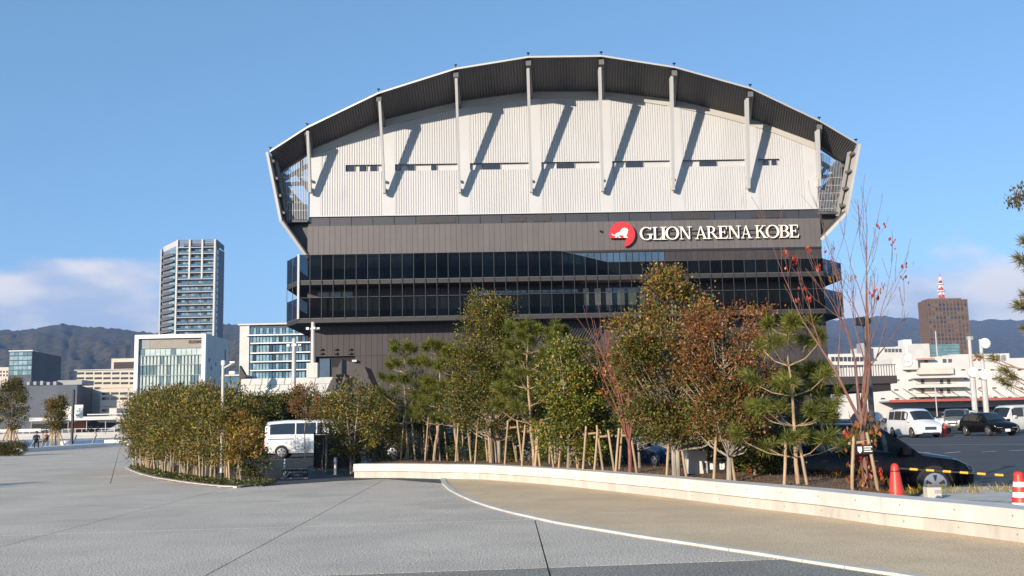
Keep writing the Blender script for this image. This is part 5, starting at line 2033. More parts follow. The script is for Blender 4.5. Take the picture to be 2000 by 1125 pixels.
# station: x, sill z, belt z, roof z (equal to belt+ where there is no cabin), half width, roof half width
CARS = {
    'van': dict(L=4.4, st=[(-2.2, .42, .95, 1.0, .78, .74), (-2.17, .30, 1.08, 1.62, .84, .72), (-2.05, .27, 1.10, 1.80, .85, .70), (-1.2, .26, 1.10, 1.86, .85, .70), (.5, .26, 1.08, 1.86, .85, .70),
                           (1.05, .26, 1.05, 1.76, .85, .68), (1.72, .28, 1.02, 1.10, .83, .70), (2.08, .3, .88, .92, .78, .66), (2.2, .36, .70, .74, .66, .55)],
                wheels=(-1.35, 1.36), wr=.315, side=[(-1.93, -.72), (-.66, .30), (.36, 1.35)], ws=(5, 6), rw=(0, 1)),
    'minivan': dict(L=4.7, st=[(-2.35, .40, .98, 1.02, .76, .72), (-2.28, .26, 1.08, 1.68, .84, .70), (-2.1, .22, 1.08, 1.80, .86, .68), (-1.0, .20, 1.06, 1.86, .865, .68), (.3, .20, 1.03, 1.84, .865, .68),
                               (.75, .20, 1.02, 1.74, .865, .66), (1.55, .22, 1.0, 1.06, .85, .70), (2.1, .24, .90, .95, .80, .68), (2.33, .28, .72, .76, .70, .6)],
                    wheels=(-1.4, 1.42), wr=.33, side=[(-2.0, -1.2), (-1.14, -.12), (-.06, .62), (.68, 1.3)], ws=(5, 6), rw=(0, 1)),
    'suv': dict(L=4.8, st=[(-2.4, .45, .92, .98, .76, .70), (-2.32, .34, 1.04, 1.25, .88, .70), (-1.9, .30, 1.06, 1.60, .92, .66), (-1.2, .28, 1.05, 1.68, .93, .66), (.1, .28, 1.02, 1.66, .93, .66),
                           (.5, .28, 1.0, 1.58, .93, .64), (1.25, .30, .98, 1.04, .92, .74), (1.95, .32, .88, .93, .88, .72), (2.3, .36, .72, .77, .76, .62), (2.4, .42, .58, .62, .62, .5)],
                wheels=(-1.42, 1.45), wr=.37, side=[(-1.85, -1.15), (-1.08, -.1), (-.03, .98)], ws=(5, 6), rw=(1, 2)),
    'hatch': dict(L=4.2, st=[(-2.1, .42, .82, .88, .72, .66), (-2.02, .3, .95, 1.15, .84, .66), (-1.6, .26, .96, 1.44, .87, .62), (-.9, .24, .95, 1.50, .88, .62), (.1, .24, .93, 1.49, .88, .62),
                             (.4, .24, .92, 1.42, .88, .6), (1.15, .26, .90, .96, .87, .7), (1.75, .28, .80, .85, .83, .68), (2.05, .32, .64, .69, .72, .6), (2.1, .38, .54, .58, .6, .5)],
                  wheels=(-1.28, 1.3), wr=.33, side=[(-1.62, -.95), (-.88, -.02), (.05, .9)], ws=(5, 6), rw=(1, 2)),
    'jeep': dict(L=4.3, st=[(-2.1, .5, 1.05, 1.1, .78, .74), (-2.05, .45, 1.1, 1.72, .80, .72), (-1.9, .42, 1.12, 1.80, .80, .72), (.2, .42, 1.12, 1.80, .80, .70), (.3, .42, 1.12, 1.76, .80, .70),
                            (.62, .44, 1.12, 1.16, .78, .70), (1.9, .46, 1.06, 1.10, .62, .56), (2.02, .5, .9, .94, .6, .5)],
                 wheels=(-1.2, 1.25), wr=.4, side=[(-1.8, -.9), (-.82, .2)], ws=(4, 5), rw=(0, 1)),
    'boxvan': dict(L=4.6, st=[(-2.3, .42, .95, 1.0, .78, .74), (-2.28, .30, 1.05, 1.82, .84, .76), (-2.1, .28, 1.08, 1.96, .845, .75), (-.5, .28, 1.08, 1.98, .845, .75), (1.3, .28, 1.06, 1.96, .845, .75),
                              (1.6, .28, 1.05, 1.86, .845, .72), (2.12, .3, 1.0, 1.06, .83, .72), (2.25, .32, .8, .84, .8, .7), (2.3, .38, .6, .64, .7, .6)],
                   wheels=(-1.3, 1.45), wr=.32, side=[(-2.0, -.85), (-.78, .55), (.62, 1.65)], ws=(5, 6), rw=(0, 1)),
}


def make_car(kind, name, loc, rz, body, label, group=None, cat='car', front='grille', roofrail=False):
    c = CARS[kind]
    st = c['st']
    t = thing(name, loc, label, cat, rz, group)
    bl = lambda b, nm, m, par=t, **k: b.build(nm, m, par, local=True, **k)

    def rings(x, zs, zb, zr, w_, wr_):
        zb = max(zb, zs + .1)
        return [(w_ * .90, zs), (w_ * .99, zs + .16), (w_, (zs + zb) * .5 + .08), (w_ * .975, zb - .04), (w_ * .955, zb), (wr_ + .015, max(zb + .01, zr - .07)), (wr_ * .88, max(zb + .02, zr)), (0, max(zb + .03, zr + .025))]

    b = MB()
    nr = 8
    full = []
    for s_ in st:
        rg = rings(*s_)
        ring = [(s_[0], y, z) for y, z in rg] + [(s_[0], -y, z) for y, z in rg[-2::-1]]
        full.append(ring)
    m_ = len(full[0])
    b.v = [p for r_ in full for p in r_]
    for i in range(len(st) - 1):
        for k in range(m_):
            b.f.append((i * m_ + k, i * m_ + (k + 1) % m_, (i + 1) * m_ + (k + 1) % m_, (i + 1) * m_ + k))
            b.mi.append(0)
    b.f += [tuple(range(m_)), tuple((len(st) - 1) * m_ + k for k in range(m_ - 1, -1, -1))]
    b.mi += [0, 0]
    bl(b, 'body', body, smooth=True)

    xs = [s_[0] for s_ in st]

    def pt(x, k, sgn):
        """point on the body at x on ring line k (float), side sgn"""
        i = max(0, min(len(xs) - 2, int(np.searchsorted(xs, x) - 1)))
        u = (x - xs[i]) / (xs[i + 1] - xs[i])
        k0 = int(math.floor(k))
        kf = k - k0
        a_, c_ = rings(*st[i]), rings(*st[i + 1])
        f = lambda r_: (r_[k0][0] + (r_[min(k0 + 1, nr - 1)][0] - r_[k0][0]) * kf, r_[k0][1] + (r_[min(k0 + 1, nr - 1)][1] - r_[k0][1]) * kf)
        (y0, z0), (y1, z1) = f(a_), f(c_)
        return Vector((x, sgn * (y0 + (y1 - y0) * u), z0 + (z1 - z0) * u))

    for sgn in (1, -1):
        for (xa, xb_) in c['side']:
            cut_ = [x for x in xs if xa < x < xb_]
            line = [xa] + cut_ + [xb_]
            b = MB()
            v = []
            for x in line:
                for k in (4.12, 4.9):
                    p = pt(x, k, sgn)
                    v.append((p.x, p.y + sgn * .006, p.z))
            b.add(v, [(2 * i, 2 * i + 2, 2 * i + 3, 2 * i + 1) for i in range(len(line) - 1)])
            bl(b, 'side_window', m_cglass)
        # doors' shut lines, handles, sills
        for (xa, xb_) in c['side'][-2:]:
            p = pt((xa + .15), 3.0, sgn)
            bl(MB().box(p.x, p.x + .16, p.y - .02 if sgn > 0 else p.y - .025, p.y + .025 if sgn > 0 else p.y + .02, p.z - .11, p.z - .08), 'door_handle', m_trim if body in (cp_black, cp_navy) else body)
            b = MB()
            v = []
            for k in (1.0, 2.0, 3.0, 4.1):
                p = pt(xa - .03, k, sgn)
                v += [(p.x - .006, p.y + sgn * .004, p.z), (p.x + .006, p.y + sgn * .004, p.z)]
            b.add(v, [(2 * i, 2 * i + 1, 2 * i + 3, 2 * i + 2) for i in range(3)])
            bl(b, 'door_seam', m_trim)
        p = pt(c['side'][-1][1] - .12, 4.1, sgn)
        bl(MB().box(p.x - .08, p.x + .1, min(p.y + sgn * .02, p.y + sgn * .2), max(p.y + sgn * .02, p.y + sgn * .2), p.z - .02, p.z + .14), 'wing_mirror', body, bevel=.02)
        for wx in c['wheels']:
            wr_ = c['wr']
            p = pt(wx, 1.2, sgn)
            b = MB()
            n = 18
            v = []
            for k in range(n + 1):
                a = math.pi * k / n
                for q in (wr_ + .03, wr_ + .085):
                    z = wr_ + q * math.sin(a)
                    x = wx + q * math.cos(a)
                    zz_ = max(z, st[3][1])
                    kk = float(np.interp(zz_, [r_[1] for r_ in rings(*st[3])][:5], range(5)))
                    v.append((x, pt(x, kk, sgn).y + sgn * .007, zz_))
            b.add(v, [(2 * i, 2 * i + 1, 2 * i + 3, 2 * i + 2) for i in range(n)])
            bl(b, 'wheel_arch', m_trim if kind in ('jeep',) else body)
            b = MB()
            v = [(wx, pt(wx, 2, sgn).y + sgn * .004, wr_)]
            for k in range(n + 1):
                a = math.pi * k / n
                z = wr_ + (wr_ + .045) * math.sin(a)
                zz_ = max(z, st[3][1])
                kk = float(np.interp(zz_, [r_[1] for r_ in rings(*st[3])][:5], range(5)))
                x = wx + (wr_ + .045) * math.cos(a)
                v.append((x, pt(x, kk, sgn).y + sgn * .005, zz_))
            b.add(v, [(0, i, i + 1) for i in range(1, n + 1)])
            bl(b, 'wheel_well', m_trim)
            yo = pt(wx, 2, sgn).y
            tw = bl(MB().lathe([(wr_ * .66, sgn * .02), (wr_ * .93, sgn * .02), (wr_, sgn * -.02), (wr_, sgn * -.2), (wr_ * .9, sgn * -.22)], (wx, yo, wr_), 20, axis='y'), 'tyre', m_tyre, smooth=True)
            b = MB().lathe([(.05, sgn * .035), (wr_ * .5, sgn * .03), (wr_ * .66, sgn * .024), (wr_ * .69, sgn * .01)], (wx, yo, wr_), 16, axis='y')
            bl(b, 'rim', m_rim, smooth=True)
            b = MB()
            for k in range(5):
                a = 2 * math.pi * k / 5
                a2 = a + .62
                r1_, r2_ = wr_ * .22, wr_ * .56
                q = [(r1_, a + .12), (r2_, a + .1), (r2_, a2 - .1), (r1_, a2 - .12)]
                b.add([(wx + r_ * math.cos(w_), yo + sgn * .037, wr_ + r_ * math.sin(w_)) for r_, w_ in q], [(0, 1, 2, 3)])
            bl(b, 'spoke_gap', m_trim, kind='stuff')

    def across(ia, ib, u0, u1, k, nm, m, dx):
        """panel across the width between two stations (windscreen, rear window)"""
        xa, xb_ = xs[ia] + (xs[ib] - xs[ia]) * u0, xs[ia] + (xs[ib] - xs[ia]) * u1
        b = MB()
        v = []
        for x in (xa, xb_):
            l_, r_, q = pt(x, k, 1), pt(x, k, -1), pt(x, 6.6, 1)
            n = 6
            for e in range(n + 1):
                y = l_.y + (r_.y - l_.y) * e / n
                zc = pt(x, 7, 1).z
                zz_ = l_.z + (zc - l_.z) * (1 - (2 * e / n - 1) ** 2)
                v.append((x + dx, y, zz_ + .012))
        b.add(v, [(e, e + 1, 7 + e + 1, 7 + e) for e in range(6)])
        bl(b, nm, m)

    across(*c['ws'], .08, .90, 5.6, 'windscreen', m_cglass, .012)
    across(*c['rw'], .25, .95, 5.5, 'rear_window', m_cglass, -.02)
    xf, xr_ = xs[-1], xs[0]
    wf, wrr = st[-1][4], st[0][4]
    zf, zr = st[-1][2], st[0][2]
    # front: lamps, grille, plate, lower intake
    for sgn in (1, -1):
        a_, c_ = pt(xs[-3] + (xs[-2] - xs[-3]) * .55, 3.4, sgn), pt(xs[-1] - .02, 3.2, sgn)
        a2, c2 = pt(xs[-3] + (xs[-2] - xs[-3]) * .75, 2.5, sgn), pt(xs[-1] - .015, 2.5, sgn)
        o_ = Vector((.012, sgn * .02, .004))
        b = MB().add([a_ + o_, c_ + o_, c2 + o_, a2 + o_], [(0, 1, 2, 3)])
        b.add([c_ + o_, (xf + .02, sgn * wf * .55, c_.z), (xf + .02, sgn * wf * .55, c2.z), c2 + o_], [(0, 1, 2, 3)])
        bl(b, 'headlight', m_head)
        a_ = pt(xr_ + .02, 3.6, sgn)
        hgt = .34 if kind in ('van', 'minivan', 'boxvan') else .2
        b = MB().box(xr_ - .025, xr_ + .14, min(a_.y * .86, a_.y * 1.035), max(a_.y * .86, a_.y * 1.035), zr - .12 - hgt, zr - .1)
        bl(b, 'tail_light', m_tail, bevel=.015)
    zg0, zg1 = st[-1][1] + .0, zf - .03
    bl(MB().box(xf - .02, xf + .022, -wf * .5, wf * .5, (zg0 + zg1) / 2 + .02, zg1), 'grille', m_trim)
    if front == 'chrome':
        for k in range(3):
            z_ = (zg0 + zg1) / 2 + .05 + k * .07
            bl(MB().box(xf + .0221, xf + .035, -wf * .55, wf * .55, z_, z_ + .025), 'grille_bar', m_chrome)
    bl(MB().box(xf - .02, xf + .02, -wf * .8, wf * .8, zg0 - .06, zg0 + .06), 'lower_intake', m_trim)
    bl(MB().box(xf + .023, xf + .045, -.165, .165, (zg0 + zg1) / 2 - .15, (zg0 + zg1) / 2 + .015), 'number_plate', m_plate)
    bl(MB().box(xr_ - .03, xr_ - .005, -.165, .165, st[0][1] + .12, st[0][1] + .285), 'number_plate', m_plate)
    bl(MB().box(xr_ - .04, xr_ + .1, -wrr * .97, wrr * .97, st[0][1] - .12, st[0][1] + .06), 'rear_bumper', m_trim if kind == 'van' else body, bevel=.02)
    if kind == 'jeep':
        for sgn in (1, -1):
            bl(MB().lathe([(.11, .0), (.11, .04), (.02, .05)], (xf, sgn * .42, .86), 12, axis='x'), 'round_headlight', m_head)
        bl(MB().box(xf, xf + .12, -.75, .75, .5, .62), 'front_bumper', m_trim)
    if roofrail:
        for sgn in (1, -1):
            bl(MB().tube([pt(x, 5.9, sgn) + Vector((0, 0, .04)) for x in (xs[2], xs[3], xs[4])], .02, 5), 'roof_rail', m_trim)
    if kind == 'van':
        for sgn in (1, -1):
            p = pt(-1.9, 3, sgn)
            bl(MB().box(-2.0, -.75, p.y - .004 if sgn > 0 else p.y - .01, p.y + .01 if sgn > 0 else p.y + .004, p.z - .13, p.z - .09), 'slide_rail', m_trim)
    return t


def car_at(kind, px, D, deg, body, label, **k):
    x = P(px, 830, D).x
    return make_car(kind, k.pop('name', 'parked_car'), (x, D, gz(x, D)), R(deg), body, label, **k)


car_at('van', 609, 50.5, 4, cp_white, 'white van with red tail lamp parked before the dark hedge', name='parked_van', cat='van')
car_at('minivan', 1785, 66, -87, cp_white, 'white minivan with chrome grille facing the plaza, nearest of the white cars', cat='car', front='chrome', group='cars on the far side of the car park')
car_at('hatch', 1930, 66, -84, cp_black, 'black hatchback with lit white number plate next to the white minivan', group='cars on the far side of the car park')
bpy.data.objects['parked_car']['label'] = 'white minivan with chrome grille parked facing the plaza'
bpy.data.objects['parked_car.001']['label'] = 'black hatchback facing the plaza in front of a grey jeep'
car_at('suv', 1862, 84, 195, cp_white, 'white SUV seen from its side behind the white minivan', group='cars on the far side of the car park', roofrail=True)
car_at('jeep', 1868, 75, -120, cp_green, 'grey green jeep between white minivan and black hatchback', group='cars on the far side of the car park')
car_at('boxvan', 1996, 72, 200, cp_pearl, 'cream box van cut by the picture edge beside the black hatchback', group='cars on the far side of the car park', cat='van', name='parked_van')
car_at('suv', 1800, 97, 5, cp_navy, 'dark blue car roof behind the white minivan under the awning', group='cars on the far side of the car park')
car_at('suv', 1895, 100, 5, cp_black, 'black SUV at the back of the car park below the red awning', group='cars on the far side of the car park')
car_at('suv', 1690, 62, -120, cp_black, 'dark pickup like car half hidden by the bare cherry trunk', group='cars on the far side of the car park')
car_at('suv', 1660, 22.6, -3, cp_black, 'large glossy black SUV parked behind the low wall and young trees', roofrail=False)
car_at('minivan', 1430, 54, -12, cp_white, 'white minivan glimpsed through the tall brown maple branches', group='cars behind the young trees')
car_at('hatch', 1283, 37, -70, cp_blue, 'bright blue car glimpsed between the maple stakes', group='cars behind the young trees')
car_at('suv', 1100, 40, 172, cp_black, 'car coloured black for the shade behind the green broadleaf tree', group='cars behind the young trees')  # black paint on this and the next two stands in for tree shade
car_at('minivan', 960, 44, 8, cp_black, 'minivan coloured black for the shade behind the big evergreen oak', group='cars behind the young trees')
car_at('hatch', 830, 45, 175, cp_black, 'hatchback coloured black for the shade behind the paired pines', group='cars behind the young trees')
car_at('suv', 1560, 46, -10, cp_black, 'black SUV behind the single pine beside the maple', group='cars behind the young trees')
D = 33
c = P(1265, 853, 40)
t = thing('traffic_cone', (c.x, 40, gz(c.x, 40)), 'small red cone beside the bright blue car behind the trees', 'cone')
gz_ = ORG[t.name].z
MB().box(c.x - .2, c.x + .2, 39.8, 40.2, gz_, gz_ + .04).build('base', m_conered, t)
MB().lathe([(.16, gz_ + .041), (.05, gz_ + .9), (.01, gz_ + .95)], (c.x, 40, 0), 16).build('body', m_conered, t, smooth=True)
c = P(1845, 845, 66)
t = thing('traffic_cone', (c.x, 66, 0), 'small red cone between the white minivan and the grey jeep', 'cone')
MB().lathe([(.2, .041), (.05, .8), (.01, .85)], (c.x, 66, 0), 14).build('body', m_conered, t, smooth=True)
MB().box(c.x - .25, c.x + .25, 65.75, 66.25, 0, .04).build('base', m_conered, t)


# ================================================================== PLANTS
m_leaf = leaf_mat('leaf', .10, .42)
m_needle = leaf_mat('pine_needle', .15, .55)
m_bark = mat('smooth_bark', (.30, .24, .18), .85, .3, 6, .5, 40, stretch=(1, 1, .35))
m_barkg = mat('grey_bark', (.31, .27, .22), .85, .3, 5, .5, 40, stretch=(1, 1, .35))
m_barkp = mat('pine_bark', (.36, .245, .155), .9, .35, 8, .8, 50, stretch=(1, 1, .5))
m_twig = mat('red_twig', (.17, .082, .062), .7, .25, 6)
m_twig2 = mat('scarlet_twig', (.24, .085, .065), .7, .25, 6)


def nrmz(a):
    return a / np.maximum(1e-9, np.linalg.norm(a, axis=1, keepdims=True))


def leaf_obj(name, parent, cen, axis, size, width, cols, material=None, fold=.25, kind='stuff'):
    """many small leaf faces (two triangles each, folded on the midrib) in one mesh; coordinates world"""
    n = len(cen)
    off = np.array(ORG[parent.name])
    axis = nrmz(axis)
    side = nrmz(np.cross(axis, rng.normal(size=(n, 3))))
    nor = np.cross(axis, side)
    L_ = size[:, None]
    b0 = cen - axis * L_ * .5
    tp = cen + axis * L_ * .5
    md = cen + axis * L_ * .03
    lf = md + side * L_ * width + nor * L_ * fold * width
    rt = md - side * L_ * width + nor * L_ * fold * width
    v = np.stack([b0, lf, tp, rt], 1).reshape(-1, 3) - off
    base = (np.arange(n) * 4)[:, None]
    tri = np.concatenate([base + np.array([[0, 1, 2]]), base + np.array([[0, 2, 3]])], 1).reshape(-1)
    me = bpy.data.meshes.new(name)
    me.vertices.add(n * 4)
    me.vertices.foreach_set('co', v.astype(np.float32).ravel())
    me.loops.add(n * 6)
    me.loops.foreach_set('vertex_index', tri.astype(np.int32))
    me.polygons.add(n * 2)
    me.polygons.foreach_set('loop_start', (np.arange(n * 2) * 3).astype(np.int32))
    at = me.attributes.new('leaf_colour', 'FLOAT_COLOR', 'POINT')
    cc = np.ones((n * 4, 4), np.float32)
    cc[:, :3] = np.repeat(cols, 4, 0)
    at.data.foreach_set('color', cc.ravel())
    me.materials.append(material or m_leaf)
    me.update()
    me.validate()
    return link(name, me, parent, kind)


def palette(cols, n, jitter=.18, w_=None):
    cols = np.array(cols, float) * np.array([1.85, 1.48, .92])
    idx = rng.choice(len(cols), n, p=w_)
    return np.clip(cols[idx] * (1 + rng.normal(size=(n, 1)) * jitter) * (1 + rng.normal(size=(n, 3)) * .06), .003, .9)


GREEN = [(.030, .050, .014), (.043, .066, .017), (.022, .036, .012)]
OLIVE = [(.075, .078, .022), (.055, .065, .02), (.10, .09, .028)]
YELG = [(.15, .135, .03), (.11, .115, .028), (.19, .145, .03)]
ORNG = [(.15, .075, .026), (.12, .058, .025), (.18, .10, .03)]
BRWN = [(.10, .05, .03), (.13, .062, .032), (.075, .042, .028)]
REDL = [(.19, .022, .016), (.24, .04, .02), (.14, .016, .013)]


def jit(p, s):
    return Vector((p[0] + random.gauss(0, s), p[1] + random.gauss(0, s), p[2] + random.gauss(0, s)))


def broadleaf(name, base, top_z, ell, clumps, per, size, colour, bark, label, cat='tree', group=None, trunk_r=.05, stems=1, clump_r=.26, lean=(0, 0), width=.26, limbs=True, up=.2,
              trunk_pts=None, limb_z=.5):
    """trunk with limbs carrying clumps of leaves; ell = [(x, y, z, rx, ry, rz)] relative to the base (z absolute height above base)"""
    base = Vector(base)
    t = thing(name, base, label, cat, group=group)
    H = top_z - base.z
    tb = MB()
    tops = []
    for s_ in range(stems):
        dx, dy = (random.uniform(-.12, .12), random.uniform(-.12, .12)) if stems > 1 else (0, 0)
        ln = (lean[0] + (random.uniform(-.3, .3) if stems > 1 else 0), lean[1] + (random.uniform(-.2, .2) if stems > 1 else 0))
        pts, rad = [], []
        for k in range(7):
            u = k / 6
            q = base + Vector((dx + ln[0] * u * u + random.gauss(0, .018) * (k > 0), dy + ln[1] * u * u + random.gauss(0, .018) * (k > 0), H * .86 * u - (.1 if k == 0 else 0)))
            pts.append(q)
            rad.append(trunk_r * (1 - .82 * u) * (1.15 if k == 0 else 1))
        tb.tube(pts, rad, 8)
        tops.append((pts, rad))
    vol = [e[3] * e[4] * e[5] for e in ell]
    cents = []
    for _ in range(clumps):
        e = random.choices(ell, vol)[0]
        while True:
            d = Vector((random.uniform(-1, 1), random.uniform(-1, 1), random.uniform(-1, 1)))
            if .25 < d.length < 1:
                break
        d = d * (d.length ** -.45)          # push clumps towards the outside
        if d.length > 1:
            d.normalize()
        cents.append(base + Vector((e[0] + d.x * e[3], e[1] + d.y * e[4], e[2] + d.z * e[5])))
    if limbs:
        for c in cents[:max(14, clumps // 2)]:
            pts, rad = random.choice(tops)
            hz = max(.15, min(.97, (c.z - base.z - (c - base).to_2d().length * limb_z * 1.3) / (H * .86)))
            i = min(5, int(hz * 6))
            a = pts[i].lerp(pts[i + 1], hz * 6 - i)
            r0 = max(.005, (rad[i] + rad[i + 1]) * .22)
            m1 = a.lerp(c, .45) + Vector((0, 0, -.05)) + jit((0, 0, 0), .05)
            tb.tube([a, m1, c], [r0, r0 * .6, .004], 5)
    tb.build('trunk', bark, t, smooth=True)
    C = np.array([tuple(c) for c in cents])
    cr_ = np.array([clump_r * random.uniform(.6, 1.35) for _ in cents])
    per, size = int(per * 1.55), size * .80
    n = clumps * per
    idx = np.repeat(np.arange(clumps), per)
    off = rng.normal(size=(n, 3)) * np.array([1, 1, .72])
    cen = C[idx] + off * cr_[idx][:, None] * .55
    out = nrmz(cen - (np.array(base) + np.array([0, 0, H * .45])))
    axis = nrmz(off) * .8 + out * .5 + rng.normal(size=(n, 3)) * .55 + np.array([0, 0, up])
    sz = size * rng.uniform(.65, 1.25, n)
    cols = colour((cen - np.array(base)) / H, idx, n)
    leaf_obj('crown', t, cen, axis, sz, width, cols)
    return t


def mixcol(*spec):
    """spec = [(palette, weight function of relative height)]"""
    def f(rel, idx, n):
        w_ = np.stack([np.clip(fn(rel), 0.0001, None) for _, fn in spec], 1)
        # whole clumps lean to one colour
        cl = rng.uniform(.35, 1.6, (idx.max() + 1, len(spec)))[idx]
        w_ = w_ * cl
        w_ /= w_.sum(1, keepdims=True)
        pick = (rng.uniform(size=(n, 1)) > np.cumsum(w_, 1)).sum(1).clip(0, len(spec) - 1)
        res_ = np.zeros((n, 3))
        for k, (pal, _) in enumerate(spec):
            m = pick == k
            if m.any():
                res_[m] = palette(pal, int(m.sum()))
        return res_
    return f


def const(v):
    return lambda rel: np.full(len(rel), v)


def boughs(n, rx, ry, z0, z1, r0, prof):
    """a ragged crown: n overlapping lumps set round the trunk, prof(u) = relative spread at height u"""
    out = []
    for k in range(n):
        u = (k + random.uniform(.1, .9)) / n
        a = k * 2.4 + random.uniform(-.5, .5)
        s_ = prof(u) * random.uniform(.45, .95)
        r_ = r0 * random.uniform(.75, 1.3) * (1 - .3 * u)
        out.append((rx * s_ * math.cos(a), ry * s_ * math.sin(a), z0 + (z1 - z0) * u, r_, r_, r_ * random.uniform(.7, .95)))
    return out


def at(px, py, z=.36):
    g = G(px, py, z)
    k = (g.y + .9) / g.y            # the trunks' feet stand a little further back, hidden by the coping
    return Vector((g.x * k, g.y * k, z))


def hgt(py, px, D):
    return P(px, py, D).z


def pine(base, top_z, whorls, spread, label, lean=(0, 0), group=None, needles=95, tip=True, bark=None, first=.3, dens=1.9, nl=.235):
    base = Vector(base)
    t = thing('pine_tree', base, label, 'tree', group=group)
    H = top_z - base.z
    tb = MB()
    pts, rad = [], []
    for k in range(9):
        u = k / 8
        pts.append(base + Vector((lean[0] * math.sin(u * 2.2) + random.gauss(0, .012) * (k > 0), lean[1] * u, H * .93 * u - (.1 if k == 0 else 0))))
        rad.append(.043 * (H / 3.4) * (1 - .8 * u))
    tb.tube(pts, rad, 8)
    tufts = []      # position, direction, scale

    def on(u):
        i = min(7, int(u * 8))
        return pts[i].lerp(pts[i + 1], u * 8 - i)

    for w_ in range(whorls):
        u = first + (.9 - first) * w_ / max(1, whorls - 1)
        nb = random.randint(4, 6)
        a0 = random.uniform(0, 6.28)
        ln = spread * (1.05 - .72 * (u - first) / (1 - first)) * random.uniform(.8, 1.1)
        for q in range(nb):
            a = a0 + q * 6.283 / nb + random.uniform(-.3, .3)
            l_ = ln * random.uniform(.7, 1.15)
            rise = random.uniform(.15, .5) + .5 * u
            d = Vector((math.cos(a), math.sin(a), 0))
            s0 = on(u)
            p1 = s0 + d * l_ * .5 + Vector((0, 0, rise * l_ * .22))
            p2 = s0 + d * l_ * .85 + Vector((0, 0, rise * l_ * .62))
            p3 = s0 + d * l_ + Vector((0, 0, rise * l_ * .95))
            tb.tube([s0, p1, p2, p3], [.014 * H / 3.4, .01, .008, .005], 5)
            tufts.append((p3, (p3 - p2).normalized() + Vector((0, 0, .4)), 1.0))
            for e in range(int(round(random.uniform(1.6, 3.2) * dens))):
                v = random.uniform(.45, .95)
                o_ = p1.lerp(p3, v)
                sd_ = Vector((-d.y, d.x, 0)) * random.choice((-1, 1)) * random.uniform(.5, 1) + d * .5 + Vector((0, 0, random.uniform(.2, .8)))
                tip_ = o_ + sd_.normalized() * l_ * random.uniform(.18, .4)
                tb.tube([o_, tip_], [.006, .004], 4)
                tufts.append((tip_, sd_.normalized(), random.uniform(.75, 1.0)))
    if tip:
        for k in range(3):
            tufts.append((on(.999 - .06 * k) + Vector((0, 0, .04)), Vector((random.gauss(0, .1), random.gauss(0, .1), 1)), 1.1))
    tb.build('trunk', bark or m_barkp, t, smooth=True)
    nt_ = len(tufts)
    T = np.array([tuple(a) for a, _, _ in tufts])
    Dr = nrmz(np.array([tuple(b_) for _, b_, _ in tufts]))
    S = np.array([s_ for _, _, s_ in tufts])
    n = nt_ * needles
    idx = np.repeat(np.arange(nt_), needles)
    back_ = rng.uniform(0, .16, n)[:, None]
    org = T[idx] - Dr[idx] * back_
    dirs = nrmz(rng.normal(size=(n, 3)) * .75 + Dr[idx] * .75)
    ln = nl * S[idx] * rng.uniform(.7, 1.2, n)
    cen = org + dirs * ln[:, None] * .5
    pal = palette([(.075, .105, .022), (.055, .085, .02), (.10, .115, .025), (.04, .062, .02)], n)
    leaf_obj('needles', t, cen, dirs, ln, .026, pal, m_needle, fold=0)
    return t


def bare_tree(base, top_z, spread, label, bark, levels=4, forks=5, leaves=(), trunk_r=.07, trunk_h=.35, cat='tree', twigs=3, vshape=.45, thin=1.0, name='bare_tree', group=None):
    base = Vector(base)
    t = thing(name, base, label, cat, group=group)
    H = top_z - base.z
    tb = MB()
    tips = []

    def grow(p, d, l_, r_, lev):
        n = 4
        pts, rad = [p], [r_]
        for k in range(n):
            d = (d + Vector((random.gauss(0, .09), random.gauss(0, .09), random.gauss(.05, .05)))).normalized()
            p = p + d * l_ / n
            pts.append(p)
            rad.append(max(.0035 * thin, r_ * (1 - .62 * (k + 1) / n)))
        tb.tube(pts, rad, 6 if lev > 1 else 4, cap=False)
        if lev == 0:
            tips.append((p, d))
            return
        for k in range(twigs + (lev == levels)):
            u = random.uniform(.35, 1.0) if k else 1.0
            i = min(n - 1, int(u * n))
            q = pts[i].lerp(pts[i + 1], u * n - i) if i < n else pts[-1]
            ax = Vector((random.gauss(0, 1), random.gauss(0, 1), random.gauss(.1, .5)))
            nd = (d + ax.normalized() * random.uniform(.3, .7) * (1 if k else .3) + Vector((0, 0, .22))).normalized()
            grow(q, nd, l_ * random.uniform(.45, .72), max(.004 * thin, rad[i] * .62), lev - 1)
        tips.append((p, d))

    tp = base + Vector((0, 0, H * trunk_h))
    tb.tube([base - Vector((0, 0, .1)), base.lerp(tp, .5) + Vector((.01, 0, 0)), tp], [trunk_r * 1.15, trunk_r, trunk_r * .85], 9)
    for k in range(forks):
        a = 6.283 * k / forks + random.uniform(-.4, .4)
        d = Vector((math.cos(a) * vshape, math.sin(a) * vshape, 1)).normalized()
        grow(base.lerp(tp, random.uniform(.72, 1.0)), d, H * (1 - trunk_h) * random.uniform(.45, .62), trunk_r * .5, levels - 1)
    tb.build('trunk', bark, t, smooth=True)
    return t, tips


def hang_leaves(t, spots, per, size, pals, spread=.05, width=.3):
    n = len(spots) * per
    C = np.array([tuple(s_) for s_ in spots])
    idx = np.repeat(np.arange(len(spots)), per)
    cen = C[idx] + rng.normal(size=(n, 3)) * spread + np.array([0, 0, -size * .4])
    axis = rng.normal(size=(n, 3)) * .35 + np.array([0, 0, -1.0])
    cols = np.zeros((n, 3))
    pi = rng.choice(len(pals), len(spots))[idx]
    for k, pal in enumerate(pals):
        m = pi == k
        if m.any():
            cols[m] = palette(pal, int(m.sum()))
    leaf_obj('leaves', t, cen, axis, size * rng.uniform(.7, 1.2, n), width, cols)


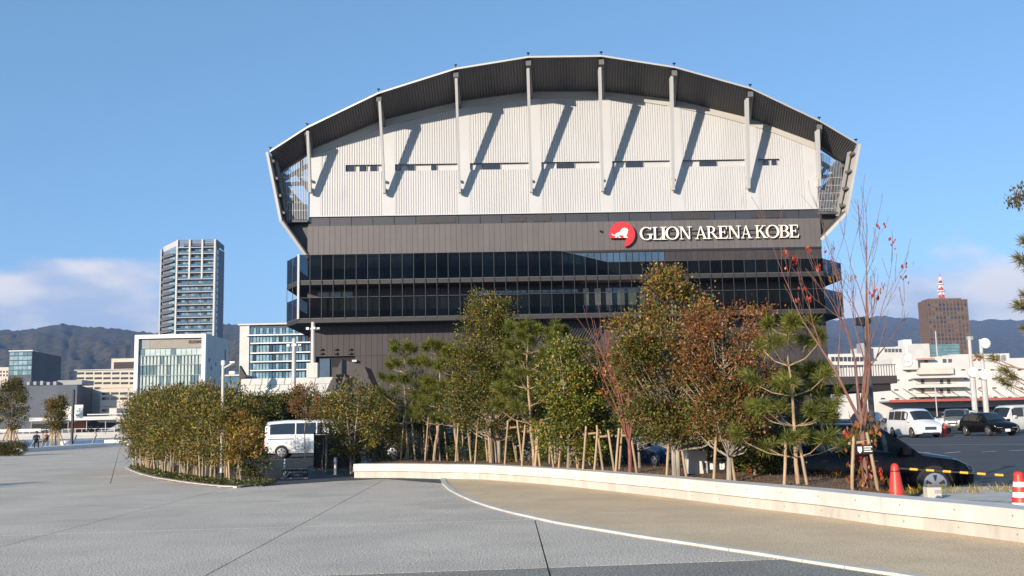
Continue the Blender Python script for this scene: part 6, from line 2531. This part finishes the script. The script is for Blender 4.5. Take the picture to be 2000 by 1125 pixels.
def stake_pair(px, py, D, ht, label, w_=.36, plate=False):
    """two leaning peeled posts lashed to a crossbar in front of / around a trunk"""
    base = P(px, py, D)
    b0 = Vector((base.x, D, .34))
    t = thing('tree_stake', b0, label, 'stake', group='wooden tree stakes behind the wall')
    for sgn in (-1, 1):
        a = b0 + Vector((sgn * w_ * .62, -.05, -.15))
        c = b0 + Vector((sgn * w_ * .30, .0, ht * random.uniform(.97, 1.06)))
        MB().tube([a, a.lerp(c, .5) + jit((0, 0, 0), .006), c], [.028, .027, .025], 8).build('stake', m_stake, t, smooth=True)
    z_ = ht * .86
    MB().tube([b0 + Vector((-w_ * .52, .045, z_ - .01)), b0 + Vector((w_ * .55, .045, z_ + .02))], .026, 8).build('crossbar', m_stake, t, smooth=True)
    for sgn in (-1, 1):
        c = b0 + Vector((sgn * w_ * .34, .02, z_))
        MB().lathe([(.042, -.03), (.045, 0), (.042, .03)], (c.x, c.y, c.z), 8).build('lashing', m_twine, t)
    if plate:
        p = b0 + Vector((-w_ * .22, -.055, z_ - .14))
        MB().box(p.x - .03, p.x + .25, p.y - .004, p.y + .004, p.z - .04, p.z + .1).build('name_plate', m_black, t)
        MB().prism([(p.x, p.z + .01), (p.x + .035, p.z - .03), (p.x + .07, p.z + .01), (p.x + .07, p.z + .08), (p.x, p.z + .08)], (0, p.y, 0), (1, 0, 0), (0, 0, 1), (0, 1, 0), -.009, -.0045).build('shield_mark', m_white, t)
        for k in range(3):
            MB().box(p.x + .1, p.x + .235 - .02 * (k == 1), p.y - .009, p.y - .0045, p.z + .065 - k * .035, p.z + .082 - k * .035).build('print_line', m_white, t)
    return t


# ---------------------------------------------------------------- the tall clipped hedge
hl = [v2(G(*p)) for p in ((430, 947), (412, 945), (400, 944), (370, 940), (335, 934), (300, 928), (272, 922), (254, 916))]
hk = resample([v2(G(*p)) for p in ((494, 949.5), (470, 953), (450, 954), (400, 949.5), (350, 943), (300, 935), (270, 927), (250, 919), (243, 913))], .8)
hedge_bed = thing('hedge_bed', (0, 0, 0), None, None)
hedge_bed['kind'] = 'structure'
for i in range(len(hk) - 1):
    a, c = hk[i], hk[i + 1]
    d = (c - a).normalized()
    n = Vector((d.y, -d.x))
    if n.y < 0:
        n = -n
    lo = [a + d * .004, c - d * .004, c - d * .004 + n * .12, a + d * .004 + n * .12]
    MB().hexa([(*p, .001) for p in lo] + [(*p, .05) for p in lo]).build('kerb_stone', m_kerb, hedge_bed)
bed = [(p.x, p.y) for p in hk] + [(-17, 47), (-9, 50), (-6.8, 27.2)]
MB().prism(bed, (0, 0, 0), (1, 0, 0), (0, 1, 0), (0, 0, 1), -.1, .03).build('soil', mat('bark_soil', (.1, .08, .05)), hedge_bed)

hc = mixcol((OLIVE, const(1.0)), (GREEN, const(.9)), (YELG, lambda r_: .32 + .5 * np.clip(.45 - r_[:, 2], 0, 1)), (ORNG, lambda r_: .07 + .5 * np.clip(.4 - r_[:, 2], 0, .3)))
hedge_labels = []
row = resample(hl, .95)
nh = 0
gc_pts = []
words1 = ['first', 'second', 'third', 'fourth', 'fifth', 'sixth', 'seventh', 'eighth', 'ninth', 'tenth', 'eleventh', 'twelfth', 'thirteenth', 'fourteenth', 'fifteenth', 'sixteenth', 'seventeenth', 'eighteenth', 'nineteenth', 'twentieth']
for i, p in enumerate(row):
    for rw in range(2):
        q = p + Vector((.1, .5)) + (Vector((.05, 1.3)) * rw) + Vector((random.gauss(0, .1), random.gauss(0, .1)))
        u = i / (len(row) - 1)
        ztop = 2.72 + .45 * u + random.uniform(-.18, .2) + (.1 if rw else 0)
        if i == 0:
            ztop -= .35 if rw == 0 else .1
        lab = ('front hedge shrub %s from the lamp post end with yellowing leaves' if rw == 0 else 'back row hedge shrub %s from the lamp post end') % words1[min(i, 19)]
        broadleaf('hedge_shrub', (q.x, q.y, .02), ztop, [(0, 0, ztop * .56, .62, .62, ztop * .42), (0, 0, ztop * .84, .36, .36, ztop * .16)], 46, 52, .125, hc, m_bark, lab, 'shrub',
                  'shrubs of the tall hedge', trunk_r=.03, stems=2, clump_r=.27, width=.17, up=.35)
# loose shrub at the near end
q = v2(G(460, 947))
broadleaf('hedge_shrub', (q.x, q.y + .3, .02), 1.95, [(.05, 0, 1.25, .5, .5, .75)], 36, 40, .13, mixcol((YELG, const(1)), (ORNG, const(.7)), (OLIVE, const(.6))), m_bark,
          'loose golden leaved shrub at the driveway end of the hedge', 'shrub', 'shrubs of the tall hedge', trunk_r=.02, stems=3, clump_r=.25, width=.17, up=.35)
broadleaf('low_shrub', (q.x + .25, q.y + .9, .02), 1.15, [(0, 0, .55, .45, .6, .5)], 30, 60, .07, mixcol((GREEN, const(1)), (OLIVE, const(.6))), m_bark,
          'low dark green shrub at the hedge foot beside the driveway', 'shrub', trunk_r=.015, clump_r=.2, width=.3)
# stakes along the hedge foot
sp = resample(hl, .55)
for i, p in enumerate(sp):
    a = Vector((p.x + random.uniform(.1, .45), p.y + random.uniform(.05, .4), 0))
    c = a + Vector((random.uniform(-.16, .16), random.uniform(-.05, .1), random.uniform(.8, 1.35)))
    b = MB().tube([a, c], [.03, .027], 7)
    single('hedge_stake', b, m_stake, a, 'thin peeled stake in the row at the foot of the tall hedge', 'stake', 'stakes at the foot of the tall hedge', smooth=True)
# ground cover under the hedge: stuff
n = 5200
k_ = rng.integers(0, len(hk) - 1, n)
u = rng.uniform(size=(n, 1))
A0 = np.array([tuple(p) for p in hk])
pp = A0[k_] * (1 - u) + A0[k_ + 1] * u + np.stack([rng.uniform(.1, .55, n), rng.uniform(.15, .75, n)], 1)
g_ = thing('ground_cover', (0, 0, 0), None, None)
bpy.data.objects.remove(g_)
gt = bpy.data.objects.new('tmp', None)
ORG['tmp'] = Vector()
cen = np.concatenate([pp, rng.uniform(.03, .17, (n, 1))], 1)
go = leaf_obj('ground_cover', gt, cen, rng.normal(size=(n, 3)) + np.array([0, 0, .6]), rng.uniform(.05, .09, n), .3, palette(GREEN + [OLIVE[1]], n))
go.parent = None
bpy.data.objects.remove(gt)

# ---------------------------------------------------------------- dark planting beyond the van, sapling and bush by the driveway
dk = mixcol((GREEN, const(1)), (OLIVE, const(.45)), (BRWN, const(.15)))
for i, (px, D, py, rx, lab) in enumerate(((500, 57, 772, 1.5, 'dark shrub behind the van, next to the tall hedge end'), (536, 60, 768, 1.6, 'dark shrub above the van rear window'), (575, 62, 760, 1.6, 'dark shrub above the van middle window'),
                                          (612, 60, 764, 1.5, 'dark green shrub before the stone wall, above the van front'), (652, 58, 772, 1.4, 'dark shrub between the van and the black stair'))):
    p = P(px, 850, D)
    zt_ = hgt(py, px, D)
    broadleaf('dark_shrub', (p.x, D, 0), zt_, [(0, 0, zt_ * .5, rx, 1.2, zt_ * .48)], 130, 110, .17, dk, m_bark, lab, 'shrub', 'dark shrubs behind the van', trunk_r=.05, clump_r=.42, limbs=False)
p = P(596, 850, 44)
broadleaf('red_brown_tree', (p.x, 44, 0), hgt(752, 596, 44), [(0, 0, 2.6, .75, .7, .9)], 34, 60, .10, mixcol((BRWN, const(1)), (OLIVE, const(.6))), m_bark, 'young reddish brown tree standing before the van windscreen', 'tree', trunk_r=.03, clump_r=.28)
p = G(628, 924)
broadleaf('sapling', (p.x, p.y + .3, 0), hgt(775, 625, p.y), [(-.05, 0, 1.9, .36, .36, .5), (-.15, 0, 1.0, .22, .2, .25)], 20, 32, .085, mixcol((OLIVE, const(1)), (BRWN, const(.8))), m_bark, 'thin sapling before the van cab at the driveway corner', 'tree', trunk_r=.022, clump_r=.2)
a = Vector((p.x + .1, p.y + .25, 0))
single('wooden_post', MB().tube([a, a + Vector((.02, 0, 1.25))], .035, 8), m_barkg, a, 'grey wooden post tied to the sapling at the driveway corner', 'stake', smooth=True)
yg = mixcol((GREEN, const(1.0)), (OLIVE, const(.9)), (YELG, const(.7)))
for px, D, py, rx, lab in ((690, 33, 738, .95, 'dense yellow green bush standing at the driveway end of the wall'), (735, 35.5, 772, .8, 'lower olive bush behind the wall end, next to the pines')):
    p = P(px, 900, D)
    zt_ = hgt(py, px, D)
    broadleaf('broadleaf_bush', (p.x, D, 0), zt_, [(0, 0, zt_ * .56, rx, .9, zt_ * .42)], 80, 60, .10, yg, m_bark, lab, 'bush', trunk_r=.04, clump_r=.27, stems=2)

# ---------------------------------------------------------------- trees in the bed behind the wall
def D_of(px, py):
    return at(px, py).y


GRP = 'young trees behind the concrete wall'
for px, py, ptop, wh_, spr, ln, lab in ((797, 899, 655, 5, 1.0, (-.1, 0), 'pine with a tufted top, first from the driveway end of the wall'),
                                        (847, 902, 655, 5, .95, (.25, 0), 'slim pine leaning towards the big oak, second from the driveway'),
                                        (894, 903, 662, 5, .8, (-.12, .2), 'crooked pine half buried in the big evergreen oak'),
                                        (1044, 917, 610, 6, 1.0, (-.1, 0), 'tall pine with rusty needles, between oak and broadleaf tree'),
                                        (1090, 906, 612, 5, .75, (0, 0), 'pine showing only its dark top behind the broadleaf tree')):
    b0 = at(px, py)
    pine(b0, hgt(ptop, px, b0.y), wh_, spr * 1.1, lab, ln, GRP, needles=110)
b0 = at(1560, 954)
pine(b0, hgt(600, 1556, b0.y), 5, .98, 'lone open pine with long needles standing before the black SUV', (-.03, 0), GRP, needles=105, first=.16, nl=.22, dens=1.2)
pine((at(1640, 940).x + .1, at(1640, 940).y + 2.2, .1), hgt(705, 1640, at(1640, 940).y + 2.2), 4, .9, 'lower dark pine filling the gap behind the lone pine', (.1, 0), GRP, needles=100, first=.25)
b0 = at(955, 909)
zt_ = hgt(562, 960, b0.y + .6)
H_ = zt_ - .36
oak = mixcol((GREEN, const(1.1)), (OLIVE, lambda r_: .5 + .9 * r_[:, 2]), (YELG, lambda r_: .1 + .75 * np.clip(r_[:, 2] - .55, 0, 1)), (ORNG, lambda r_: .02 + .25 * np.clip(r_[:, 2] - .7, 0, 1)))
broadleaf('evergreen_oak', (b0.x + .15, b0.y + .6, .36), zt_, boughs(26, 1.15, .9, H_ * .2, H_ * .93, .62, lambda u: 1 - .75 * max(0, u - .45) / .55), 540, 74, .082, oak, m_bark,
          'big dense evergreen oak, tallest of the green trees behind the wall', 'tree', GRP, trunk_r=.07, stems=3, clump_r=.27, width=.28)
b0 = at(1118, 922)
zt_ = hgt(652, 1118, b0.y)
H_ = zt_ - .36
brt = mixcol((GREEN, const(.8)), ([(.075, .11, .02), (.10, .13, .025), (.05, .085, .018)], const(1.0)), (YELG, const(.55)))
broadleaf('broadleaf_tree', b0, zt_, boughs(14, .62, .55, H_ * .22, H_ * .93, .42, lambda u: 1 - .6 * max(0, u - .5) / .5), 170, 62, .088, brt, m_bark, 'fresh green broadleaf tree with glossy leaf clusters beside the scarlet twigs', 'tree', GRP, trunk_r=.045, stems=2,
          clump_r=.24, width=.3)
b0 = at(1168, 921)
broadleaf('broadleaf_tree', (b0.x, b0.y + .8, .36), hgt(690, 1168, b0.y + .8), [(0, 0, 1.8, .5, .5, 1.0)], 60, 55, .085, brt, m_bark, 'smaller green tree tucked behind the scarlet twigged maple', 'tree', GRP, trunk_r=.035, clump_r=.24, width=.3)
# scarlet twigged maple
b0 = at(1231, 929)
tr, tips = bare_tree(b0, hgt(605, 1215, b0.y), 1.0, 'scarlet twigged maple with a fan of bare upright shoots', m_twig2, levels=3, forks=13, trunk_r=.045, trunk_h=.22, twigs=3, vshape=.34, group=GRP, thin=1.2)
sel = sorted((p for p, d in tips), key=lambda p: p.z)[:40]
hang_leaves(tr, random.sample(sel, 24), 7, .085, [REDL, ORNG])
# two big maples turning brown
b0 = at(1330, 938)
zt_ = hgt(528, 1320, b0.y)
H_ = zt_ - .36
mp1 = mixcol((GREEN, lambda r_: 1.3 * np.clip(1.12 - r_[:, 2], .1, 1)), (OLIVE, const(.7)), (ORNG, lambda r_: .03 + .7 * np.clip(r_[:, 2] - .5, 0, 1)), (YELG, lambda r_: .05 + .9 * np.clip(r_[:, 2] - .6, 0, 1)), (BRWN, const(.25)))
broadleaf('maple_tree', b0, zt_, boughs(26, 1.15, .85, H_ * .22, H_ * .94, .46, lambda u: .8 + .35 * math.sin(u * 3) - .75 * max(0, u - .6) / .4), 400, 68, .08, mp1, m_barkg,
          'tall maple green below and golden at its top, highest behind the wall', 'tree', GRP, trunk_r=.055, stems=2, clump_r=.25, width=.3, limb_z=.8)
b0 = at(1424, 946)
zt_ = hgt(572, 1440, b0.y)
H_ = zt_ - .36
mp2 = mixcol((GREEN, lambda r_: 1.5 * np.clip(.75 - r_[:, 2], .0, 1)), (OLIVE, lambda r_: .8 * np.clip(1 - r_[:, 2], .1, 1)), (BRWN, lambda r_: .25 + 1.1 * r_[:, 2]), (ORNG, lambda r_: .03 + .35 * np.clip(r_[:, 2] - .4, 0, 1)))
broadleaf('maple_tree', b0, zt_, boughs(20, 1.05, .8, H_ * .24, H_ * .93, .38, lambda u: .55 + .5 * u), 260, 62, .075, mp2, m_barkg,
          'russet maple with pale forking limbs between the golden maple and lone pine', 'tree', GRP, trunk_r=.05, stems=1, clump_r=.23, width=.3, limb_z=1.0)
# bare cherry
b0 = at(1692, 966)
tr, tips = bare_tree(b0, hgt(425, 1690, b0.y), 1.3, 'bare red barked cherry with a few crimson leaves before the lamp post', m_twig, levels=4, forks=5, trunk_r=.058, trunk_h=.27, twigs=3, vshape=.31, group=GRP)
sel = random.sample([p for p, d in tips], 20)
hang_leaves(tr, sel, 5, .085, [REDL, REDL, ORNG])
low = [b0 + Vector((random.uniform(-.32, .25), random.uniform(-.2, .1), random.uniform(.12, 1.25))) for _ in range(30)]
hang_leaves(tr, low, 8, .11, [ORNG, BRWN, REDL], spread=.045, width=.26)
sk_ = MB()
for k in range(9):
    a = b0 + Vector((random.uniform(-.08, .08), random.uniform(-.08, .05), -.05))
    sk_.tube([a, a + Vector((random.uniform(-.15, .12), random.uniform(-.12, .05), random.uniform(.5, .9))), a + Vector((random.uniform(-.32, .28), random.uniform(-.2, .05), random.uniform(.9, 1.35)))], [.008, .006, .003], 4)
sk_.build('sucker_shoot', m_twig, tr, kind='stuff')

# evergreen shrubs added as a shaded backdrop along the far side of the bed
for k, px in enumerate((765, 815, 868, 925, 985, 1040, 1095, 1150, 1200, 1380, 1440, 1490)):
    b0 = at(px, float(np.interp(px, [770, 900, 1210, 1500], [897, 903, 926, 950])))
    s_ = (b0.y + 3.4) / b0.y
    q = Vector((b0.x * s_, b0.y + 3.4, .05))
    broadleaf('dark_shrub', q, 1.25 + random.uniform(-.1, .25), [(0, 0, .6, .75, .5, .5)], 42, 50, .08, mixcol((GREEN, const(1)), (OLIVE, const(.3))), m_bark,
              'added dark shrub standing in for shade beyond the stakes, %s from the driveway' % words1[k], 'shrub', 'added dark shrubs beyond the stakes', trunk_r=.02, clump_r=.26, limbs=False)
# darker evergreens of the second row fill the gaps between the front trees
for k, (px, ptop, rx) in enumerate(((745, 760, .9), (825, 715, .9), (905, 690, 1.0), (1010, 670, 1.0), (1085, 655, .9), (1168, 672, .9), (1250, 670, .9), (1385, 720, .8), (1475, 760, .8))):
    b0 = at(px, float(np.interp(px, [770, 900, 1210, 1500], [897, 903, 926, 950])))
    s_ = (b0.y + 2.2) / b0.y
    q = Vector((b0.x * s_, b0.y + 2.2, .3))
    zt_ = hgt(ptop, px, q.y)
    H_ = zt_ - .3
    broadleaf('evergreen_tree', q, zt_, boughs(10, rx * .8, .6, H_ * .3, H_ * .92, .45, lambda u: 1 - .5 * u), 130, 58, .085, mixcol((GREEN, const(1)), (OLIVE, const(.4)), (BRWN, const(.12))), m_bark,
              'dark evergreen of the second row, %s from the driveway, half hidden by front trees' % words1[k], 'tree', 'second row of evergreens', trunk_r=.035, clump_r=.25, width=.28)
# stakes by each trunk
st_list = [(797, 0.95), (845, .95), (905, 1.0), (944, .98), (1003, 1.0), (1037, .95), (1063, .9), (1110, .95), (1158, .98), (1180, .92), (1223, .98), (1321, .98), (1414, .98), (1553, .93), (1688, .97)]
near_ = {797: 'the driveway end pine', 845: 'the slim leaning pine', 905: 'the crooked pine', 944: 'the oak, its near side', 1003: 'the oak, its far side', 1037: 'the tall rusty pine', 1063: 'the half hidden pine',
         1110: 'the fresh green broadleaf', 1158: 'the small tucked tree', 1180: 'the gap before the scarlet twigs', 1223: 'the scarlet twigged maple', 1321: 'the golden maple', 1414: 'the russet maple', 1553: 'the lone pine', 1688: 'the bare cherry'}
for px, ht in st_list:
    py = 905 + (px - 800) * .0675 if px > 950 else 901 + (px - 800) * .04
    py = float(np.interp(px, [797, 900, 955, 1044, 1231, 1330, 1424, 1560, 1692], [899, 904, 909, 917, 929, 938, 946, 955, 967]))
    D = at(px, py).y
    stake_pair(px, py, D - .12, ht * (.92 if px > 1600 else 1.0) * D / 22 * .98 if D > 22 else ht * .95, 'pair of peeled posts with crossbar at ' + near_[px], w_=.36 if D < 22 else .42, plate=(px == 1688))
for k in range(18):
    px = random.uniform(770, 1210)
    b0 = at(px, float(np.interp(px, [770, 900, 1210], [897, 903, 926])))
    b0.y += random.uniform(.2, 2.4)
    a = Vector((b0.x * b0.y / max(1, b0.y - .8), b0.y, .25))
    c = a + Vector((random.uniform(-.25, .25), random.uniform(-.1, .1), random.uniform(1.0, 1.35)))
    single('single_stake', MB().tube([a, c], [.027, .023], 7), m_stake, a, 'single leaning peeled stake among the shaded trunks behind the wall', 'stake', 'loose stakes among the trunks', smooth=True)
# dry grass in the bed and at its far edge
n = 6000
kk = rng.integers(0, len(wb_) - 1, n)
u = rng.uniform(.15, 1, (n, 1))
FR, BK = np.array([tuple(p) for p in offs(wb_, .4)]), np.array([tuple(p) for p in back])
pp = FR[kk] * (1 - u) + BK[kk] * u + rng.normal(size=(n, 2)) * .15
gt = bpy.data.objects.new('tmp', None)
ORG['tmp'] = Vector()
cen = np.concatenate([pp, np.full((n, 1), .37) + rng.uniform(-.03, .03, (n, 1))], 1)
go = leaf_obj('dry_grass', gt, cen, rng.normal(size=(n, 3)) * .5 + np.array([0, 0, 1]), rng.uniform(.05, .12, n), .06, palette([(.11, .065, .035), (.08, .045, .025), (.06, .05, .02)], n))
n = 2600
cen = np.stack([rng.uniform(7.6, 11.2, n), rng.uniform(18.6, 20.2, n), rng.uniform(.0, .12, n)], 1)
go2 = leaf_obj('grass', gt, cen, rng.normal(size=(n, 3)) * .4 + np.array([0, 0, 1]), rng.uniform(.1, .25, n), .05, palette([(.16, .15, .04), (.10, .11, .03), (.22, .17, .07)], n))
for o_ in (go, go2):
    o_.parent = None
bpy.data.objects.remove(gt)

# ---------------------------------------------------------------- waterfront trees far left
oc = mixcol((GREEN, const(1)), (OLIVE, const(.9)), (ORNG, const(.15)))
for px, D, py, rx, cf, lab in ((20, 84, 738, 1.25, mixcol((GREEN, const(1)), (OLIVE, const(.8)), (BRWN, const(.3))), 'dark leafy waterfront tree at the picture edge behind the low hedge'),
                               (107, 97, 770, .85, mixcol((OLIVE, const(1)), (GREEN, const(.7)), (ORNG, lambda r_: .2 + .8 * np.clip(.1 - r_[:, 0] * 4, 0, 1))), 'olive and rust coloured waterfront tree beside the banner mast')):
    p = P(px, 870, D)
    zt_ = hgt(py, px, D)
    broadleaf('waterfront_tree', (p.x, D, 0), zt_, [(0, 0, zt_ * .62, rx, 1.1, zt_ * .33), (.1, 0, zt_ * .86, rx * .55, .7, zt_ * .15)], 90, 52, .2, cf, m_bark, lab, 'tree', 'waterfront trees', trunk_r=.1, clump_r=.42)
    t = thing('tree_stake', (p.x, D, 0), 'tripod of peeled poles around the ' + ('dark' if px < 60 else 'rust coloured') + ' waterfront tree', 'stake', group='waterfront tree stakes')
    for k in range(6):
        a = k * 1.047 + .3
        MB().tube([(p.x + .95 * math.cos(a), D + .5 * math.sin(a), 0), (p.x + .25 * math.cos(a + .4), D + .2 * math.sin(a), 2.0)], .06, 6).build('pole', m_stake, t)
p0, p1 = P(-40, 888, 66), P(56, 888, 68)
for k in range(7):
    x = p0.x + (p1.x - p0.x) * (k + .5) / 7
    broadleaf('low_hedge_shrub', (x, 67, 0), .95, [(0, 0, .5, .55, .5, .42)], 20, 60, .1, dk, m_bark, 'clipped dark shrub, part of the low hedge on the plaza edge', 'shrub', 'shrubs of the low dark hedge', trunk_r=.02, clump_r=.26, limbs=False)

# trees beside the camera whose long shadows cross the paving
for x, y, h_, lab in ((-25, 18.5, 4.6, 'plaza tree further out casting a shadow to the hedge'),
                      (-47, 50, 6, 'plaza tree casting a shadow towards the banner mast'), (-52, 60, 6, 'plaza tree beside the low dark hedge, beyond the picture edge')):
    broadleaf('plaza_tree', (x, y, 0), h_, [(0, 0, h_ * .62, 1.1, 1.1, h_ * .34)], 60, 40, .22, oc, m_bark, lab, 'tree', 'plaza trees outside the view', trunk_r=.09, clump_r=.45)

# ---------------------------------------------------------------- pine and cherry reaching in at the right edge
b0 = Vector((P(2070, 900, 12.5).x, 12.5, .12))
pt_ = thing('pine_tree', b0, 'pine reaching into the picture edge above the white warehouse', 'tree')
tb = MB()
tb.tube([b0, b0 + Vector((.05, 0, 2.2)), b0 + Vector((-.02, 0, 4.2))], [.07, .05, .02], 8)
tufts = []
for px, py, sc_ in ((1992, 505, 1.1), (2000, 470, 1), (1990, 596, 1.1), (1997, 575, .8), (1999, 640, .8), (1936, 697, .7), (1905, 694, .6), (1958, 722, .9), (1972, 735, .9), (1963, 748, .8), (1948, 738, .7), (2010, 520, 1.2), (2012, 600, 1.2)):
    D = 12.4 + random.uniform(-.25, .25)
    p = P(px, py, D)
    s0 = b0 + Vector((.03, 0, max(.6, p.z - b0.z - .25)))
    tb.tube([s0, s0.lerp(p, .6) + Vector((0, 0, -.04)), p], [.015, .009, .005], 5)
    tufts.append((p, (p - s0).normalized(), sc_))
tb.build('trunk', m_barkp, pt_, smooth=True)
needles = 150
T = np.array([tuple(a) for a, _, _ in tufts])
Dr = np.array([tuple(b_) for _, b_, _ in tufts])
S = np.array([s_ for _, _, s_ in tufts])
n = len(tufts) * needles
idx = np.repeat(np.arange(len(tufts)), needles)
org = T[idx] - Dr[idx] * rng.uniform(0, .13, n)[:, None]
dirs = nrmz(rng.normal(size=(n, 3)) * .7 + Dr[idx] * .9)
ln = .13 * S[idx] * rng.uniform(.7, 1.2, n)
leaf_obj('needles', pt_, org + dirs * ln[:, None] * .5, dirs, ln, .03, palette([(.075, .10, .03), (.05, .075, .025), (.14, .12, .04)], n), m_needle, fold=0)
b0 = Vector((P(2110, 900, 11.0).x, 11.0, 0.12))
ct = thing('cherry_tree', b0, 'leafy twig of a tree reaching in at the picture edge, high above the pine', 'tree')
tb = MB()
e = P(1973, 380, 11)
tb.tube([b0, b0 + Vector((-.05, 0, 2.4)), b0 + Vector((-.1, 0, 4.4))], [.06, .045, .02], 8)
s0 = b0 + Vector((-.08, 0, 3.7))
tb.tube([s0, s0.lerp(e, .5) + Vector((0, 0, .1)), e], [.015, .008, .003], 5)
tb.build('trunk', m_bark, ct, smooth=True)
sp_ = [s0.lerp(e, random.uniform(.55, 1.0)) + Vector((random.uniform(-.05, .05), random.uniform(-.1, .1), random.uniform(-.1, .12))) for _ in range(34)]
hang_leaves(ct, sp_, 5, .05, [[(.04, .05, .035), (.05, .05, .04), (.07, .05, .035)]], spread=.03)


# ================================================================== AIR
hz = MB().box(-7000, 7000, -60, 9000, GZ - 1, 900)
ho = hz.build('haze', [])
ho['kind'] = 'stuff'
hm = bpy.data.materials.new('haze_air')
hm.use_nodes = True
ht_ = hm.node_tree
ht_.nodes.remove(ht_.nodes['Principled BSDF'])
pv_ = ht_.nodes.new('ShaderNodeVolumePrincipled')
pv_.inputs['Color'].default_value = (.36, .56, 1.0, 1)
pv_.inputs['Density'].default_value = 0.00008
pv_.inputs['Anisotropy'].default_value = 0.0
ht_.links.new(pv_.outputs[0], ht_.nodes['Material Output'].inputs['Volume'])
ho.data.materials.append(hm)
